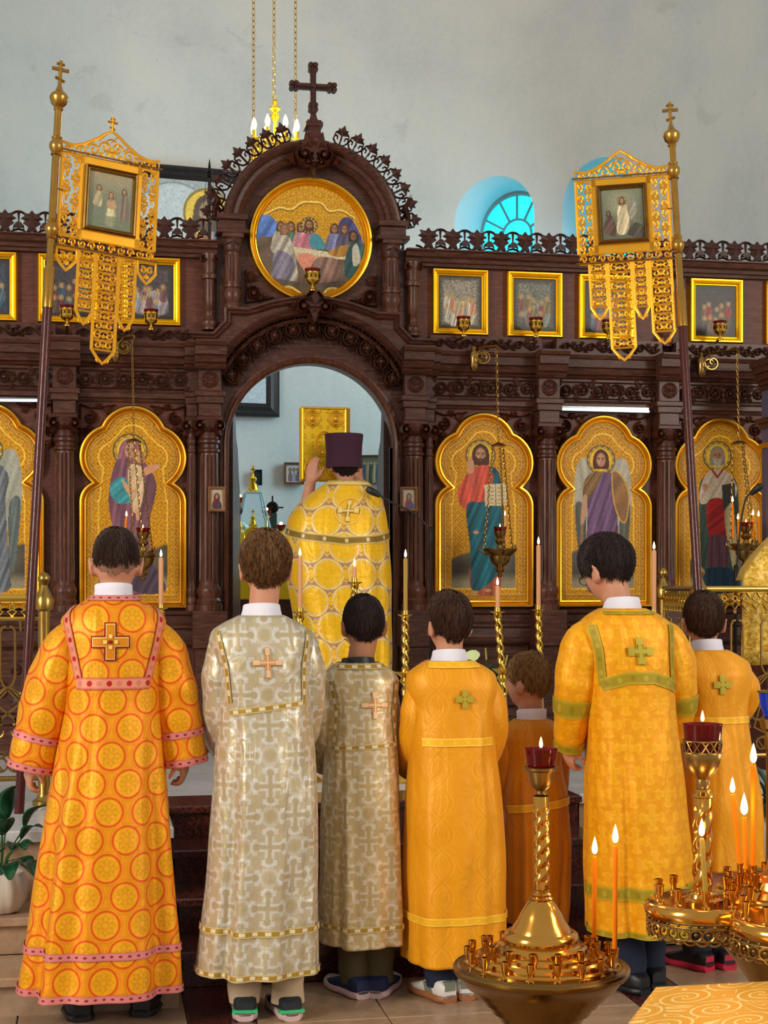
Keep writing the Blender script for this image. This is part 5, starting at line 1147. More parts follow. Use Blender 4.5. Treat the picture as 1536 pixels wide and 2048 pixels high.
def trim_mat(name, a, edge, dot, period, r=.3, dot2=None, metal=.2, sq=False, wid=.04):
    m = cloth(name, a, .5, metal); u, v = m.uv(); fx = ((u / period).frac() - .5) * period; fv = (v - .5) * wid; d = fx.abs().max(fv.abs()) if sq else (fx * fx + fv * fv).sqrt(); c = m.mix((v - .5).abs().lt(.40, .02), edge, a)
    c = m.mix((v - .5).abs().band(.34, .02, .01) * .8, c, edge); dd = d.lt(r * wid, .001)
    if dot2: sel = (u / (period * 2)).frac().lt(.5); c = m.mix(dd, c, m.mix(sel, dot, dot2))
    else: c = m.mix(dd, c, dot)
    m.set(Base_Color=c); return m
M_RING = mat_rings(); M_SILVER = mat_cross('silver_cross_brocade', '#b8a67c', '#c8bca2', '#d8d4ca', '#b09c6c', .19, .21, .3, .36); M_SILV2 = mat_cross('warm_silver_cross_brocade', '#b89c64', '#ccb890', '#dccfb4', '#b89c60', .18, .20, .3, .36)
M_DAM = mat_damask('orange_damask', '#e08e04', '#eca008', '#f8b628'); M_DAM2 = mat_damask('deep_orange_damask', '#cc7a04', '#dc8c08', '#eca020'); M_DAM3 = mat_damask('amber_damask', '#e69404', '#f0a206', '#f8b224')
M_GCROSS = mat_cross('gold_cross_brocade', '#e89a00', '#ee9f02', '#f8b412', '#f0a606', .14, .17, .2, .5)
M_PRIEST = mat_priest()
for _m in (M_RING, M_SILVER, M_SILV2, M_DAM, M_DAM2, M_DAM3, M_GCROSS, M_PRIEST): wrinkle(_m)
T_PINK = trim_mat('pink_trim', '#e0906c', '#c8584c', '#b81420', .034, .24, '#d0786a'); T_PINKS = trim_mat('narrow_pink_trim', '#d8807c', '#c86a64', '#8a2830', .03, .16)
T_SIL = trim_mat('bronze_trim', '#a8842c', '#d8c68c', '#e4d8b4', .048, .26, sq=True); T_GREEN = trim_mat('olive_gold_trim', '#a48e14', '#c0a428', '#b8a22c', .05, .24, '#94800f'); T_GOLD = trim_mat('yellow_trim', '#f4b41c', '#ffd24c', '#f8c030', .05, .2); T_PRI = trim_mat('bronze_band', '#8a6a1c', '#e0c878', '#d8c890', .12, .22, sq=True)
C_RED = cloth('red_edging', '#8a1410'); C_OR = cloth('orange_applique', '#d8840c'); C_CREAM = cloth('cream_piping', '#f4d27a'); C_PEACH = cloth('peach_embroidery', '#d89a5c'); C_PEACH2 = cloth('pale_peach_embroidery', '#e8c090'); C_GREEN = cloth('olive_embroidery', '#a08a14'); C_GREEN2 = cloth('light_olive_embroidery', '#b8a430'); C_BRZ = cloth('bronze_embroidery', '#b08a1c')
BLK = Mat('black_leather', '#14141a', .45); NAVY = Mat('navy_mesh', '#18244c', .7); JEAN = Mat('dark_denim', '#141c34', .85); KHAKI = Mat('olive_chino', '#4c4228', .85); BEIGE = Mat('beige_chino', '#c0a888', .85); CHAR = Mat('charcoal_mesh', '#22282c', .6); MINT = Mat('mint_foam', '#38c078', .5); PINKS = Mat('pale_pink_foam', '#d0b0ac', .5); WHITEL = Mat('white_leather', '#dcd8d2', .5); GUM = Mat('gum_rubber', '#9c6038', .5); SAGE = Mat('sage_suede', '#7a8068', .8); REDR = Mat('red_rubber', '#c01c3a', .5); DKR = Mat('dark_trouser', '#1c1c24', .85)
def patch_cross(rb, robe, s, z, L, w, layers, flare=False, name='back_cross'):
    first = None
    for k, (dl, dw, mat) in enumerate(layers):
        for path in (((s, z - L - dl), (s, z + L + dl)), ((s - L - dl, z), (s + L + dl, z))):
            o = rb.strip(path, w + dw, mat, name if first is None else 'cross_layer', robe if first is None else robe, .006 + .0025 * k + (.0008 if path[0][1] == z else 0), 24); first = first or o
        if flare:
            for a, b in ((L, 0), (-L, 0), (0, L), (0, -L)): rb.strip([(s + a * .72 - (w * .75 if b else .012), z + b * .72 - (0 if b else 0)), (s + a * .72 + (w * .75 if b else .012), z + b * .72)], (w * 1.6 if a else .024), mat, 'cross_layer', robe, .0064 + .0025 * k, 10)
FOLD = [(-.7, .25, .018, .1, .3), (.5, .22, -.02, .15, .35), (1.3, .3, .02, -.1, .3), (-1.5, .3, .016, .1, .3), (2.4, .4, .02, 0, .3), (-2.5, .4, .02, 0, .3)]
zof = lambda wp, px, py: wp(px, py)[2]
# 1: ring-brocade robe
P1 = person('person in an orange robe patterned with red rings, arms hanging, close-cropped hair', 5.52,
    [(1968, 204, 152, .27), (1850, 209, 142, .25), (1700, 213, 128, .22), (1600, 217, 117, .20), (1500, 221, 106, .17), (1400, 224, 96, .15), (1330, 226, 96, .145), (1270, 227, 102, .14), (1242, 227, 104, .125), (1218, 227, 84, .105), (1200, 227, 54, .085), (1190, 227, 42, .075)],
    [([(178, 1252, 0), (132, 1290, 0), (96, 1400, .01), (60, 1540, .02)], [24, 46, 52, 47, 46]), ([(278, 1252, 0), (322, 1290, 0), (350, 1400, .01), (368, 1528, .02)], [24, 46, 50, 46, 45])],
    (232, 1128, 1.03, 0, .05), SKIN, dict(mat=HAIRS['dark'], top=.012, side=.006, hb=.012, hs=.02, hf=.062, strands=1100, seed=1, wave=.05), M_RING,
    [(-.62, .12, .045, -.12, .3), (-.9, .14, -.045, -.1, .35), (-1.2, .14, .03, -.1, .3), (.72, .14, -.04, .1, .35), (1.05, .16, .045, .1, .3), (-1.6, .3, .02, 0, .3), (2.4, .4, .02, 0, .3)],
    shoes=dict(at=[(158, 2036, .15), (290, 2026, -.25)], upper=BLK, sole=BLK, L=.29, w=.052), trousers=DKR, seed=3, cuff=-.05)
root, rb, robe, sls, wp, k = P1; z = lambda py: zof(wp, 227, py)
STUB = Mat('shaved_nape', '#8a6250', .7); c_ = wp(232, 1128); c_[1] += .015
add_hair(c_, 1.03, head_rot(0, .05), STUB, root, top=.004, side=.0022, hb=-.032, hs=-.01, hf=.06, strands=10, seed=5, wave=0)
for s_ in (-1, 1): rb.strip([(s_ * .185, z(1212)), (s_ * .155, z(1290)), (s_ * .125, z(1352))], .032, T_PINK, 'shoulder_band', robe)
rb.strip([(-.132, z(1362)), (.132, z(1362))], .042, T_PINK, 'chest_band', robe); rb.strip([(-.5, z(1880)), (.5, z(1880))], .027, T_PINKS, 'hem_band', robe); rb.strip([(-.55, rb.z[0] + .013), (.55, rb.z[0] + .013)], .026, T_PINKS, 'hem_edge', robe, n=90); rb.strip([(-.12, z(1196)), (.12, z(1196))], .02, T_PINKS, 'neck_band', robe, .004)
for sl in sls: sleeve_band(sl, .79, .835, T_PINKS, robe); sleeve_band(sl, .97, 1.0, T_PINKS, robe)
patch_cross(rb, robe, -.012, z(1281), .064, .036, [(.002, .006, C_RED), (-.003, -.004, C_CREAM), (-.007, -.011, C_OR)]); 
for a, b in ((0, 0), (.018, 0), (-.018, 0), (0, .018), (0, -.018)): rb.strip([(-.012 + a - .006, z(1281) + b), (-.012 + a + .006, z(1281) + b)], .012, C_CREAM if (a or b) else C_RED, 'cross_layer', robe, .0165, 6)
# 2: tall, silver brocade
P2 = person('person in a silver cross-patterned robe with beige trousers, medium-length brown hair', 5.57,
    [(1933, 515, 119, .22), (1850, 520, 114, .21), (1700, 527, 107, .19), (1600, 530, 104, .18), (1500, 530, 98, .16), (1400, 527, 92, .145), (1330, 525, 96, .14), (1285, 523, 104, .13), (1262, 522, 98, .115), (1244, 522, 72, .10), (1230, 523, 45, .082)],
    [([(448, 1292, 0), (450, 1440, .05), (468, 1500, .22), (500, 1470, .36)], [42, 41, 40, 36]), ([(606, 1292, 0), (604, 1440, .04), (590, 1500, .22), (552, 1470, .36)], [44, 43, 40, 36])],
    (531, 1138, 1.02, .0, .12), SKIN, dict(mat=HAIRS['brown'], top=.026, side=.02, hb=-.052, hs=-.02, hf=.03, strands=2000, seed=2, wave=.16, shag=.1), M_SILVER,
    [(-.75, .15, -.035, .05, .2), (-.45, .15, .025, .05, .3), (.4, .2, -.012, .1, .3), (.95, .2, .02, 0, .3), (-1.4, .3, .02, 0, .3), (2.5, .4, .02, 0, .3)],
    shoes=dict(at=[(490, 2034, -.1), (577, 2034, .1)], upper=CHAR, sole=PINKS, heel=(MINT, .03, .041, .97), L=.28), trousers=BEIGE, seed=11)
root, rb, robe, sls, wp, k = P2; z = lambda py: zof(wp, 523, py)
rb.strip([(-.14, z(1420)), (.0, z(1410)), (.14, z(1402))], .022, T_SIL, 'chest_band', robe); rb.strip([(-.45, z(1842)), (.45, z(1842))], .024, T_SIL, 'hem_band', robe); rb.strip([(-.5, rb.z[0] + .014), (.5, rb.z[0] + .014)], .022, T_SIL, 'hem_edge', robe, n=90)
for s_ in (-1, 1): rb.strip([(s_ * .17, z(1262)), (s_ * .145, z(1330)), (s_ * .14, z(1400))], .02, T_SIL, 'shoulder_band', robe)
patch_cross(rb, robe, .004, z(1322), .054, .010, [(0, .008, C_PEACH), (-.006, -.004, C_PEACH2)], True)
MB().tube([wp(0, 0)] * 2, 0.001, 3) if 0 else None
# 3: shorter, silver
P3 = person('person in a warm silver robe with olive trousers and navy shoes, very short dark hair', 5.86,
    [(1876, 722, 82, .19), (1750, 723, 81, .175), (1600, 722, 78, .16), (1480, 722, 72, .135), (1400, 722, 72, .12), (1362, 720, 77, .11), (1345, 719, 70, .095), (1332, 717, 54, .082), (1324, 716, 42, .072)],
    [([(660, 1372, 0), (652, 1470, .03), (668, 1530, .18), (700, 1500, .3)], [33, 34, 32, 28]), ([(772, 1372, 0), (774, 1470, .03), (768, 1530, .18), (744, 1500, .3)], [28, 27, 26, 26])],
    (728, 1252, .95, .0, .06), SKIN2, dict(mat=HAIRS['black'], top=.011, side=.008, hb=-.06, hs=-.005, hf=.06, strands=1300, seed=3, wave=.06), M_SILV2,
    [(-.85, .16, -.035, .1, .35), (-.5, .18, .03, .1, .4), (.7, .2, .018, 0, .3), (1.3, .3, -.02, 0, .3), (-1.6, .3, .02, 0, .3)],
    collar=BLACK, collar_h=.018, shoes=dict(at=[(712, 1992, .35), (758, 1990, -.45)], upper=NAVY, sole=PINKS, L=.255), trousers=KHAKI, seed=21)
root, rb, robe, sls, wp, k = P3; z = lambda py: zof(wp, 720, py)
rb.strip([(-.14, z(1490)), (.14, z(1484))], .019, T_SIL, 'chest_band', robe); rb.strip([(-.36, z(1838)), (.36, z(1838))], .022, T_SIL, 'hem_band', robe); rb.strip([(-.1, z(1332)), (.1, z(1332))], .02, T_SIL, 'neck_band', robe)
for s_ in (-1, 1): rb.strip([(s_ * .13, z(1360)), (s_ * .115, z(1420)), (s_ * .13, z(1480))], .018, T_SIL, 'shoulder_band', robe)
patch_cross(rb, robe, .03, z(1406), .052, .010, [(0, .008, C_PEACH), (-.006, -.004, C_PEACH2)], True)
# 4: orange damask
P4 = person('person in an orange damask robe and white sneakers with gum soles, dark brown hair', 5.82,
    [(1912, 903, 101, .2), (1800, 905, 101, .19), (1650, 907, 98, .175), (1500, 905, 86, .14), (1420, 903, 82, .125), (1372, 903, 92, .12), (1350, 902, 90, .105), (1330, 900, 66, .09), (1320, 898, 46, .078)],
    [([(840, 1378, 0), (836, 1480, .03), (844, 1540, .2), (868, 1500, .32)], [35, 35, 33, 30]), ([(972, 1378, 0), (978, 1480, .03), (966, 1540, .2), (938, 1500, .32)], [38, 38, 36, 30])],
    (898, 1252, .96, .25, .1), SKIN, dict(mat=HAIRS['mid'], top=.024, side=.014, hb=-.052, hs=-.004, hf=.04, strands=1800, seed=4, wave=.12, shag=.06), M_DAM,
    [(-.7, .18, .02, .1, .3), (.3, .2, -.015, .1, .4), (.9, .2, .022, 0, .3), (-1.4, .3, -.02, 0, .3), (1.6, .3, .02, 0, .3)],
    shoes=dict(at=[(884, 2000, .35), (930, 1994, -.1)], upper=WHITEL, sole=GUM, L=.255, heel=(SAGE, .045, .08, .5), stripes=SAGE), trousers=JEAN, seed=31)
root, rb, robe, sls, wp, k = P4; z = lambda py: zof(wp, 903, py)
rb.strip([(-.145, z(1478)), (.145, z(1478))], .03, T_GOLD, 'waist_band', robe); rb.strip([(-.42, z(1822)), (.42, z(1822))], .028, T_GOLD, 'hem_band', robe); rb.strip([(-.1, z(1328)), (.1, z(1328))], .024, T_GOLD, 'neck_band', robe)
patch_cross(rb, robe, .02, z(1394), .030, .014, [(0, .008, C_GREEN), (-.004, -.003, C_GREEN2)], True)
# 5: the smallest, on the first step
P5 = person('small person in a deep orange robe, light brown hair, face turned aside', 6.2,
    [(1838, 1068, 62, .15), (1700, 1071, 66, .14), (1600, 1068, 66, .13), (1520, 1065, 58, .11), (1478, 1065, 60, .1), (1458, 1065, 57, .09), (1444, 1064, 44, .075), (1437, 1063, 33, .066)],
    [([(1016, 1486, 0), (1012, 1570, .03), (1018, 1600, .12), (1036, 1540, .22)], [26, 27, 26, 24]), ([(1112, 1486, 0), (1116, 1570, .03), (1110, 1600, .12), (1092, 1540, .22)], [26, 27, 26, 24])],
    (1056, 1368, .92, .75, .02), SKIN, dict(mat=HAIRS['light'], top=.02, side=.009, hb=-.05, hs=.002, hf=.05, strands=1700, seed=6, wave=.12, tuft=.01, shag=.05), M_DAM2,
    [(-.6, .2, .016, .1, .3), (.5, .2, -.016, .1, .4), (1.2, .3, .02, 0, .3)], z_floor=PZ / 4,
    shoes=dict(at=[(1046, 1838, .1), (1092, 1838, -.1)], upper=BLK, sole=BLK, L=.19, w=.038, hi=.065), trousers=DKR, seed=41)
root, rb, robe, sls, wp, k = P5; z = lambda py: zof(wp, 1066, py)
rb.strip([(-.16, z(1612)), (.16, z(1596))], .03, T_GOLD, 'waist_band', robe)
# 6: tall, gold crosses, glasses
P6 = person('tall person with glasses in a gold cross-patterned robe with olive trim, tousled dark hair', 5.9,
    [(1856, 1281, 104, .2), (1750, 1277, 104, .19), (1600, 1270, 98, .175), (1450, 1263, 90, .15), (1350, 1257, 88, .14), (1285, 1252, 97, .13), (1255, 1250, 99, .115), (1232, 1247, 76, .1), (1216, 1244, 45, .082)],
    [([(1166, 1282, 0), (1150, 1400, .02), (1152, 1500, .08)], [42, 44, 36, 30]), ([(1338, 1282, 0), (1360, 1400, .02), (1356, 1470, .10), (1310, 1480, .19)], [42, 40, 34, 30])],
    (1222, 1146, 1.02, .5, -.32, .03), SKIN, dict(mat=HAIRS['black'], top=.034, side=.024, hb=-.045, hs=-.012, hf=.03, strands=2200, seed=7, wave=.2, shag=.16), M_GCROSS,
    [(-.5, .14, -.03, .05, .25), (-.25, .14, .02, .05, .3), (.35, .16, .02, .15, .3), (.8, .2, -.022, .2, .3), (1.3, .25, .02, 0, .3), (-1.4, .3, .02, 0, .3)],
    shoes=dict(at=[(1266, 1984, .5), (1304, 1972, .1)], upper=BLK, sole=BLK, L=.28), trousers=JEAN, seed=51)
root, rb, robe, sls, wp, k = P6; z = lambda py: zof(wp, 1252, py)
rb.strip([(-.155, z(1366)), (-.05, z(1352)), (.05, z(1352)), (.17, z(1372))], .045, T_GREEN, 'chest_band', robe)
for s_ in (-1, 1): rb.strip([(s_ * .165, z(1250)), (s_ * .15, z(1300)), (s_ * .15, z(1366))], .038, T_GREEN, 'shoulder_band', robe)
rb.strip([(-.4, z(1772)), (.4, z(1772))], .05, T_GREEN, 'hem_band', robe); rb.strip([(-.42, rb.z[0] + .012), (.42, rb.z[0] + .012)], .022, T_GREEN, 'hem_edge', robe, n=90); rb.strip([(-.11, z(1226)), (.11, z(1226))], .012, T_GREEN, 'neck_band', robe)
sleeve_band(sls[0], .62, .74, T_GREEN, robe); sleeve_band(sls[1], .5, .6, T_GREEN, robe); sleeve_band(sls[0], .94, 1.0, T_GREEN, robe)
patch_cross(rb, robe, .005, z(1300), .05, .02, [(0, .01, C_GREEN), (-.006, -.004, C_GREEN2)], True)
c_ = wp(1222, 1146); c_[1] += .045; Rm = head_rot(.5, -.32); gm = MB()
for q in (-1, 1):
    gm.tube([tuple(Rm @ (np.array([q * .03 + .022 * cos(t), .098, .0 + .017 * sin(t)]) * 1.02) + c_) for t in np.linspace(0, 2 * pi, 17)], .0014, 6); gm.tube([tuple(Rm @ (np.array(p) * 1.02) + c_) for p in ((q * .052, .097, .004), (q * .072, .06, .004), (q * .084, -.004, .002), (q * .082, -.018, -.012))], .0014, 6)
gm.tube([tuple(Rm @ (np.array([x_, .1, .004]) * 1.02) + c_) for x_ in (-.008, 0, .008)], .0013, 6); gm.build('glasses', DARKM, root, smooth=True)
# 7: amber robe, elbow out
P7 = person('person in an amber robe with one elbow bent outwards and dark shoes with red heels', 6.17,
    [(1728, 1436, 76, .17), (1600, 1436, 76, .16), (1480, 1430, 66, .13), (1420, 1426, 66, .12), (1352, 1426, 78, .115), (1328, 1424, 76, .1), (1310, 1419, 58, .085), (1299, 1413, 42, .074)],
    [([(1382, 1360, .02), (1384, 1440, .06), (1390, 1490, .18), (1410, 1450, .28)], [26, 26, 26, 26]), ([(1478, 1350, 0), (1494, 1392, .02), (1480, 1428, .08), (1440, 1420, .26)], [32, 30, 28, 26])],
    (1410, 1246, .93, -.2, .1), SKIN, dict(mat=HAIRS['mid'], top=.022, side=.014, hb=-.05, hs=.0, hf=.04, strands=1700, seed=8, wave=.14, shag=.08), M_DAM3,
    [(-.6, .2, .016, .1, .3), (.6, .2, -.016, .1, .4), (1.2, .3, .02, 0, .3)],
    shoes=dict(at=[(1398, 1938, .45), (1446, 1934, .1)], upper=BLK, sole=REDR, L=.26, heel=(REDR, .04, .062, .5)), trousers=DKR, seed=61)
root, rb, robe, sls, wp, k = P7; z = lambda py: zof(wp, 1426, py)
rb.strip([(-.13, z(1436)), (.13, z(1436))], .026, T_GOLD, 'waist_band', robe); patch_cross(rb, robe, -.01, z(1366), .034, .016, [(0, .008, C_BRZ), (-.004, -.003, C_GREEN2)], True)
# 8: priest in the doorway with raised book
def priest_arms(m, wp, Y0):
    for q, ex, wx, wy in ((-1, 612, 632, 962), (1, 770, 730, 955)):
        e = wp(ex, 1050, .16); w_ = wp(wx, wy, .22); add_limb(m, [wp(690 + q * 55, 1005, .0), e, w_], [.055, .045, .03])
        add_hand(m, w_, Vector((-q * .12, .04, 1)), (-q * .4, .6, 0), q, 1.02, .28, .4)
P8 = person('person in a yellow ring-patterned cape and tall purple hat, lifting a golden book', 8.62,
    [(1478, 690, 86, .27), (1340, 690, 90, .26), (1250, 686, 94, .25), (1150, 678, 102, .25), (1080, 674, 103, .24), (1040, 675, 98, .22), (1010, 681, 86, .19), (988, 689, 68, .15), (972, 693, 50, .115), (962, 694, 38, .09)],
    [], (690, 930, .93, 0, .05), SKIN, dict(mat=HAIRS['black'], top=.001, side=.006, hb=-.09, hs=-.01, hf=.06, strands=1200, seed=9, wave=.12), M_PRIEST,
    [(-.5, .22, -.035, .5, .2), (-.95, .25, .03, .3, .1), (.2, .2, .02, .2, .35), (.7, .25, -.03, -.3, .25), (1.2, .3, .03, -.2, .1), (-1.6, .3, .03, 0, .1), (2.3, .5, .03, 0, .1)],
    collar=None, z_floor=PZ, seed=71, robe_name='cape', body_extra=priest_arms)
root, rb, robe, sls, wp, k = P8; z = lambda py: zof(wp, 680, py)
rb.strip([(-.40, z(1062)), (-.2, z(1076)), (0, z(1084)), (.2, z(1080)), (.40, z(1066))], .046, T_PRI, 'cape_band', robe); rb.strip([(-.14, z(970)), (.14, z(970))], .016, C_CREAM, 'neck_band', robe)
patch_cross(rb, robe, .02, z(1026), .062, .014, [(0, .006, C_BRZ), (-.005, -.004, C_CREAM)], True); rb.strip([(.02 + .07 * cos(t), z(1026) + .07 * sin(t)) for t in np.linspace(0, 2 * pi, 40)], .005, C_CREAM, 'cross_layer', robe, .007, 60)
HAT = Mat('purple_velvet', '#3a0e28', .85, Sheen_Weight=.03); hb_ = wp(688, 936); hb_[1] += .002
MB().lathe([(.0, 0.0), (.1, 0.0), (.102, .004), (.102, .02), (.1, .08), (.103, .135), (.108, .182), (.106, .188), (.05, .191), (0, .191)], tuple(hb_), 40).build('hat', HAT, root, smooth=True)
WHITEU = Mat('white_underrobe', '#c8d4dc', .7)
MB().lathe([(.27, 0), (.24, .35), (.22, .6)], (wp(690, 1300)[0], wp(690, 1300)[1], PZ + .02), 36).build('under_robe', WHITEU, root, smooth=True)
# golden book
def gospel():
    p0, p1 = wp(617, 800, .32), wp(714, 955, .32); o = thing('golden_book', 'thick golden embossed book held up in both hands', 'book', (p0[0] * .5 + p1[0] * .5, p0[1], p1[2])); x0, x1, z0, z1, y = p0[0], p1[0], p1[2], p0[2], p0[1]
    MB().bbox(x0, x1, y, y + .012, z0, z1, .004).box(x0, x1 + .004, y + .068, y + .08, z0, z1).build('cover', GOLDB, o); MB().box(x0 + .006, x1 + .016, y + .0125, y + .0675, z0 + .006, z1 - .004).build('page_block', Mat('gilt_pages', '#a8782c', .5, .5), o)
    m = MB(); w_, h_ = x1 - x0, z1 - z0
    for a, b in ((.25, .84), (.75, .84), (.25, .16), (.75, .16)):
        cx_, cz_ = x0 + w_ * a, z0 + h_ * b
        for r_ in (.045, .033, .02): m.ribbon(arc(cx_, cz_, r_, 0, 350, 24), .008, y - .006, y + .001, closed=True)
        m.sphere((cx_, y - .002, cz_), (.014, .008, .014), 10, 6)
    for r_ in (.07, .058): m.ribbon([(x0 + w_ / 2 + r_ * .75 * cos(t), z0 + h_ / 2 + r_ * sin(t)) for t in np.linspace(0, 2 * pi, 32, endpoint=False)], .008, y - .007, y + .001, closed=True)
    m.ribbon([(x0 + .012, z0 + .012), (x1 - .012, z0 + .012), (x1 - .012, z1 - .012), (x0 + .012, z1 - .012)], .012, y - .006, y + .001, closed=True)
    rr = np.random.default_rng(4)
    for a in range(6):
        for b in range(9):
            cx_, cz_ = x0 + w_ * (a + .5) / 6, z0 + h_ * (b + .5) / 9; m.ribbon(vol(cx_, cz_, .014, rr.uniform(0, 360), 1.1, rr.choice([-1, 1]), 10), .005, y - .003, y + .001)
    m.build('embossing', GOLD, o)
gospel()
# ------------------------------------------------------------------ lamps, candles
def mxf(m, f):                                     # move every point of a builder
    m.v = [np.array([f(p) for p in np.concatenate(m.v)])]; return m
def flame_at(p, h=.03, parent=None, name='flame'):
    return MB().lathe([(0, 0), (h * .13, h * .12), (h * .17, h * .3), (h * .13, h * .55), (h * .06, h * .82), (0, h)], tuple(p), 10).build(name, FLAME, parent, smooth=True, angle=80)
def candle(p0, p1, r, mat, label, group=None, fh=.03, light=0.):
    p0, p1 = Vector(p0), Vector(p1); o = thing('candle', label, 'candle', tuple(p0), group); ax = (p1 - p0)
    MB().tube([p0, p0 + ax * .97, p1], [r, r, r * .75], 10).build('wax', mat, o, smooth=True, angle=60); MB().tube([p1 - Vector((0, 0, .002)), p1 + Vector((.0005, 0, fh * .22))], .0009, 5).build('wick', WICK, o)
    if fh: flame_at(p1 + Vector((0, 0, fh * .08)), fh, o)
    if light:
        l = bpy.data.lights.new('candle_light', 'POINT'); l.energy = light; l.color = (1, .62, .25); l.shadow_soft_size = .02; lo = bpy.data.objects.new('candle_light', l); COL.objects.link(lo); lo.location = p1 + Vector((0, 0, fh * .6))
    return o
def chain(m, a, b, r=.009, wire=.0022):
    a, b = Vector(a), Vector(b); n = max(2, int((b - a).length / (r * 2.5))); d = (b - a) / n; t = d.normalized(); s1 = t.orthogonal().normalized(); s2 = t.cross(s1)
    for i in range(n):
        c = a + d * (i + .5); s = s1 if i % 2 else s2; m.tube([c + t * (r * 1.55 * cos(q)) + s * (r * .7 * sin(q)) for q in np.linspace(0, 2 * pi, 9)], wire, 4, cap=False)
    return m
LAMPL = 'cup_lamp'
def cup_lamp(px, py, label, sc=1.0, Y=YP - .17, arm=True, group=None):
    p = at(px, py, Y); o = thing('cup_lamp', label, 'oil lamp', (p.x, Y, p.z - .07 * sc), group); c = (p.x, Y, p.z - .07 * sc)
    pf = [(.022, 0), (.024, .004), (.010, .010), (.008, .022), (.012, .028), (.02, .034), (.034, .042), (.042, .058), (.043, .095), (.045, .098), (.045, .102), (.04, .1), (.036, .06), (0, .05)]
    MB().lathe([(r * sc, z * sc) for r, z in pf], c, 24).build('cup', BRASSY, o, smooth=True)
    m = MB()
    for k in range(10):
        t = 2 * pi * k / 10; e = Vector((cos(t), sin(t), 0)); s_ = Vector((-sin(t), cos(t), 0)); q = Vector(c) + e * .0432 * sc + Vector((0, 0, .078 * sc))
        m.tube([q + s_ * .006 * sc + Vector((0, 0, .010 * sc)), q - s_ * .006 * sc - Vector((0, 0, .010 * sc))], .0022 * sc, 4); m.tube([q - s_ * .006 * sc + Vector((0, 0, .010 * sc)), q + s_ * .006 * sc - Vector((0, 0, .010 * sc))], .0022 * sc, 4)
    m.build('pierced_band', DARKM, o, kind='stuff')
    MB().lathe([(.036 * sc, .07 * sc), (.041 * sc, .1 * sc), (.047 * sc, .122 * sc), (.044 * sc, .122 * sc), (.038 * sc, .1 * sc), (.03 * sc, .075 * sc)], c, 24).build('glass', REDG, o, smooth=True)
    if arm: MB().tube([(p.x, Y, c[2] + .006), (p.x, (Y + YP) / 2, c[2] - .012), (p.x, YP - .02, c[2] - .02)], .008, 8).lathe([(.02, 0), (.02, .006)], (p.x, Y, c[2] - .004), 12).build('bracket', BRASSY, o, smooth=True)
    return o
for px_, py_, lb in ((134, 628, 'small brass cup lamp with red glass before the dark icon with a reddish figure'), (302, 636, 'small brass cup lamp with red glass before the pale silvery crowd icon'), (927, 650, 'small brass cup lamp with red glass before the worn silver icon'), (1072, 652, 'small brass cup lamp with red glass before the brown and green crowd icon'), (1217, 656, 'small brass cup lamp with red glass before the half hidden icon'), (1440, 658, 'small brass cup lamp with red glass before the icon with a bright red figure')):
    cup_lamp(px_, py_, lb, .92)
cup_lamp(625, 556, 'small brass cup lamp with red glass before the round icon', 1.0, YP - .19)
def hanging_lamp(pc, pb, bowl_r, label, Y=YP - .36, flames=()):
    """pc cap pixel, pb bowl rim pixel"""
    c = at(pc[0], pc[1], Y); b = at(pb[0], pb[1], Y); top = Vector((c.x - .012, Y, 2.90)); o = thing('hanging_lamp', label, 'oil lamp', tuple(top)); r = bowl_r
    chain(MB(), top, c).build('chain', BRASSD, o, kind='stuff')
    MB().lathe([(.045, 0), (.047, .004), (.03, .012), (.008, .02), (.004, .034)], (c.x, Y, c.z - .012), 20).build('cap', BRASSD, o, smooth=True)
    for k in range(3):
        t = 2 * pi * k / 3 + .5; chain(MB(), (c.x + .035 * cos(t), Y + .035 * sin(t), c.z - .01), (b.x + r * cos(t), Y + r * sin(t), b.z), .0085, .0024).build('chain', BRASSD, o, kind='stuff')
    pf = [(0, -.16), (.012, -.155), (.016, -.145), (.008, -.135), (.02, -.128), (.03, -.115), (.018, -.1), (.032, -.09), (.05, -.075), (.06, -.05), (.062, -.035), (.08, -.02), (1.0, 0)]
    pf = [(q if q < .5 else r, z) for q, z in pf] + [(r * 1.02, .008), (r * .92, .004), (r * .3, .0), (.02, .01), (.014, .03), (.028, .045), (.03, .055), (.018, .07), (.03, .085), (.036, .11), (.033, .11), (0, .09)]
    MB().lathe(pf, tuple(b), 28).build('bowl', BRASSD, o, smooth=True)
    MB().lathe([(.028, .095), (.034, .115), (.04, .135), (.037, .135), (.03, .112), (.0, .1)], tuple(b), 20).build('glass', REDG, o, smooth=True); flame_at((b.x, Y, b.z + .128), .026, o)
    m = MB()
    for k in range(3):
        t = 2 * pi * k / 3 + .5; e = Vector((cos(t), sin(t), 0)); m.tube([Vector(b) + e * r * q + Vector((0, 0, z)) for q, z in ((.7, -.03), (1.05, -.02), (1.3, .0), (1.28, .03), (1.0, .008))], .005, 6)
    m.build('scroll_arm', BRASSD, o, kind='stuff')
    # wall bracket on the cornice
    m = MB(); x0 = c.x; m.tube([(x0 - .1, YP - .12, 2.92), (x0 - .06, YP - .2, 2.94), (x0, Y + .04, 2.93), (x0, Y, 2.905)], .008, 8)
    m.lathe([(.012, 0), (.02, .01), (.028, .03), (.03, .08), (.026, .11), (.014, .125), (.018, .14), (.01, .15)], (x0 - .1, YP - .17, 2.80), 12)
    for k in range(3): m.tube([(px_, YP - .16 - .03 * k, pz_) for px_, pz_ in vol(x0 - .05, 2.885, .035 + .008 * k, 90 * k, 1.2)], .005, 6)
    m.build('bracket', BRASSD, o, smooth=True)
    return o
hanging_lamp((268, 880), (286, 1104), .06, 'chain-hung brass lamp with red glass before the veiled mother icon')
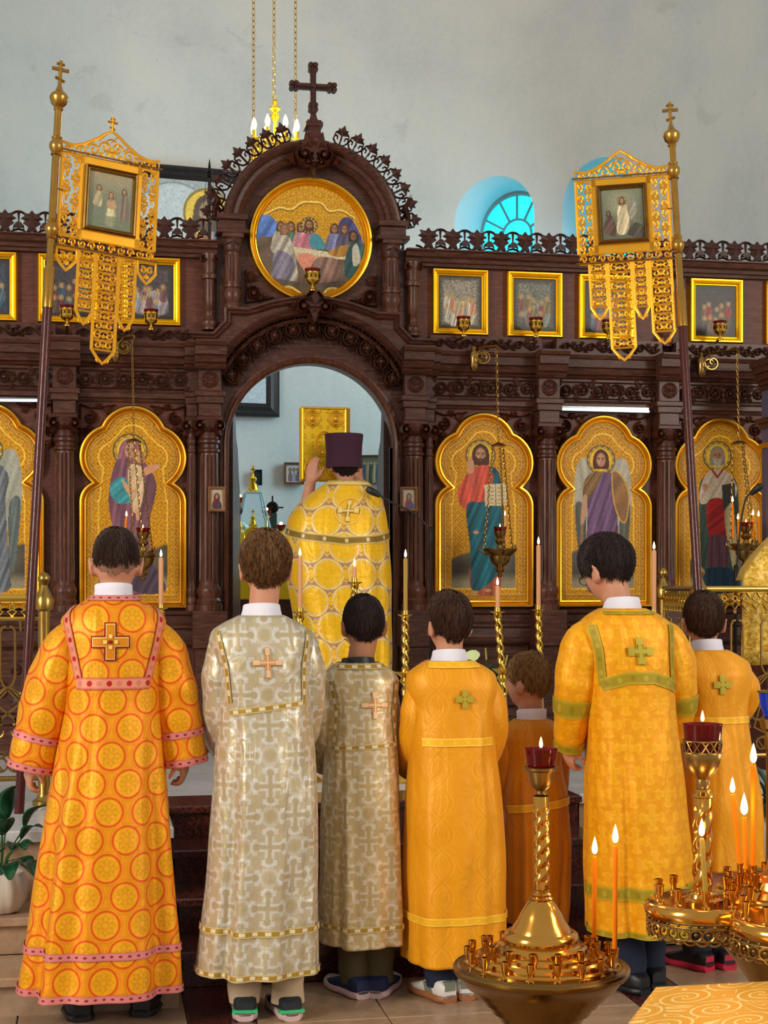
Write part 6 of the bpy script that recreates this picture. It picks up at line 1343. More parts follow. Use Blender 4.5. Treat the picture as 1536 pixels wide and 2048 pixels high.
hanging_lamp((997, 888), (1000, 1100), .098, 'chain-hung brass lamp with red glass before the open-book icon')
hanging_lamp((1478, 884), (1492, 1090), .088, 'chain-hung brass lamp with red glass before the bishop icon', YP - .5)
for px_, y0, y1, lb in ((1466, 1076, 1005, 'thin taper upright in the bishop lamp, longest of four'), (1477, 1080, 1040, 'thin taper upright in the bishop lamp, shortest of four'), (1507, 1082, 1032, 'thin taper upright in the bishop lamp, inner one of a close pair'), (1518, 1082, 1034, 'thin taper upright in the bishop lamp, outer one of a close pair')):
    candle(at(px_ , y0, YP - .5), at(px_ - 1, y1, YP - .5), .006, WAX, lb, 'tapers in the bishop lamp', .036)
candle(at(249, 1075, YP - .36), at(253, 1034, YP - .36), .006, WAX, 'thin taper leaning in the lamp before the veiled mother icon', None, .032); candle(at(1011, 1090, YP - .36), at(1010, 1032, YP - .36), .005, WAXP, 'thin taper in the lamp before the open-book icon', None, .03)

# tall candle stands on the platform
def tall_stand(px, y_c0, y_c1, Y, label, cl, wax, r=.011, style='twist', lean=0., fh=.04):
    """candle from pixel row y_c0 (socket) up to y_c1"""
    b = at(px, y_c0, Y); t = at(px, y_c1, Y); zb = PZ; H = b.z - zb; o = thing('candle_stand', label, 'candle stand', (b.x + lean, Y, zb))
    P = lambda z: Vector((b.x + lean * (1 - (z - zb) / H), Y, z))
    MB().lathe([(.11, 0), (.115, .01), (.10, .025), (.05, .05), (.022, .09), (.014, .12)], tuple(P(zb)), 20).build('base', BRASSY, o, smooth=True)
    m = MB(); n = 150 if style == 'twist' else 60; zs = np.linspace(zb + .11, b.z - .01, n); seg = 12; V = []
    for i, z in enumerate(zs):
        c = P(z); up = (b.z - z) < .42
        for j in range(seg):
            a = 2 * pi * j / seg; rr = .0125 if not up else .0165
            if style == 'twist' and up: rr += .0045 * sin(2 * a + z * 120)
            V.append((c.x + rr * cos(a), c.y + rr * sin(a), z))
    m.add(V, [(i * seg + j, i * seg + (j + 1) % seg, (i + 1) * seg + (j + 1) % seg, (i + 1) * seg + j) for i in range(n - 1) for j in range(seg)]); m.build('shaft', BRASSY, o, smooth=True, angle=80)
    d = P(b.z - .30); MB().lathe([(.016, -.05), (.03, -.03), (.02, -.015), (.03, -.005), (.052, .012), (.055, .016), (.02, .012)], tuple(d), 20).build('drip_pan', BRASSY, o, smooth=True)
    MB().lathe([(.017, -.03), (.02, -.02), (.014, -.012), (.038, 0), (.04, .003), (.015, .003), (.014, .022), (.012, .022), (.011, 0)], (b.x, Y, b.z - .005), 18).build('socket', BRASSY, o, smooth=True)
    candle((b.x, Y, b.z + .0), tuple(t), r, wax, cl, None, fh, .0)
tall_stand(322, 1215, 1115, 8.3, 'brass candle stand with a pale candle between ring-robe person and doorway', 'pale candle with a wide drip collar before the veiled mother icon', WAXP, .013)
tall_stand(600, 1222, 1113, 7.6, 'brass candle stand behind the person in the tall silver robe', 'tall brown candle in front of the yellow cape', WAXP)
tall_stand(709, 1163, 1134, 7.6, 'brass candle stand with wide socket behind the very short-haired person', 'short candle stub in front of the yellow cape', WAXP)
tall_stand(811, 1228, 1116, 7.5, 'brass twisted candle stand beside the doorway jamb', 'tall olive candle beside the doorway jamb', WAXY)
tall_stand(995, 1222, 1172, 7.4, 'leaning brass candle stand with a pierced shaft before the open-book icon', 'short pale candle in the leaning stand', WAXP, style='twist', lean=.07)
tall_stand(1077, 1218, 1090, 7.75, 'brass twisted candle stand before the purple-robed icon', 'tall pale candle in the twisted stand before the column', WAXP, .012, lean=.03)
tall_stand(1308, 1226, 1100, 7.4, 'brass candle stand beside the altar rail post', 'tall pale candle beside the altar rail post', WAXP, .012)

# foreground candle stands
def twist_shaft(c, z0, z1, r, amp, turns, lobes=3, seg=30, n=90, plain=.12):
    V = []
    for i in range(n):
        t = i / (n - 1); z = z0 + (z1 - z0) * t; k = amp * min(1, max(0, (t - plain * .4) / .05)) * min(1, max(0, (1 - plain - t) / .05))
        for j in range(seg):
            a = 2 * pi * j / seg; V.append((c[0] + (r + k * sin(lobes * a - turns * 2 * pi * t * lobes)) * cos(a), c[1] + (r + k * sin(lobes * a - turns * 2 * pi * t * lobes)) * sin(a), z))
    return V, [(i * seg + j, i * seg + (j + 1) % seg, (i + 1) * seg + (j + 1) % seg, (i + 1) * seg + j) for i in range(n - 1) for j in range(seg)]
SOCK = [(.010, 0), (.0105, .003), (.0065, .006), (.006, .016), (.0085, .022), (.009, .034), (.0098, .036), (.0098, .039), (.007, .039), (.0065, .02), (0, .018)]
def sockets(o, pts, sc=1.):
    first = None
    for p in pts:
        if first is None: first = MB().lathe([(r * sc, z * sc) for r, z in SOCK], (0, 0, 0), 14).build('candle_socket', BRASS, o, smooth=True); first.location = Vector(p) - origin(o); first.location = Vector(p) - Vector(o.location); continue
        c = first.copy(); COL.objects.link(c); c.location = Vector(p) - Vector(o.location)
    if first is not None:                           # shared mesh is built round the object's own origin
        first.data.transform(Matrix.Translation(Vector(o.location)))
def cup_top(o, c, z0, sc, pierced=False):
    """red glass cup on a brass holder standing at z0"""
    if not pierced: pf = [(.012, 0), (.014, .006), (.010, .012), (.022, .022), (.028, .034), (.031, .05), (.034, .06), (.042, .064), (.043, .070), (.036, .072), (.03, .05), (0, .04)]
    else: pf = [(.014, 0), (.016, .01), (.014, .02), (.026, .034), (.037, .05), (.041, .066), (.0415, .08), (.041, .082), (.038, .066), (.02, .05), (0, .05)]
    MB().lathe([(r * sc, z * sc) for r, z in pf], (c[0], c[1], z0), 32).build('lamp_holder', BRASSD, o, smooth=True)
    if pierced:
        m = MB()
        for k in range(14):
            t = 2 * pi * k / 14
            for q in (0, 1): m.tube([(c[0] + .043 * sc * cos(t + a), c[1] + .043 * sc * sin(t + a), z0 + z * sc) for a, z in ((-.2, .082 + .026 * q), (-.1, .088 + .014 * q), (0, .095), (.1, .102 - .014 * q), (.2, .108 - .026 * q))], .0018, 5)
        for z in (.082, .108): m.tube([(c[0] + .043 * sc * cos(t), c[1] + .043 * sc * sin(t), z0 + z * sc) for t in np.linspace(0, 2 * pi, 33)], .002, 5)
        m.build('pierced_gallery', BRASSD, o)
    zb = .068 if not pierced else .072; g = [(.030, zb), (.036, zb + .012), (.0405, zb + .045), (.041, zb + .047), (.039, zb + .046), (.034, zb + .012), (.0, zb + .006)] if not pierced else [(.036, zb), (.040, zb + .02), (.045, zb + .072), (.046, zb + .074), (.044, zb + .073), (.038, zb + .02), (.0, zb + .008)]
    MB().lathe([(r * sc, z * sc) for r, z in g], (c[0], c[1], z0), 32).build('red_glass', REDG, o, smooth=True); zt = z0 + (zb + (.074 if pierced else .044)) * sc
    MB().tube([(c[0], c[1], zt - .02), (c[0], c[1], zt + .008)], .0012, 5).build('wick', WICK, o); flame_at((c[0], c[1], zt + .004), .026, o)
BASIN = metal('shaded_brass', '#7c5c2e', .24, .1, '#94703a')  # darker brass: shade beneath the plate put into the colour
def stand_one():
    Y = depth_to_Y(1082, 3.52); q = 3.52 / F; ax = at(1082, 1165, Y).x; Z = lambda y: ZC - (y - HY) * q; c = (ax, Y)
    o = thing('candle_stand', 'round polished brass candle stand with a twisted stem and plain red glass cup', 'candle stand', (ax, Y, 0))
    prof = [(66, 2060), (75, 2040), (82, 2036), (92, 2022), (99, 2018), (108, 2004), (115, 2000), (124, 1988), (131, 1984), (142, 1972), (150, 1967), (165, 1952), (172, 1946), (176, 1940), (177, 1934), (174, 1930), (168, 1931), (163, 1927), (157, 1929), (151, 1928), (151, 1922), (147, 1918), (141, 1920), (133, 1919), (132, 1912), (127, 1908), (120, 1911), (113, 1910), (112, 1902), (107, 1898), (99, 1901), (93, 1899), (92, 1891), (87, 1887), (79, 1889), (74, 1885), (76, 1876), (73, 1866), (66, 1860), (60, 1861), (56, 1852), (47, 1840), (42, 1828), (34, 1815), (28, 1806), (22, 1800), (24, 1796), (19, 1792), (21, 1788), (16, 1784), (17, 1780), (10, 1775)]
    P = [(r * q, Z(y)) for r, y in prof]; P = [(r, z + (.004 if i % 2 else -.004) * (i < 12)) for i, (r, z) in enumerate(P)]; low = [(0.12, 0), (.125, .02), (.06, .05), (.03, .10), (.024, .2), (.03, .28), (.05, .34)]
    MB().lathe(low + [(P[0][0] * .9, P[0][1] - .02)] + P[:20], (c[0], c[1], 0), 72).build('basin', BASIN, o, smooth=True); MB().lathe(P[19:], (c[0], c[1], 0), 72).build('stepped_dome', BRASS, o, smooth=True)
    MB().add(*twist_shaft(c, Z(1778), Z(1592), 15.5 * q, 1.6 * q, 2.2, 3)).build('stem', BRASS, o, smooth=True, angle=80)
    cup_top(o, c, Z(1592), .94)
    zp = Z(1925); pts = [(c[0] + .166 * cos(t), c[1] + .166 * sin(t), zp - .004) for t in np.linspace(0, 2 * pi, 18, endpoint=False) + .1] + [(c[0] + .126 * cos(t), c[1] + .126 * sin(t), Z(1917)) for t in np.linspace(0, 2 * pi, 14, endpoint=False) + .25]
    sockets(o, pts)
    def near(px, py, R, zz):
        best = min(pts, key=lambda p: abs(px - proj(p)[0]) + abs(py - proj(p)[1])); return best
    for (bx, by, tx, ty, mat, lb, fh) in ((1184, 1880, 1187, 1712, WAX, 'tall orange candle on the round brass stand, thinner of two', .042), (1240, 1908, 1243, 1690, WAX, 'tall orange candle at the rim of the round brass stand', .044), (1075, 1912, 1075, 1868, WAXY, 'short dark candle burning low before the brass dome', .034), (1014, 1905, 1013, 1882, WAXY, 'unlit candle stub on the round brass stand', 0)):
        b = near(bx, by, 0, 0); d = b[1] * cos(TH) + b[0] * sin(TH); zt = ZC - (ty - HY) / F * d; candle((b[0], b[1], b[2] + .02), (b[0] + (tx - bx) * d / F * .5, b[1], zt), .0058, mat, lb, None, fh, .35 if fh else 0)
def proj(p):
    d = p[0] * sin(TH) + p[1] * cos(TH); return CX + F * (p[0] * cos(TH) - p[1] * sin(TH)) / d, HY - F * (p[2] - ZC) / d
stand_one()
def stand_two():
    d0 = 3.45; q = d0 / F; Yl = depth_to_Y(1405, d0); xl = at(1405, 1165, Yl).x; Z = lambda y, d=d0: ZC - (y - HY) * d / F
    Ym = depth_to_Y(1560, d0 - .02); xm = at(1560, 1165, Ym).x; zp = Z(1800)
    o = thing('candle_stand', 'large lobed brass candle stand with a pierced skirt and galleried red glass cup', 'candle stand', (xm, Ym, 0))
    # lobed outline
    R0, rl = .205, .125; ths = np.linspace(0, 2 * pi, 121)[:-1]; a0 = math.atan2(Yl - Ym, xl - xm); dist = math.hypot(Yl - Ym, xl - xm)
    lobes = [(xm + dist * cos(a0 + k * pi / 2), Ym + dist * sin(a0 + k * pi / 2)) for k in range(4)]
    def rad(t):
        e = Vector((cos(t), sin(t))); best = .15
        for lx, ly in lobes:
            v = Vector((lx - xm, ly - Ym)); b = e.dot(v); disc = b * b - (v.length_squared - rl * rl)
            if disc > 0: best = max(best, b + sqrt(disc))
        return best
    out = [(rad(t), t) for t in ths]; n = len(out); V = []; lay = [(.0, .022), (.9, .022), (.93, .024), (.97, .022), (1.0, .016), (1.015, .004), (1.0, -.008), (.985, -.012), (.9, -.012), (0, -.012)]
    for f, dz in lay: V += [(xm + r * f * cos(t), Ym + r * f * sin(t), zp - .022 + dz) for r, t in out]
    MB().add(V, [(i * n + j, (i + 1) * n + j, (i + 1) * n + (j + 1) % n, i * n + (j + 1) % n) for i in range(len(lay) - 1) for j in range(n)]).build('tray', BRASS, o, smooth=True, angle=40)
    m = MB(); z1, z0 = zp - .030, zp - .074; per = [(xm + r * .985 * cos(t), Ym + r * .985 * sin(t)) for r, t in out]
    pl = per + per[:1]; seg_ = np.hypot(*np.diff(np.array(pl), axis=0).T); cum = np.concatenate([[0], np.cumsum(seg_)]); K = int(cum[-1] / .026)
    def pp(s, z): s = s % cum[-1]; return (np.interp(s, cum, [p[0] for p in pl]), np.interp(s, cum, [p[1] for p in pl]), z)
    for z_, r_ in ((z1, .004), (z1 - .010, .003), (z0 + .008, .003)): m.tube([pp(s, z_) for s in np.linspace(0, cum[-1] - 1e-6, 160)], r_, 6)
    for i in range(K):
        s0 = cum[-1] * i / K; st = cum[-1] / K
        for sg in (-1, 1): m.tube([pp(s0 + sg * st * .5 * sin(t), z1 - .012 - (z1 - z0 - .02) * .5 * (1 - cos(t))) for t in np.linspace(0, pi, 7)], .0034, 5)
        m.sphere(pp(s0 + st * .5, z1 - .005), .0045, 6, 4); m.sphere(pp(s0, (z1 + z0) / 2), .005, 6, 4); m.tube([pp(s0 + st * (.5 + .5 * cos(t)), z0 + .008 - .009 * sin(t)) for t in np.linspace(0, pi, 6)], .003, 5)
    m.build('pierced_skirt', BRASSD, o)
    MB().lathe([(.13, 0), (.14, .02), (.06, .06), (.03, .12), (.026, .45), (.04, zp - .22), (.1, zp - .13), (.16, zp - .06), (.17, zp - .034)], (xm, Ym, 0), 48).build('foot', BRASSD, o, smooth=True)
    MB().lathe([(.115, 0), (.117, .006), (.108, .010), (.104, .016), (.09, .018), (.084, .03), (.07, .034), (.064, .05), (.04, .06), (.03, .08), (.02, .12)], (xm, Ym, zp), 48).build('stepped_dome', BRASS, o, smooth=True)
    c = (xl, Yl); MB().lathe([(.045, 0), (.046, .006), (.036, .010), (.034, .018), (.028, .022)], (xl, Yl, zp - .002), 32).build('stem_foot', BRASS, o, smooth=True)
    MB().add(*twist_shaft(c, zp + .015, Z(1592), 18.5 * q, 2.0 * q, 1.5, 3, plain=.1)).build('stem', BRASS, o, smooth=True, angle=80); MB().lathe([(.021, 0), (.024, .003), (.024, .007), (.02, .01), (.016, .014), (.016, .02)], (xl, Yl, Z(1592) - .004), 28).build('stem_collar', BRASS, o, smooth=True)
    cup_top(o, c, Z(1576), .98, True)
    pts = []
    for k, (lx, ly) in enumerate(lobes):
        for t in np.linspace(0, 2 * pi, 10, endpoint=False):
            p = (lx + .1 * cos(t), ly + .1 * sin(t)); r = math.hypot(p[0] - xm, p[1] - Ym)
            if r > .13: pts.append((p[0], p[1], zp))
    pts += [(xm + .108 * cos(t), Ym + .108 * sin(t), zp + .008) for t in np.linspace(0, 2 * pi, 12, endpoint=False)] + [(xm + .072 * cos(t), Ym + .072 * sin(t), zp + .032) for t in np.linspace(0, 2 * pi, 9, endpoint=False)]
    sockets(o, pts); used = []
    for (bx, by, tx, ty, mat, lb, fh) in ((1396, 1830, 1403, 1676, WAXY, 'olive candle before the galleried red cup', .04), (1478, 1745, 1464, 1588, WAX, 'orange candle leaning on the lobed brass stand', .038), (1492, 1760, 1488, 1634, WAX, 'short orange candle on the lobed brass stand', .05), (1512, 1730, 1507, 1530, WAX, 'tallest orange candle on the lobed brass stand', .046)):
        b = min([p for p in pts if p not in used], key=lambda p: abs(bx - proj(p)[0]) + abs(by - proj(p)[1])); used.append(b); d = b[1] * cos(TH) + b[0] * sin(TH); bx2 = proj(b)[0]
        zt = ZC - (ty - HY) / F * d; candle((b[0], b[1], b[2] + .02), (b[0] + (tx - bx2) * d / F, b[1], zt), .0058, mat, lb, None, fh, .35)
stand_two()
# table with brocade cloth, lower right
def brocade_table():
    zt = .74; f = lambda px, py: at(px, py, depth_to_Y(px, (ZC - zt) * F / (py - HY)))
    A, B, C = f(1312, 1974), f(1560, 1961), f(1252, 2052); u = (B - A); v = (C - A); v = v / v.length * .5; u = u / u.length * .55; A.z = zt
    m = cloth('gold_scroll_brocade', '#eca414', .42, .25); uu, vv = m.uv(); n1 = m.noise(m.co('UV'), 5, 2, .5, 1.5); w = (n1 * 34.).sin(); x, y, d = lattice(m, uu, vv, .16, .2); an = y.atan2(x); sp = ((an + d * 130.).sin()).abs().lt(.35, .1) * d.lt(.06, .004); tex = m.noise(m.co('UV'), 200, 2)
    m.set(Base_Color=m.mix((w.abs().lt(.28, .08) * (1 - d.lt(.06, .004))).max(sp), m.mix(tex, '#e89808', '#f8b41c'), '#ffe08a')); 
    o = thing('draped_table', 'small table draped in shiny gold brocade below the candle stands', 'table', tuple(A + u * .5 + v * .5 - Vector((0, 0, zt))))
    N = 40; drop = .5; V, UV = [], []
    for i in range(-12, N + 13):
        for j in range(-12, N + 13):
            a, b = i / N, j / N; ca, cb = min(max(a, 0), 1), min(max(b, 0), 1); over = max(abs(a - ca) * u.length, abs(b - cb) * v.length); o2 = u.normalized() * (a - ca) * .16 + v.normalized() * (b - cb) * .16
            r_ = .012; p = A + u * ca + v * cb + o2; p = p + (u.normalized() * np.sign(a - ca) + v.normalized() * np.sign(b - cb)) * (r_ * min(1, over / .02) + .012 * sin(i * .9 + j * .7) * min(1, over * 6)); V.append((p.x, p.y, zt - max(0, over * 2.6 - .012))); UV.append((a * u.length + 0, b * v.length))
    K = N + 25; Fs = [(i * K + j, i * K + j + 1, (i + 1) * K + j + 1, (i + 1) * K + j) for i in range(K - 1) for j in range(K - 1)]
    ob = mesh_obj('cloth', V, Fs, m, o, True, uv=UV); sd = ob.modifiers.new('t', 'SOLIDIFY'); sd.thickness = .004
    T = MB(); q = [A + u * .03 + v * .03, A + u * .97 + v * .03, A + u * .97 + v * .97, A + u * .03 + v * .97]; T.add([(p.x, p.y, z) for z in (zt - .035, zt - .006) for p in q], [(3, 2, 1, 0), (4, 5, 6, 7), (0, 1, 5, 4), (1, 2, 6, 5), (2, 3, 7, 6), (3, 0, 4, 7)]); T.build('table_top', BOARD, o)
    for p in q:
        c = p * .92 + (A + u * .5 + v * .5) * .08; MB().box(c.x - .018, c.x + .018, c.y - .018, c.y + .018, 0, zt - .035).build('leg', BOARD, o)
brocade_table()

# ------------------------------------------------------------------ processional banners
def fret_fill(m, u0, u1, v0, v1, nu, nv, y0=-.003, y1=.003, w=.0105, seed=0):
    m.ribbon([(u0, v0), (u1, v0), (u1, v1), (u0, v1)], w * 1.6, y0, y1, closed=True); du, dv = (u1 - u0) / nu, (v1 - v0) / nv; r = min(du, dv) * .40
    for i in range(nu):
        for j in range(nv):
            cu, cv = u0 + du * (i + .5), v0 + dv * (j + .5); s = 1 if i < nu / 2 else -1; t = 1 if (i + j) % 2 else -1
            m.ribbon(xf(vol(0, 0, r, 200, 1.25, -1, 16), cu, cv, 0, s, t), w, y0, y1); m.ribbon([(cu - du / 2, cv + t * dv * .42), (cu, cv + t * r), (cu + du / 2, cv + t * dv * .42)], w * .9, y0, y1)
            m.ribbon([(cu, cv - dv / 2), (cu + s * r * .5, cv - r * .85)], w * .8, y0, y1)
            leaf_mb(m, cu - s * r * .3, cv - t * r * .9, -t * s * .9, r * .8, y0, y1)
def banner(label, base, top, dirn, yaw, v_top, painter, tails, pole_split):
    base, top = Vector(base), Vector(top); e2 = (top - base).normalized(); e1 = Vector((cos(yaw), sin(yaw), 0)) * dirn; e1 = (e1 - e2 * e1.dot(e2)).normalized(); e3 = e1.cross(e2) if dirn > 0 else e2.cross(e1)
    e3 = e3 if e3.y > 0 else -e3; L = (top - base).length
    o = thing('processional_banner', label, 'banner', tuple(base)); O = base + e2 * (L - v_top)          # panel's top edge level on the pole
    G = lambda p: tuple(O + e1 * p[0] + e3 * p[1] + e2 * p[2])
    def B(m, name, mat, par=o, **kw): return mxf(m, G).build(name, mat, par, **kw)
    MB().tube([base, base + e2 * (L * pole_split)], .021, 14).build('wooden_pole', REDW, o, smooth=True)
    bp = MB().tube([base + e2 * (L * pole_split - .01), base + e2 * (L * pole_split + .17), base + e2 * (L * pole_split + .18), base + e2 * L], [.024, .024, .017, .016], 14).build('brass_pole', POLEB, o, smooth=True)
    rot = e2.to_track_quat('Z', 'Y').to_matrix()
    def knob(h, pf, name, par):
        m = MB().lathe(pf, (0, 0, 0), 20); c = base + e2 * h; mxf(m, lambda p: tuple(c + rot @ Vector(p))); return m.build(name, POLEB, par, smooth=True)
    kp = [(.017, -.045), (.024, -.04), (.019, -.03), (.03, -.012), (.032, 0), (.03, .012), (.019, .03), (.024, .04), (.017, .045)]
    knob(L - v_top + .02, kp, 'pole_knob', bp); knob(L - v_top - .36, kp, 'pole_knob', bp)
    knob(L, [(.016, -.06), (.022, -.05), (.018, -.04), (.034, -.025), (.042, 0), (.042, .006), (.034, .02), (.018, .034), (.009, .06), (.007, .07)], 'pole_finial', bp)
    def ocross(m, cu, cv, s):
        for a, b, w_ in (((0, 0), (0, .115), .016), ((-.038, .075), (.038, .075), .016), ((-.018, .1), (.018, .1), .012), ((-.022, .036), (.022, .022), .012)): m.ribbon([(cu + a[0] * s, cv + a[1] * s), (cu + b[0] * s, cv + b[1] * s)], w_ * s, -.005, .005)
        return m
    m = ocross(MB(), 0, v_top + .06, 1.0); B(m, 'pole_cross', POLEB)
    W0, W1 = .03, .475; V0, V1 = -.395, 0.
    Wm = (W0 + W1) / 2; iu0, iu1, iv0, iv1 = Wm - .118, Wm + .128, -.335, -.035
    m = MB(); fret_fill(m, W0, iu0 - .015, V0 + .02, V1, 2, 7, seed=1); fret_fill(m, iu1 + .015, W1, V0 + .02, V1, 2, 7); fret_fill(m, W0, W1, V0 - .03, V0 + .02, 10, 1, w=.008)
    for a, b in ((iu0 - .02, iu0), (iu1, iu1 + .02)): m.box(a, b, -.003, .003, V0 + .02, V1)
    m.box(iu0 - .02, iu1 + .02, -.003, .003, iv1, V1); m.box(iu0 - .02, iu1 + .02, -.003, .003, V0 + .02, iv0)
    pn = B(m, 'fretwork_panel', FRET)
    # crown
    m = MB(); crown = [(W0 - .005, 0), (W0 - .005, .05), (W0 + .05, .042), (W0 + .1, .06), (Wm - .06, .10), (Wm - .045, .115), (Wm, .145), (Wm + .045, .115), (Wm + .06, .10), (W1 - .1, .06), (W1 - .05, .042), (W1 + .005, .05), (W1 + .005, 0)]
    m.ribbon(crown, .014, -.003, .003, closed=True)
    for k in range(8):
        cu = W0 + .03 + (W1 - W0 - .06) * k / 7; h_ = np.interp(cu, [p[0] for p in crown[1:-1]], [p[1] for p in crown[1:-1]]); s = 1 if k < 4 else -1; r = min(.03, h_ * .42)
        m.ribbon(xf(vol(0, 0, r, 180, 1.3, -1, 18), cu, h_ * .48, 0, s), .010, -.003, .003); leaf_mb(m, cu + s * r, h_ * .2, -s * .7, r * 1.0, -.003, .003); m.ribbon([(cu, 0), (cu, h_ * .2)], .006, -.003, .003); m.ribbon([(cu - r, h_ * .7), (cu, h_ - .004)], .005, -.003, .003)
    m.ribbon(arc(Wm, .075, .03, 0, 340, 16), .007, -.003, .003, closed=True); B(m, 'crown', FRET)
    if dirn > 0: B(ocross(MB(), Wm, .14, .62), 'crown_cross', FRET)
    # framed picture
    pr = [(0, 0), (0, .014), (.006, .02), (.012, .014), (.018, .018), (.024, .006), (.024, 0)]
    B(MB().sweep(pr, [(iu0, iv0, -.003), (iu1, iv0, -.003), (iu1, iv1, -.003), (iu0, iv1, -.003)], closed=True), 'picture_frame', BRASSD)
    c = Canvas(100, 122, 1.0, '#7a8068'); painter(c); wu, hv = iu1 - iu0 - .036, iv1 - iv0 - .036
    fl_ = (lambda a: a) if dirn > 0 else (lambda a: 100 - a)
    c.build('painting', lambda a, b: G((iu0 + .018 + fl_(a) / 100 * wu, -.007, iv1 - .018 - b / 122 * hv)), PAINT, o)
    for q in (.012, V0 - .03): B(MB().tube([(0, -.008, q), (W1 + .02, -.008, q)], .004, 6), 'cross_rod', BRASSD)
    B(MB().tube([(0, -.004, -.17), (W0 + .01, -.004, -.175)], .003, 6), 'tie_hook', BRASSD)
    for (c0, c1, ln) in tails:
        m = MB(); a, b = Wm + c0, Wm + c1; vt = V0 - .032; mid = (a + b) / 2; n = max(1, int(ln / .05)); tip = .05 if ln < .12 else .06
        m.ribbon([(a, vt), (b, vt), (b, vt - ln + tip), (mid + (b - a) * .22, vt - ln + .02), (mid, vt - ln), (mid - (b - a) * .22, vt - ln + .02), (a, vt - ln + tip)], .015, -.003, .003, closed=True); w_ = (b - a)
        if ln > .12:
            for k in range(n):
                cv = vt - (ln - tip) * (k + .5) / n; hh = (ln - tip) / n
                for s in (-1, 1): m.ribbon(xf(vol(.25 * w_, 0, min(w_ * .19, hh * .42), 60, 1.1, 1 if k % 2 else -1, 13), mid, cv, 0, s), .010, -.003, .003); m.ribbon([(mid, cv + hh / 2), (mid + s * w_ * .2, cv + hh * .3)], .011, -.003, .003); m.ribbon([(mid + s * w_ * .42, cv - hh * .1), (mid + s * w_ * .5, cv)], .005, -.003, .003)
                leaf_mb(m, mid, cv - hh * .3, 0, hh * .55, -.003, .003); m.ribbon([(a, cv - hh / 2), (b, cv - hh / 2)], .009, -.003, .003)
            for s in (-1, 1): m.ribbon(xf(vol(.12 * w_ + .006, 0, .012, 90, 1, -1, 12), mid, vt - ln + .012, 0, s), .006, -.003, .003)
        else:
            for s in (-1, 1): m.ribbon(xf(vol(.2 * w_, 0, w_ * .2, 60, 1.1, 1, 13), mid, vt - ln * .4, 0, s), .011, -.003, .003)
            leaf_mb(m, mid, vt - ln * .8, 0, .03, -.003, .003); m.ribbon([(a, vt - .008), (b, vt - .008)], .01, -.003, .003)
        B(m, 'pendant', FRET)
    return o
def river_scene(c):
    c.mix(np.clip(c.y / 122, 0, 1) * .5, '#5a6450'); c.mix(np.clip(1 - c.y / 60, 0, 1) * .6, '#b89a70'); c.poly([(40, 110), (44, 78), (50, 60), (58, 62), (62, 80), (60, 112)], '#c8bc8c', fold=(.4, 0, .15)); c.poly([(42, 66), (50, 54), (58, 56), (64, 68), (58, 76), (46, 76)], '#b8906a'); c.head(51, 48, 6, '#b89070', '#6a4a30', halo=9)
    c.poly([(12, 70), (20, 40), (30, 44), (30, 74)], '#a89a70', fold=(.4, .3, .2)); c.head(24, 36, 5.5, '#a88464', '#6a4a30'); c.poly([(70, 100), (72, 56), (80, 40), (90, 52), (92, 100)], '#7a6a58', fold=(.4, 0, .2)); c.head(80, 36, 5.5, '#a88464', '#5a4028'); c.poly([(0, 100), (50, 92), (100, 100), (100, 122), (0, 122)], '#6a7458', a=.7); c.noise(.05, 2)
def rising_scene(c):
    c.mix(np.clip(c.y / 122, 0, 1) * .6, '#4a4a3c'); c.disc(48, 36, 40, 40, '#c8b88c', .9, .5); c.poly([(36, 104), (38, 70), (40, 46), (50, 36), (62, 44), (66, 70), (62, 100), (50, 110)], '#c8b890', fold=(.35, .3, .2)); c.head(50, 30, 6.5, '#b08a68', '#5a3c28', halo=10); c.poly([(62, 46), (76, 24), (84, 50), (78, 80), (66, 70)], '#8a8470', fold=(.3, .5, .2))
    c.poly([(6, 100), (14, 66), (26, 64), (34, 90), (30, 112)], '#5a4438', fold=(.3, .6, .25)); c.poly([(60, 110), (74, 84), (96, 92), (98, 118)], '#4a4438', fold=(.3, .6, .25)); c.head(18, 58, 5, '#8a6448', '#3a2a20'); c.noise(.05, 2)
TL = [(-.225, -.135, .105), (-.125, -.05, .335), (-.045, .06, .50), (.065, .14, .335), (.15, .235, .105)]
bL = at(38, 1622, 6.75); bL.z = PZ; tL = at(118, 197, 7.05)
banner('gilded fretwork banner with a river scene picture, beside the altar rail post', tuple(bL), tuple(tL), 1, radians(17.5), .24, river_scene, TL, .70)
bR = at(1420, 1640, 6.7); bR.z = PZ; tR = at(1343, 272, 7.2)
banner('gilded fretwork banner with a robed winged figure picture, before the bishop icon', tuple(bR), tuple(tR), -1, radians(-17.5) - .55 * 0, .20, rising_scene, [(-.215, -.115, .42), (-.10, -.035, .29), (-.025, .085, .49), (.095, .175, .28)], .70)
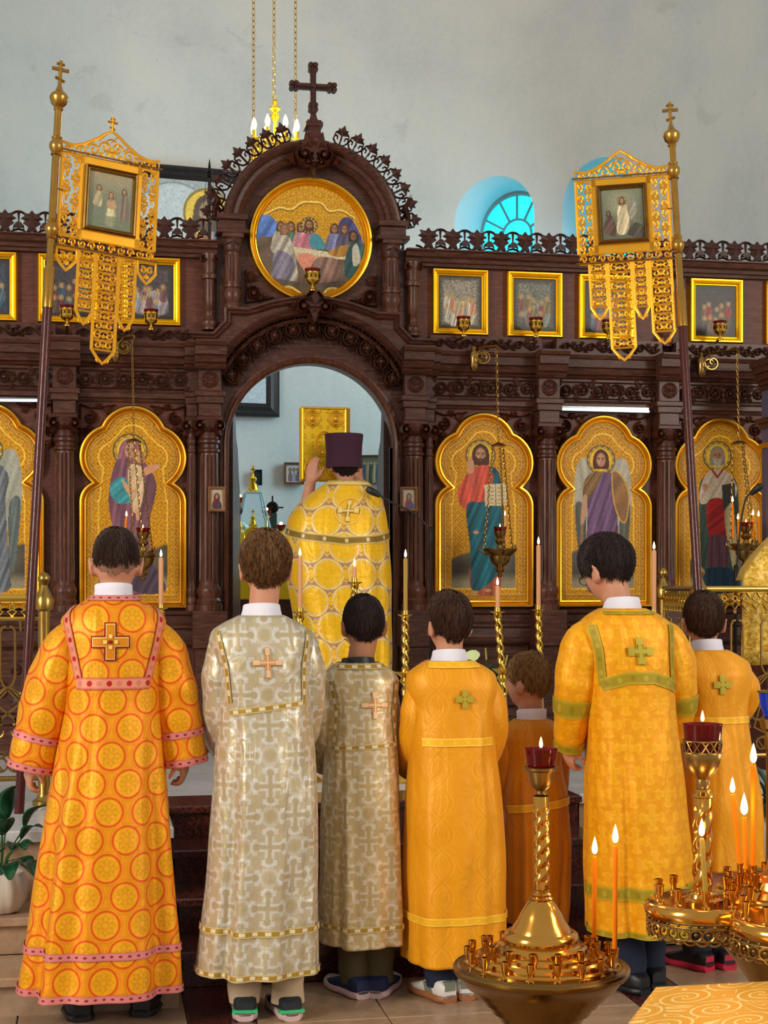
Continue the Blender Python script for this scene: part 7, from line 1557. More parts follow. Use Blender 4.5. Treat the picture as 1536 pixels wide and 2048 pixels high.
# ------------------------------------------------------------------ altar rails
RAILB = metal('worn_rail_brass', '#9a7a3c', .3, .15, '#b8944c')
def rail_unit(o, x, y, z0, z1, dx=(1, 0)):
    """pair of rods with a knot, heart scroll and buds; dx direction along the rail"""
    ux, uy = dx; P = lambda u, z: (x + ux * u, y + uy * u, z); m = MB(); h_ = z1 - z0
    for s in (-1, 1):
        m.tube([P(s * .032, z1 - .06), P(s * .032, z1 - .26), P(s * .02, z1 - .29), P(-s * .045, z1 - .36), P(-s * .045, z1 - .38), P(s * .03, z1 - .44), P(s * .032, z1 - .46), P(s * .032, z0 + .26)], .006, 6)
        m.tube([P(s * .032, z1 - .06), P(s * .024, z1 - .04), P(s * .008, z1 - .035)], .006, 6); m.tube([P(s * (.05 + .035 * cos(t)), z0 + .2 + .035 * sin(t)) for t in np.linspace(2.4, -3.2, 16)], .006, 6)
        m.tube([P(s * .032, z0 + .26), P(s * .07, z0 + .13), P(-s * .05, z0 + .07), P(-s * .02, z0 + .02)], .006, 6); m.tube([P(s * .05, z1 - .325), P(s * .0, z1 - .30), P(-s * .05, z1 - .345)], .005, 6); m.sphere(P(s * .055, z1 - .33), .011, 8, 6)
        m.tube([P(s * (.03 + .028 * cos(t)), z0 + .05 + .03 * sin(t)) for t in np.linspace(0, 2 * pi, 13)], .005, 6)
    m.build('baluster', BRASSD, o, smooth=True)
def rail_band(o, x0, x1, y, z0, z1, y1=None):
    y1 = y if y1 is None else y1; L = math.hypot(x1 - x0, y1 - y); ux, uy = (x1 - x0) / L, (y1 - y) / L; n = max(1, int(L / .055))
    for k in range(n):
        m = MB(); cu = L * (k + .5) / n; P = lambda u, z: (x0 + ux * (cu + u), y + uy * (cu + u), z); hz = (z1 - z0)
        for s in (-1, 1): m.tube([P(s * .004, z1), P(s * .024, z1 - hz * .3), P(-s * .02, z1 - hz * .62), P(s * .006, z0)], .0045, 6)
        m.tube([P(.012 * cos(t), z1 - hz * .3 + .012 * sin(t)) for t in np.linspace(0, 2 * pi, 11)], .004, 6); m.sphere(P(0, z0 - .006), .008, 8, 6); m.build('fret_link', BRASSY, o, smooth=True)
def rail_post(o, x, y, z1, r=.026, fin=True):
    MB().lathe([(.05, 0), (.05, .02), (r * 1.3, .03), (r, .05), (r, z1 - PZ - .05), (r * 1.5, z1 - PZ - .04), (r * 1.7, z1 - PZ), (r * 1.3, z1 - PZ + .02), (r * .8, z1 - PZ + .05), (r * .6, z1 - PZ + .065), (r * 1.0, z1 - PZ + .085), (r * 1.05, z1 - PZ + .1), (r * .6, z1 - PZ + .118), (0, z1 - PZ + .125)], (x, y, PZ), 24).build('post', RAILB, o, smooth=True)
Y = 6.98; p = at(88, 1200, Y); zt = at(30, 1196, Y).z
o = thing('altar_rail', 'brass altar rail with knotted balusters beside the peace lily', 'railing', (p.x, Y, PZ)); rail_post(o, p.x, Y, p.z)
MB().tube([(p.x, Y, zt), (p.x - 1.2, Y, zt)], .016, 12).build('top_rail', BRASSY, o, smooth=True); rail_band(o, p.x - 1.2, p.x - .05, Y, zt - .085, zt - .02); MB().tube([(p.x, Y, zt - .09), (p.x - 1.2, Y, zt - .09)], .008, 8).build('middle_rail', BRASSY, o, smooth=True); MB().tube([(p.x, Y, PZ + .12), (p.x - 1.2, Y, PZ + .12)], .012, 8).build('bottom_rail', BRASSD, o, smooth=True)
for k in range(5): rail_unit(o, p.x - .155 - .16 * k, Y, PZ + .13, zt - .09)
for px_ in (40,): MB().tube([at(px_, 1233, Y), at(px_ + 2, 1262, Y)], .006, 6).build('pendant_bud', BRASSD, o)
Y = 7.25; p = at(1398, 1178, Y); zt = p.z; p2 = at(1326, 1180, Y + .75); 
o = thing('altar_rail', 'brass altar rail with knotted balusters beside the draped lectern', 'railing', (p.x, Y, PZ)); rail_post(o, p.x, Y, zt - .01, .028); rail_post(o, p2.x, Y + .75, zt - .01, .024)
MB().tube([(p.x, Y, zt), (p.x + 1.1, Y, zt)], .015, 12).build('top_rail', BRASSY, o, smooth=True); MB().tube([(p.x, Y, zt), (p2.x, Y + .75, zt)], .015, 12).build('top_rail', CHROME, o, smooth=True); rail_band(o, p.x + .05, p.x + 1.1, Y, zt - .11, zt - .02); rail_band(o, p2.x, p.x, Y + .75, zt - .11, zt - .02, Y)
MB().tube([(p.x, Y, PZ + .12), (p.x + 1.1, Y, PZ + .12)], .012, 8).build('bottom_rail', BRASSD, o, smooth=True)
for k in range(6): rail_unit(o, p.x + .20 + .16 * k, Y, PZ + .13, zt - .12)
for k in range(3): rail_unit(o, p.x + (p2.x - p.x) * (.2 + .3 * k), Y + .75 * (.2 + .3 * k), PZ + .13, zt - .12, ((p2.x - p.x) / .76, .98))

# ------------------------------------------------------------------ plants
def leaf_blade(base, tip, w, bend, n=9, ruffle=.0):
    b, t = Vector(base), Vector(tip); ax = t - b; side = ax.cross(Vector((0, 0, 1))); side = side.normalized() if side.length > 1e-5 else Vector((1, 0, 0)); nr = side.cross(ax).normalized(); V, Fs = [], []
    for i in range(n):
        s = i / (n - 1); c = b + ax * s + nr * bend * sin(pi * s) * ax.length; ww = w * (sin(pi * min(1, s * .92 + .04)) ** .75) * (1 - .25 * s)
        V += [tuple(c - side * ww + nr * ww * .35), tuple(c - side * ww * .5 + nr * ww * .1), tuple(c), tuple(c + side * ww * .5 + nr * ww * .1), tuple(c + side * ww + nr * ww * .35)]
    for i in range(n - 1):
        for j in range(4): Fs.append((i * 5 + j, i * 5 + j + 1, (i + 1) * 5 + j + 1, (i + 1) * 5 + j))
    return V, Fs
def leaf_obj(o, base, tip, w, bend, mat=LEAF):
    ob = mesh_obj('leaf', *leaf_blade(base, tip, w, bend), mat, o, True); sd = ob.modifiers.new('t', 'SOLIDIFY'); sd.thickness = .0015; return ob
def lily():
    Y = 6.12; p = at(2, 1795, Y); z0 = PZ / 2; o = thing('potted_plant', 'dark green peace lily in a white ribbed pot on the tan step', 'plant', (p.x, Y, z0))
    r = 30; prof = [(.055, 0), (.075, .01), (.095, .05), (.1, .09), (.094, .13), (.084, .155), (.078, .155), (.08, .12), (0, .11)]; V = []; seg = 48
    for q, z in prof: V += [(p.x + q * (1 + .03 * sin(11 * a + 14 * z)) * cos(a), Y + q * (1 + .03 * sin(11 * a + 14 * z)) * sin(a), z0 + z) for a in np.linspace(0, 2 * pi, seg, endpoint=False)]
    MB().add(V, [(i * seg + j, i * seg + (j + 1) % seg, (i + 1) * seg + (j + 1) % seg, (i + 1) * seg + j) for i in range(len(prof) - 1) for j in range(seg)] + [tuple(range(seg - 1, -1, -1))]).build('pot', POTW, o, smooth=True)
    c = Vector((p.x, Y, z0 + .14)); rr = np.random.default_rng(5)
    tips = [((28, 1572), -.10, .046), ((98, 1610), -.12, .04), ((85, 1655), -.2, .03), ((78, 1760), -.22, .05), ((50, 1700), -.26, .045), ((8, 1640), -.2, .05), ((-30, 1600), 0, .05), ((60, 1740), -.1, .05), ((-20, 1720), -.25, .05), ((20, 1760), -.28, .045), ((5, 1590), .1, .04), ((-50, 1680), .1, .05), ((70, 1690), .0, .04)]
    for (tx, ty), dy, w in tips:
        t = at(tx, ty, Y + dy); d = Vector(t) - c; m0 = c + d * .5 + Vector((0, 0, .05)); MB().tube([c, c + d * .25 + Vector((0, 0, .05)), m0], .003, 6).build('stalk', STEM, o, smooth=True); leaf_obj(o, m0, t, w, .16)
lily()
def anthurium():
    Y = 8.1; p = at(985, 1470, Y); o = thing('potted_plant', 'pale green anthurium behind the leaning candle stand', 'plant', (p.x, Y, PZ)); MB().lathe([(.08, 0), (.1, .1), (.11, .22), (.1, .22), (0, .2)], (p.x, Y, PZ), 24).build('pot', Mat('dark_pot', '#2c2a28', .5), o, smooth=True); c = Vector((p.x, Y, PZ + .2))
    for (tx, ty, sx), w in (((962, 1298, -1), .05), ((1020, 1312, 1), .04)):
        t = at(tx, ty, Y - .05); b = t + Vector((-sx * .03, 0, -.055)); MB().tube([c, (c + b) / 2 + Vector((0, 0, .03)), b], .004, 6).build('stalk', STEM, o, smooth=True); leaf_obj(o, at(tx - sx * -18, ty + 26, Y - .06), at(tx + sx * 14, ty + 2, Y - .03), w, .05, SPATHE); MB().tube([b, b + Vector((sx * .01, -.02, .06))], [.006, .004], 8).build('spadix', Mat('spadix', '#b8b850', .6), o, smooth=True)
    for (tx, ty), dy, w in (((945, 1330), -.1, .05), ((985, 1330), -.1, .055), ((1010, 1345), -.1, .05), ((950, 1385), -.15, .05), ((990, 1400), -.15, .05), ((1100, 1395), -.05, .04), ((1020, 1420), -.1, .05), ((965, 1430), -.1, .05)):
        t = at(tx, ty, Y + dy); m0 = c + (t - c) * .55; MB().tube([c, m0], .003, 6).build('stalk', STEM, o); leaf_obj(o, m0, t, w, .15)
anthurium()
def corner_plant():
    Y = 6.65; p = at(1548, 1720, Y); z0 = PZ / 2; o = thing('potted_plant', 'bushy plant in a white pot with a leaf relief, behind the lobed candle stand', 'plant', (p.x, Y, z0)); MB().lathe([(.09, 0), (.1, .02), (.11, .14), (.108, .15), (.1, .15), (0, .13)], (p.x, Y, z0), 28).build('pot', POTW, o, smooth=True); c = Vector((p.x, Y, z0 + .14)); rr = np.random.default_rng(8)
    for k in range(9): t = 2 * pi * k / 9; m = MB(); 
    for k in range(18):
        a = rr.uniform(0, 2 * pi); t = c + Vector((cos(a) * rr.uniform(.08, .2), sin(a) * rr.uniform(.05, .15), rr.uniform(.08, .34))); leaf_obj(o, c + (t - c) * .35, t, rr.uniform(.02, .04), .2)
corner_plant()

# ------------------------------------------------------------------ microphones
def mic_stand(base, post_top, arm, label):
    o = thing('microphone_stand', label, 'microphone stand', tuple(base)); b = Vector(base); MB().lathe([(.12, 0), (.12, .015), (.02, .03)], tuple(b), 24).build('base', DARKM, o, smooth=True); MB().tube([b + Vector((0, 0, .02)), post_top], .009, 10).build('post', DARKM, o, smooth=True)
    P = [Vector(a) for a in arm]; C = smooth_poly([tuple(a) for a in P], 6, False); MB().tube([tuple(c) for c in C] + [tuple(P[-1])], .0055, 8).build('gooseneck', BLACK, o, smooth=True); d = (P[-1] - P[-2]).normalized(); MB().tube([P[-1] - d * .01, P[-1] + d * .03, P[-1] + d * .06, P[-1] + d * .075], [.012, .02, .021, .012], 12).build('microphone', BLACK, o, smooth=True); MB().lathe([(.014, 0), (.014, .08), (.009, .09)], (post_top[0], post_top[1], post_top[2] - .06), 12).build('clutch', DARKM, o, smooth=True); return o
Y = 8.3; b = at(863, 1400, Y); b.z = PZ; mic_stand(tuple(b), at(862, 1065, Y), [at(862, 1068, Y), at(850, 1048, Y), at(825, 1025, Y), at(790, 1008, Y), at(757, 990, Y + .02)], 'black gooseneck microphone stand beside the doorway')
Y = 8.3; b = at(1470, 1400, Y); b.z = PZ; mic_stand(tuple(b), at(1472, 1140, Y), [at(1473, 1140, Y), at(1480, 1060, Y), at(1486, 1020, Y), at(1493, 995, Y), at(1504, 986, Y - .02)], 'black gooseneck microphone stand before the bishop icon')

# ------------------------------------------------------------------ strip lights on the screen
for x0, x1, lb in ((1112, 1298, 'lit strip lamp above the purple-robed icon'), (-60, 82, 'lit strip lamp above the grey-robed winged icon')):
    a, b = at(x0, 818 if x0 > 0 else 800, YP - .10), at(x1, 823 if x0 > 0 else 801, YP - .10); o = thing('strip_lamp', lb, 'lamp', tuple((a + b) / 2)); MB().tube([a, b], .0075, 10).build('tube', TUBE, o, smooth=True); MB().box(a.x, b.x, YP - .095, YP - .05, a.z + .004, a.z + .02).build('housing', CHROME, o)
    for q in (a, b): MB().tube([q, q + (a - b).normalized() * (.012 if q is a else -.012)], .009, 10).build('end_cap', BLACK, o)

# ------------------------------------------------------------------ open door leaves
def door_leaf(s, ang, label):
    hx, hy = X(s * .49), YP + .1; ux, uy = -s * sin(ang), cos(ang); o = thing('door_leaf', label, 'door', (hx, hy, PZ)); L = .47; P = lambda u, w, z: (hx + ux * u - uy * w * s, hy + uy * u + ux * w * s, z)
    top = [(0, 2.72), (.1, 2.66), (.16, 2.5), (.2, 2.42), (.3, 2.36), (.36, 2.2), (.42, 2.12), (.47, 2.0)]; edge = []
    poly = [(0, PZ + .01)] + [(u, z) for u, z in top] + [(.48, 1.9), (.45, 1.8), (.49, 1.7), (.46, 1.5), (.47, PZ + .01)]; V = [P(u, w, z) for w in (0, .035) for u, z in poly]; n = len(poly)
    MB().add(V, [tuple(range(n)), tuple(range(2 * n - 1, n - 1, -1))] + [(i, (i + 1) % n, n + (i + 1) % n, n + i) for i in range(n)]).build('leaf_panel', DARKW, o)
    m = MB()
    for z, r in ((2.35, .06), (2.1, .08), (1.8, .09), (1.45, .09), (1.1, .09), (.8, .08)): m.tube([P(.24 + r * cos(t) * (1 - t / 9), -.01, z + r * sin(t) * (1 - t / 9)) for t in np.linspace(0, 7.5, 26)], .014, 6)
    m.tube([P(.24, -.008, z) for z in np.linspace(.7, 2.45, 12)], .012, 6); m.build('carving', DARKW, o)
    for z in (1.6, 2.0):
        m = MB(); m.sphere(P(.47, .015, z), .035, 10, 7); m.tube([P(.45, .015, z - .1), P(.49, .015, z), P(.45, .015, z + .1)], .016, 8); m.build('edge_ornament', DARKW, o)
door_leaf(-1, .19, 'opened carved door leaf beside the glass-cased tabernacle'); door_leaf(1, -.075, 'opened carved door leaf beside the microphone stand')

# ------------------------------------------------------------------ inside the altar
Y = 10.5; zt = 1.585
o = thing('altar_table', 'altar table under a bright yellow cloth seen through the doorway', 'table', (X(-.05), Y + .4, PZ)); ACL = cloth('bright_yellow_brocade', '#f4c808', .5, .1); ACL.set(Base_Color=ACL.mix(ACL.noise(ACL.co('Object'), 40, 3), '#f0bc04', '#fcd81c')); MB().box(X(-.72), X(.60), Y, Y + .8, zt - .02, zt).build('table_top', BOARD, o)
MB().bbox(X(-.73), X(.61), Y - .012, Y + .81, zt - .15, zt + .006, .008).build('cloth', ACL, o); MB().box(X(-.70), X(.58), Y + .01, Y + .79, PZ, zt - .15).build('table_body', WOODX, o)
m = MB(); ruf = [(X(-.74) + 1.36 * t, Y - .03 + .03 * sin(t * 60), z) for z in (zt - .42, zt - .28) for t in np.linspace(0, 1, 90)]; m.add(ruf, [(i, i + 1, 91 + i, 90 + i) for i in range(89)]); ob = m.build('ruffle', cloth('orange_fringe', '#d88c2c'), o, smooth=True); sd = ob.modifiers.new('t', 'SOLIDIFY'); sd.thickness = .02
# tabernacle in a glass case
def glass_case():
    Y2 = Y + .3; c = at(506, 1140, Y2); zb = zt + .006; o = thing('tabernacle', 'golden tabernacle under a tall tapering glass case with gold cross', 'tabernacle', (c.x, Y2, zb)); k = mpp(506, Y2); ztop = at(506, 985, Y2).z; r0, r1 = 52 * k, 15 * k; V = [(c.x + sx * r, Y2 + sy * r, z) for r, z in ((r0, zb + .02), (r1, ztop)) for sx, sy in ((-1, -1), (1, -1), (1, 1), (-1, 1))]
    for a, b in ((0, 1), (1, 2), (2, 3), (3, 0)):
        q = [V[a], V[b], V[b + 4], V[a + 4]]; cc = Vector((c.x, Y2, 0)); q2 = [tuple(Vector(p) + (Vector((c.x, Y2, p[2])) - Vector(p)).normalized() * .003) for p in q]; MB().add(q + q2, [(0, 1, 2, 3), (7, 6, 5, 4), (0, 4, 5, 1), (1, 5, 6, 2), (2, 6, 7, 3), (3, 7, 4, 0)]).build('glass_pane', CLEARG, o)
    m = MB(); RIM = Mat('pale_glass_edge', '#bfe8f0', .15, .3)
    for i in range(4): m.tube([V[i], V[i + 4]], .006, 6); m.tube([V[i], V[(i + 1) % 4]], .006, 6); m.tube([V[i + 4], V[(i + 1) % 4 + 4]], .006, 6)
    m.build('case_edge', RIM, o); MB().box(c.x - r0 - .02, c.x + r0 + .02, Y2 - r0 - .02, Y2 + r0 + .02, zb, zb + .025).build('case_plinth', GOLDB, o)
    def gold_top(z0, s, name):
        m = MB().lathe([(.06 * s, 0), (.062 * s, .01 * s), (.04 * s, .02 * s), (.03 * s, .06 * s), (.034 * s, .065 * s), (.016 * s, .075 * s), (.03 * s, .1 * s), (.03 * s, .11 * s), (.01 * s, .13 * s), (.006 * s, .15 * s)], (c.x, Y2, z0), 16); m.box(c.x - .006 * s, c.x + .006 * s, Y2 - .005, Y2 + .005, z0 + .14 * s, z0 + .21 * s).box(c.x - .022 * s, c.x + .022 * s, Y2 - .005, Y2 + .005, z0 + .172 * s, z0 + .185 * s); m.build(name, GOLDB, o, smooth=True)
    gold_top(ztop, .9, 'finial'); zi = at(506, 1060, Y2).z; m = MB()
    m.box(c.x - .09, c.x + .09, Y2 - .07, Y2 + .07, zb + .03, zb + .10).box(c.x - .07, c.x + .07, Y2 - .06, Y2 + .06, zb + .10, zi - .06)
    for sx in (-1, 1):
        for sy in (-1, 1): m.lathe([(.016, 0), (.016, .2), (.022, .21), (.02, .24), (.008, .27), (0, .3)], (c.x + sx * .075, Y2 + sy * .06, zb + .03), 10)
    m.prism([(c.x - .075, zi - .06), (c.x + .075, zi - .06), (c.x + .05, zi + .0), (c.x, zi + .04), (c.x - .05, zi)], Y2 - .05, Y2 + .05); m.ribbon(arc(c.x, zi - .02, .035, 0, 340, 16), .01, Y2 - .075, Y2 - .05, closed=True); m.build('golden_shrine', GOLDB, o); gold_top(zi + .03, .55, 'dome')
glass_case()
def altar_candle(px, py, Y2, label, zb=None):
    p = at(px, py, Y2); zb = zt + .006 if zb is None else zb; o = thing('candelabrum', label, 'candelabrum', (p.x, Y2, zb)); H = p.z - zb
    MB().lathe([(.05, 0), (.052, .01), (.02, .03), (.012, .05), (.016, H * .35), (.024, H * .38), (.012, H * .42), (.012, H * .6), (.024, H * .64), (.012, H * .68), (.012, H - .05), (.028, H - .035), (.03, H - .03), (.014, H - .026)], (p.x, Y2, zb), 16).build('stem', GOLDB, o, smooth=True)
    m = MB()
    for s in (-1, 1): m.tube([(p.x + s * (.012 + .03 * t), Y2, zb + H * .5 + .03 * sin(t * 4)) for t in np.linspace(0, 1.6, 10)], .005, 6)
    m.build('scroll_arm', GOLDB, o); MB().lathe([(.016, H - .03), (.028, H - .012), (.036, H + .012), (.033, H + .012), (.02, H - .02)], (p.x, Y2, zb), 16).build('red_glass', REDG, o, smooth=True); MB().sphere((p.x, Y2, zb + H + .02), .012, 10, 7).build('flame', FLAME, o, smooth=True)
altar_candle(480, 998, Y + .62, 'gilded candelabrum with red glass, beside the door leaf'); altar_candle(533, 1024, Y + .6, 'gilded candelabrum with red glass, right against the glass case'); altar_candle(562, 1053, Y + .05, 'gilded candelabrum with red glass, between glass case and yellow cape')
p = at(545, 1015, Y + .74); o = thing('altar_cross', 'dark disc-headed cross standing behind the glass case', 'cross', (p.x, Y + .74, zt + .006)); MB().box(p.x - .03, p.x + .03, Y + .725, Y + .755, zt + .006, p.z - .04).build('post', Mat('dark_green_enamel', '#1c3c3c', .4), o); m = MB().sphere((p.x, Y + .74, p.z), (.045, .012, .045), 20, 10); m.tube([(p.x, Y + .74, p.z - .04), (p.x, Y + .74, p.z + .085)], .006, 6).tube([(p.x - .08, Y + .74, p.z), (p.x + .08, Y + .74, p.z)], .006, 6); m.build('disc', DARKM, o, smooth=True)
# bouquet behind the candelabra
p = at(472, 1110, Y + .76); o = thing('bouquet', 'white and pale blue bouquet beside the glass case', 'flowers', (p.x, Y + .76, zt + .006)); MB().lathe([(.04, 0), (.05, .06), (.035, .14), (.045, .16)], (p.x, Y + .76, zt + .006), 16).build('vase', POTW, o, smooth=True); rr = np.random.default_rng(3); PET = Mat('pale_petals', '#c8dce8', .6)
for k in range(16):
    q = Vector((p.x + rr.uniform(-.07, .07), Y + .76 + rr.uniform(-.06, .06), zt + rr.uniform(.2, .46))); MB().tube([(p.x, Y + .76, zt + .14), tuple(q)], .003, 5).build('stalk', STEM, o); MB().sphere(tuple(q), (.026, .026, .018), 8, 6).build('blossom', PET, o, smooth=True)
# pictures on the apse wall
def wall_picture(cx, cz, w, h_, fw, fmat, painter, label, name='wall_picture', lean=0., s_extra=0.):
    """cx photograph pixel of centre"""
    a = TH + atan((cx - CX) / F)                    # ray to the curved wall
    t = np.linspace(9, 14, 3000); d = np.hypot(t * tan(a) - AC[0], t - AC[1]); Yw = t[np.argmin(np.abs(d - AR) + 5 * (t < AC[1] + 1.0))]; Xw = Yw * tan(a); th = math.atan2(Xw - AC[0], Yw - AC[1]); sag = AR - sqrt(max(AR * AR - w * w / 4, 0)); D = AR - sag - .05
    ex, ey, nx, ny = cos(th), -sin(th), sin(th), cos(th); dep = Xw * sin(TH) + Yw * cos(TH); zc_ = ZC + (HY - cz) / F * dep; G = lambda p: (AC[0] + nx * (D + p[1]) + ex * p[0], AC[1] + ny * (D + p[1]) + ey * p[0], zc_ + p[2])
    o = thing(name, label, 'picture', G((0, 0, -h_ / 2)))
    pr = [(0, 0), (0, .02), (fw * .2, .035), (fw * .45, .02), (fw * .7, .03), (fw, .006), (fw, 0)]; mxf(MB().sweep(pr, [(-w / 2, -h_ / 2, 0), (w / 2, -h_ / 2, 0), (w / 2, h_ / 2, 0), (-w / 2, h_ / 2, 0)], closed=True), G).build('frame', fmat, o); mxf(MB().box(-w / 2 + .004, w / 2 - .004, .002, .03 + sag, -h_ / 2 + .004, h_ / 2 - .004), G).build('backing', BOARD, o)
    c = Canvas(100, 100 * h_ / w, .6 if w > 1 else 1.2, '#8a8a84'); painter(c); iw, ih = w - fw * 1.6, h_ - fw * 1.6; c.build('painting', lambda u, v: G((-iw / 2 + u / 100 * iw, -.004, ih / 2 - v / c.h * ih)), PAINT, o)
BLKF = wood_mat('black_frame', '#100e10', '#1e1a1c', '#2c2628', 'x', .35)
def big_face(c):
    c.c[:] = rgb('#9aa4a8'); c.mix(np.clip((c.y - 55) / 60, 0, 1), '#a8b0b6'); c.disc(30, 34, 30, 30, '#b8c4c8', .05, .8); c.ring(30, 34, 30, .5, '#7a8488'); c.disc(54, 24, 17, 17, '#d8b440', .04); c.ring(54, 24, 17, .8, '#7a6420'); c.poly([(30, 62), (40, 44), (54, 36), (70, 44), (78, 64), (80, 90), (28, 86)], '#b06a40', fold=(.5, .3, .2)); c.poly([(58, 36), (68, 34), (76, 46), (80, 84), (66, 70)], '#3c6a98', fold=(.5, .3, .2)); c.head(54, 24, 9.5, '#a08468', '#4a382c', beard='#54402e'); c.noise(.04, 2)
wall_picture(398, 588, 1.30, 2.02, .11, BLKF, big_face, 'large black-framed painting of a haloed face on the apse wall', 'wall_painting')
def three_fig(c):
    c.c[:] = rgb('#b8bcc4'); 
    for x_, cc in ((26, '#7a5a5a'), (50, '#8a8494'), (74, '#5a5a64')): c.poly([(x_ - 12, c.h * .9), (x_ - 9, c.h * .45), (x_, c.h * .36), (x_ + 9, c.h * .45), (x_ + 12, c.h * .9)], cc, fold=(.4, 0, .2)); c.head(x_, c.h * .28, 7, '#b08a70', '#4a382c', halo=11)
wall_picture(588, 948, .17, .185, .022, WOODF, three_fig, 'small wood-framed picture of standing figures on the apse wall')
wall_picture(515, 956, .065, .13, .008, BLKF, lambda c: c.mix(np.ones_like(c.x), '#1c2c34'), 'narrow dark panel on the apse wall behind the glass case cross')
def crowd(c):
    c.c[:] = rgb('#5a5a44'); rr = np.random.default_rng(2)
    for k in range(7): x_ = 10 + 13 * k; cc = ('#3a4a5a', '#7a6a48', '#2c3c34', '#8a7a58')[k % 4]; c.poly([(x_ - 9, c.h), (x_ - 7, c.h * .4), (x_, c.h * .3), (x_ + 7, c.h * .4), (x_ + 9, c.h)], cc, fold=(.4, 0, .2)); c.disc(x_, c.h * .26, 4.5, 6, '#9a7c60', .3)
wall_picture(752, 940, .24, .24, .012, WOODF, crowd, 'dark group picture on the apse wall behind the purple hat')
# chandelier behind the screen
def chandelier():
    Y2 = 10.6; c = at(550, 268, Y2); o = thing('chandelier', 'gilded chandelier with lit bulbs hanging on three chains behind the cresting', 'chandelier', (c.x, Y2, 5.6)); R_ = 46 * mpp(550, Y2)
    for px_, dy in ((507, -.06), (548, .12), (591, -.02)): a = at(px_, 292 if px_ != 548 else 220, Y2 + dy); chain(MB(), (a.x, Y2 + dy, 5.7), a, .016, .0035).build('chain', BRASSY, o, kind='stuff')
    m = MB()
    for z in (0, -.05, -.12): m.tube([(c.x + (R_ + .02 * (z < -.1)) * cos(t), Y2 + (R_ + .02 * (z < -.1)) * sin(t), c.z - .06 + z) for t in np.linspace(0, 2 * pi, 41)], .007, 8)
    for k in range(24):
        t = 2 * pi * k / 24; m.tube([(c.x + R_ * cos(t + a), Y2 + R_ * sin(t + a), c.z - .06 + z) for a, z in ((-.13, 0), (0, -.05), (.13, -.12))], .005, 6); m.tube([(c.x + R_ * cos(t + a), Y2 + R_ * sin(t + a), c.z - .06 + z) for a, z in ((.13, 0), (0, -.05), (-.13, -.12))], .005, 6)
    m.build('hoop', GOLDB, o, smooth=True); MB().lathe([(.012, -.3), (.03, -.26), (.012, -.2), (.012, 0), (.03, .03), (.035, .05), (.012, .07), (.04, .09), (.04, .1), (.012, .11), (.02, .14), (.008, .16)], (c.x, Y2, c.z + .08), 14).build('stem', GOLDB, o, smooth=True)
    for k in range(8):
        t = 2 * pi * k / 8 + .35; x_, y_ = c.x + R_ * cos(t), Y2 + R_ * sin(t); MB().lathe([(.02, 0), (.022, .01), (.012, .014), (.012, .06)], (x_, y_, c.z - .055), 10).build('candle_sleeve', GOLDB, o, smooth=True); MB().lathe([(.008, 0), (.016, .02), (.018, .04), (.01, .07), (0, .09)], (x_, y_, c.z + .005), 12).build('bulb', BULB, o, smooth=True)
    l = bpy.data.lights.new('chandelier_light', 'POINT'); l.energy = 25; l.color = (1, .8, .5); l.shadow_soft_size = .3; lo = bpy.data.objects.new('chandelier_light', l); COL.objects.link(lo); lo.location = (c.x, Y2, c.z + .12)
chandelier()
# finial of a standing fan before the big painting
p = at(419, 345, 11.5); o = thing('standing_fan_finial', 'dark spired finial with fine chains before the large painting', 'finial', (p.x, 11.5, PZ)); MB().tube([(p.x, 11.5, PZ), (p.x, 11.5, p.z)], .012, 8).build('pole', DARKM, o); MB().lathe([(.012, -.04), (.03, -.03), (.022, -.01), (.028, 0), (.012, .02), (.008, .06), (0, .11)], (p.x, 11.5, p.z), 12).build('spire', DARKM, o, smooth=True); m = MB()
for s in (-1, -.4, .4, 1): m.tube([(p.x + s * .02, 11.49, p.z - .02), (p.x + s * .055, 11.49, p.z - .35)], .002, 5)
m.build('fine_chain', DARKM, o, kind='stuff')

# ------------------------------------------------------------------ right edge: shrine pillar, lectern, blue lamp
Y = 8.6; p = at(1552, 900, Y); o = thing('shrine_pillar', 'mauve shrine pillar with gilded brown capital at the screen end', 'pillar', (p.x, Y, PZ)); PUR = Mat('mauve_paint', '#5a5068', .5); zc0, zc1 = at(1530, 775, Y).z, at(1530, 695, Y).z
MB().box(p.x - .045, p.x + .12, Y - .06, Y + .1, PZ, zc0).build('shaft', PUR, o); MB().sweep([(0, 0), (.01, .02), (.03, .03), (.035, .05), (.08, .06), (.09, .09), (.13, .1), (.14, .13), (.2, .14), (.2, 0)], [(p.x + .12, zc0 - .02, Y - .06), (p.x - .1, zc0 - .02, Y - .06)]).build('capital_front', WOODF, o) if 0 else None
m = MB()
for k, (e, za, zb_) in enumerate(((.008, 0, .03), (.018, .03, .06), (.03, .06, .10), (.045, .10, .14), (.055, .14, .18))): m.box(p.x - .045 - e, p.x + .12 + e, Y - .06 - e, Y + .1 + e, zc0 - .01 + za, zc0 - .01 + zb_)
m.build('capital', WOODX, o); z_ = at(1530, 845, Y).z; MB().box(p.x - .075, p.x + .15, Y - .09, Y + .13, z_, z_ + .03).box(p.x - .06, p.x + .14, Y - .075, Y + .12, z_ - .03, z_).build('ring_moulding', WOODX, o); z_ = at(1530, 905, Y).z; m = MB(); leaf_mb(m, p.x - .02, z_ + .05, pi, .12, Y - .085, Y - .05); m.box(p.x - .06, p.x + .14, Y - .075, Y + .11, z_ + .03, z_ + .06); m.build('gilt_leaf', GOLD, o)
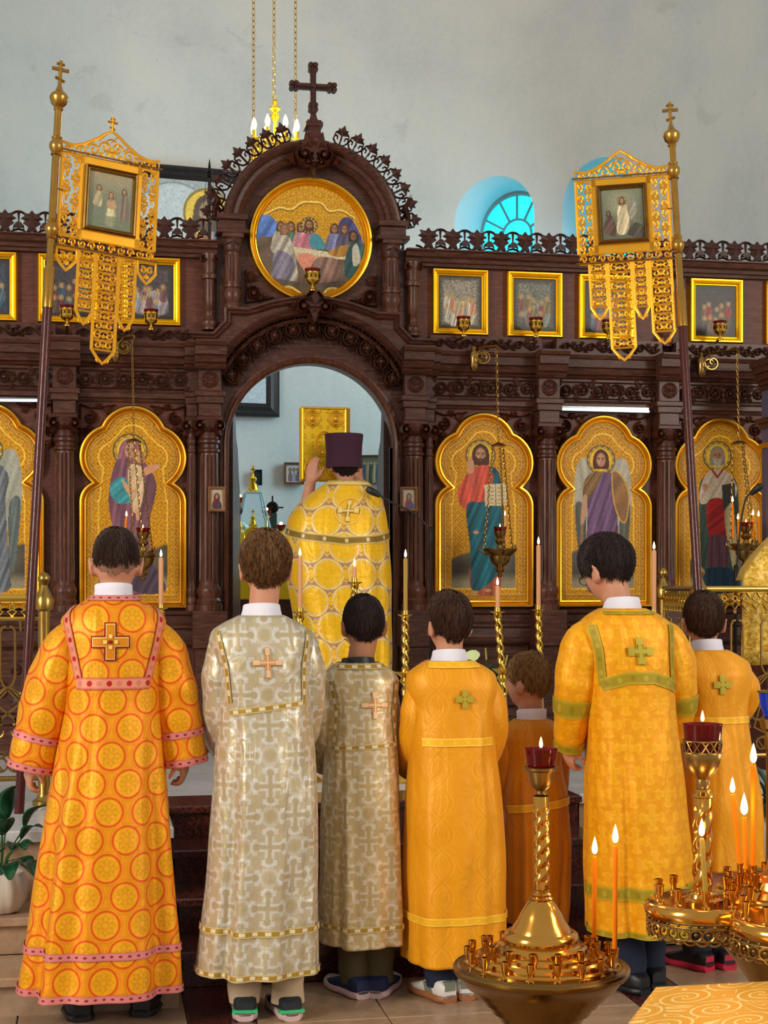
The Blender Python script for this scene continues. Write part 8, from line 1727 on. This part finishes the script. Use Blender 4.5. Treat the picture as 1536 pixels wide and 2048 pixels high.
def lectern():
    Y = 7.55; a = at(1488, 1168, Y); o = thing('draped_lectern', 'sloping lectern draped in pale gold brocade behind the altar rail', 'lectern', (a.x + .25, Y + .2, PZ)); m = cloth('pale_gold_brocade', '#d8a82c', .45, .25); v = m.co('Object'); m.set(Base_Color=m.ramp(m.noise(v, 28, 3, .6, 1.5), (.38, '#b8861c'), (.5, '#dcae34'), (.62, '#f0d478')))
    MB().box(a.x + .14, a.x + .44, Y + .03, Y + .37, PZ, a.z - .05).build('stand_body', BOARD, o); V, Fs = [], []; n = 26
    top = lambda u: a.z + .02 + .34 * min(1, u * 1.6) ** .7
    P = []
    for i in range(n):
        u = i / (n - 1)
        for j in range(14):
            w = j / 13; x_ = a.x - .012 + .5 * u; zz = top(u) if j >= 7 else None
            if j < 7: q = j / 7; V.append((x_ + (1 - q) * -.01 * (1 - u), Y - .02 + .012 * sin(u * 30) * (1 - q), (a.z - .42) + (top(u) - a.z + .42) * q))
            else: V.append((x_ + .14 * (j - 7) / 6, Y - .015 + .42 * (j - 7) / 6, top(u) - .12 * (j - 7) / 6 * 0))
    Fs = [(i * 14 + j, (i + 1) * 14 + j, (i + 1) * 14 + j + 1, i * 14 + j + 1) for i in range(n - 1) for j in range(13)]; ob = mesh_obj('brocade_cover', V, Fs, m, o, True); sd = ob.modifiers.new('t', 'SOLIDIFY'); sd.thickness = .006
lectern()
def blue_lamp():
    Y = depth_to_Y(1540, 4.9); p = at(1541, 1425, Y); o = thing('lamp_stand', 'brass lamp stand with a blue glass cup beside the bent-elbow person', 'lamp stand', (p.x, Y, 0)); MB().lathe([(.12, 0), (.13, .02), (.03, .06), (.014, .12), (.014, p.z - .12), (.02, p.z - .11), (.016, p.z - .06), (.03, p.z - .05), (.036, p.z - .02), (.016, p.z - .01)], (p.x, Y, 0), 20).build('stem', BRASSD, o, smooth=True)
    MB().lathe([(.02, -.012), (.032, .02), (.038, .065), (.035, .065), (.03, .02), (0, .0)], tuple(p), 22).build('blue_glass', BLUEG, o, smooth=True); MB().tube([(p.x + .04 * cos(t), Y + .04 * sin(t), p.z + .066) for t in np.linspace(0, 2 * pi, 25)], .003, 6).build('rim_ring', BRASSD, o)
blue_lamp()
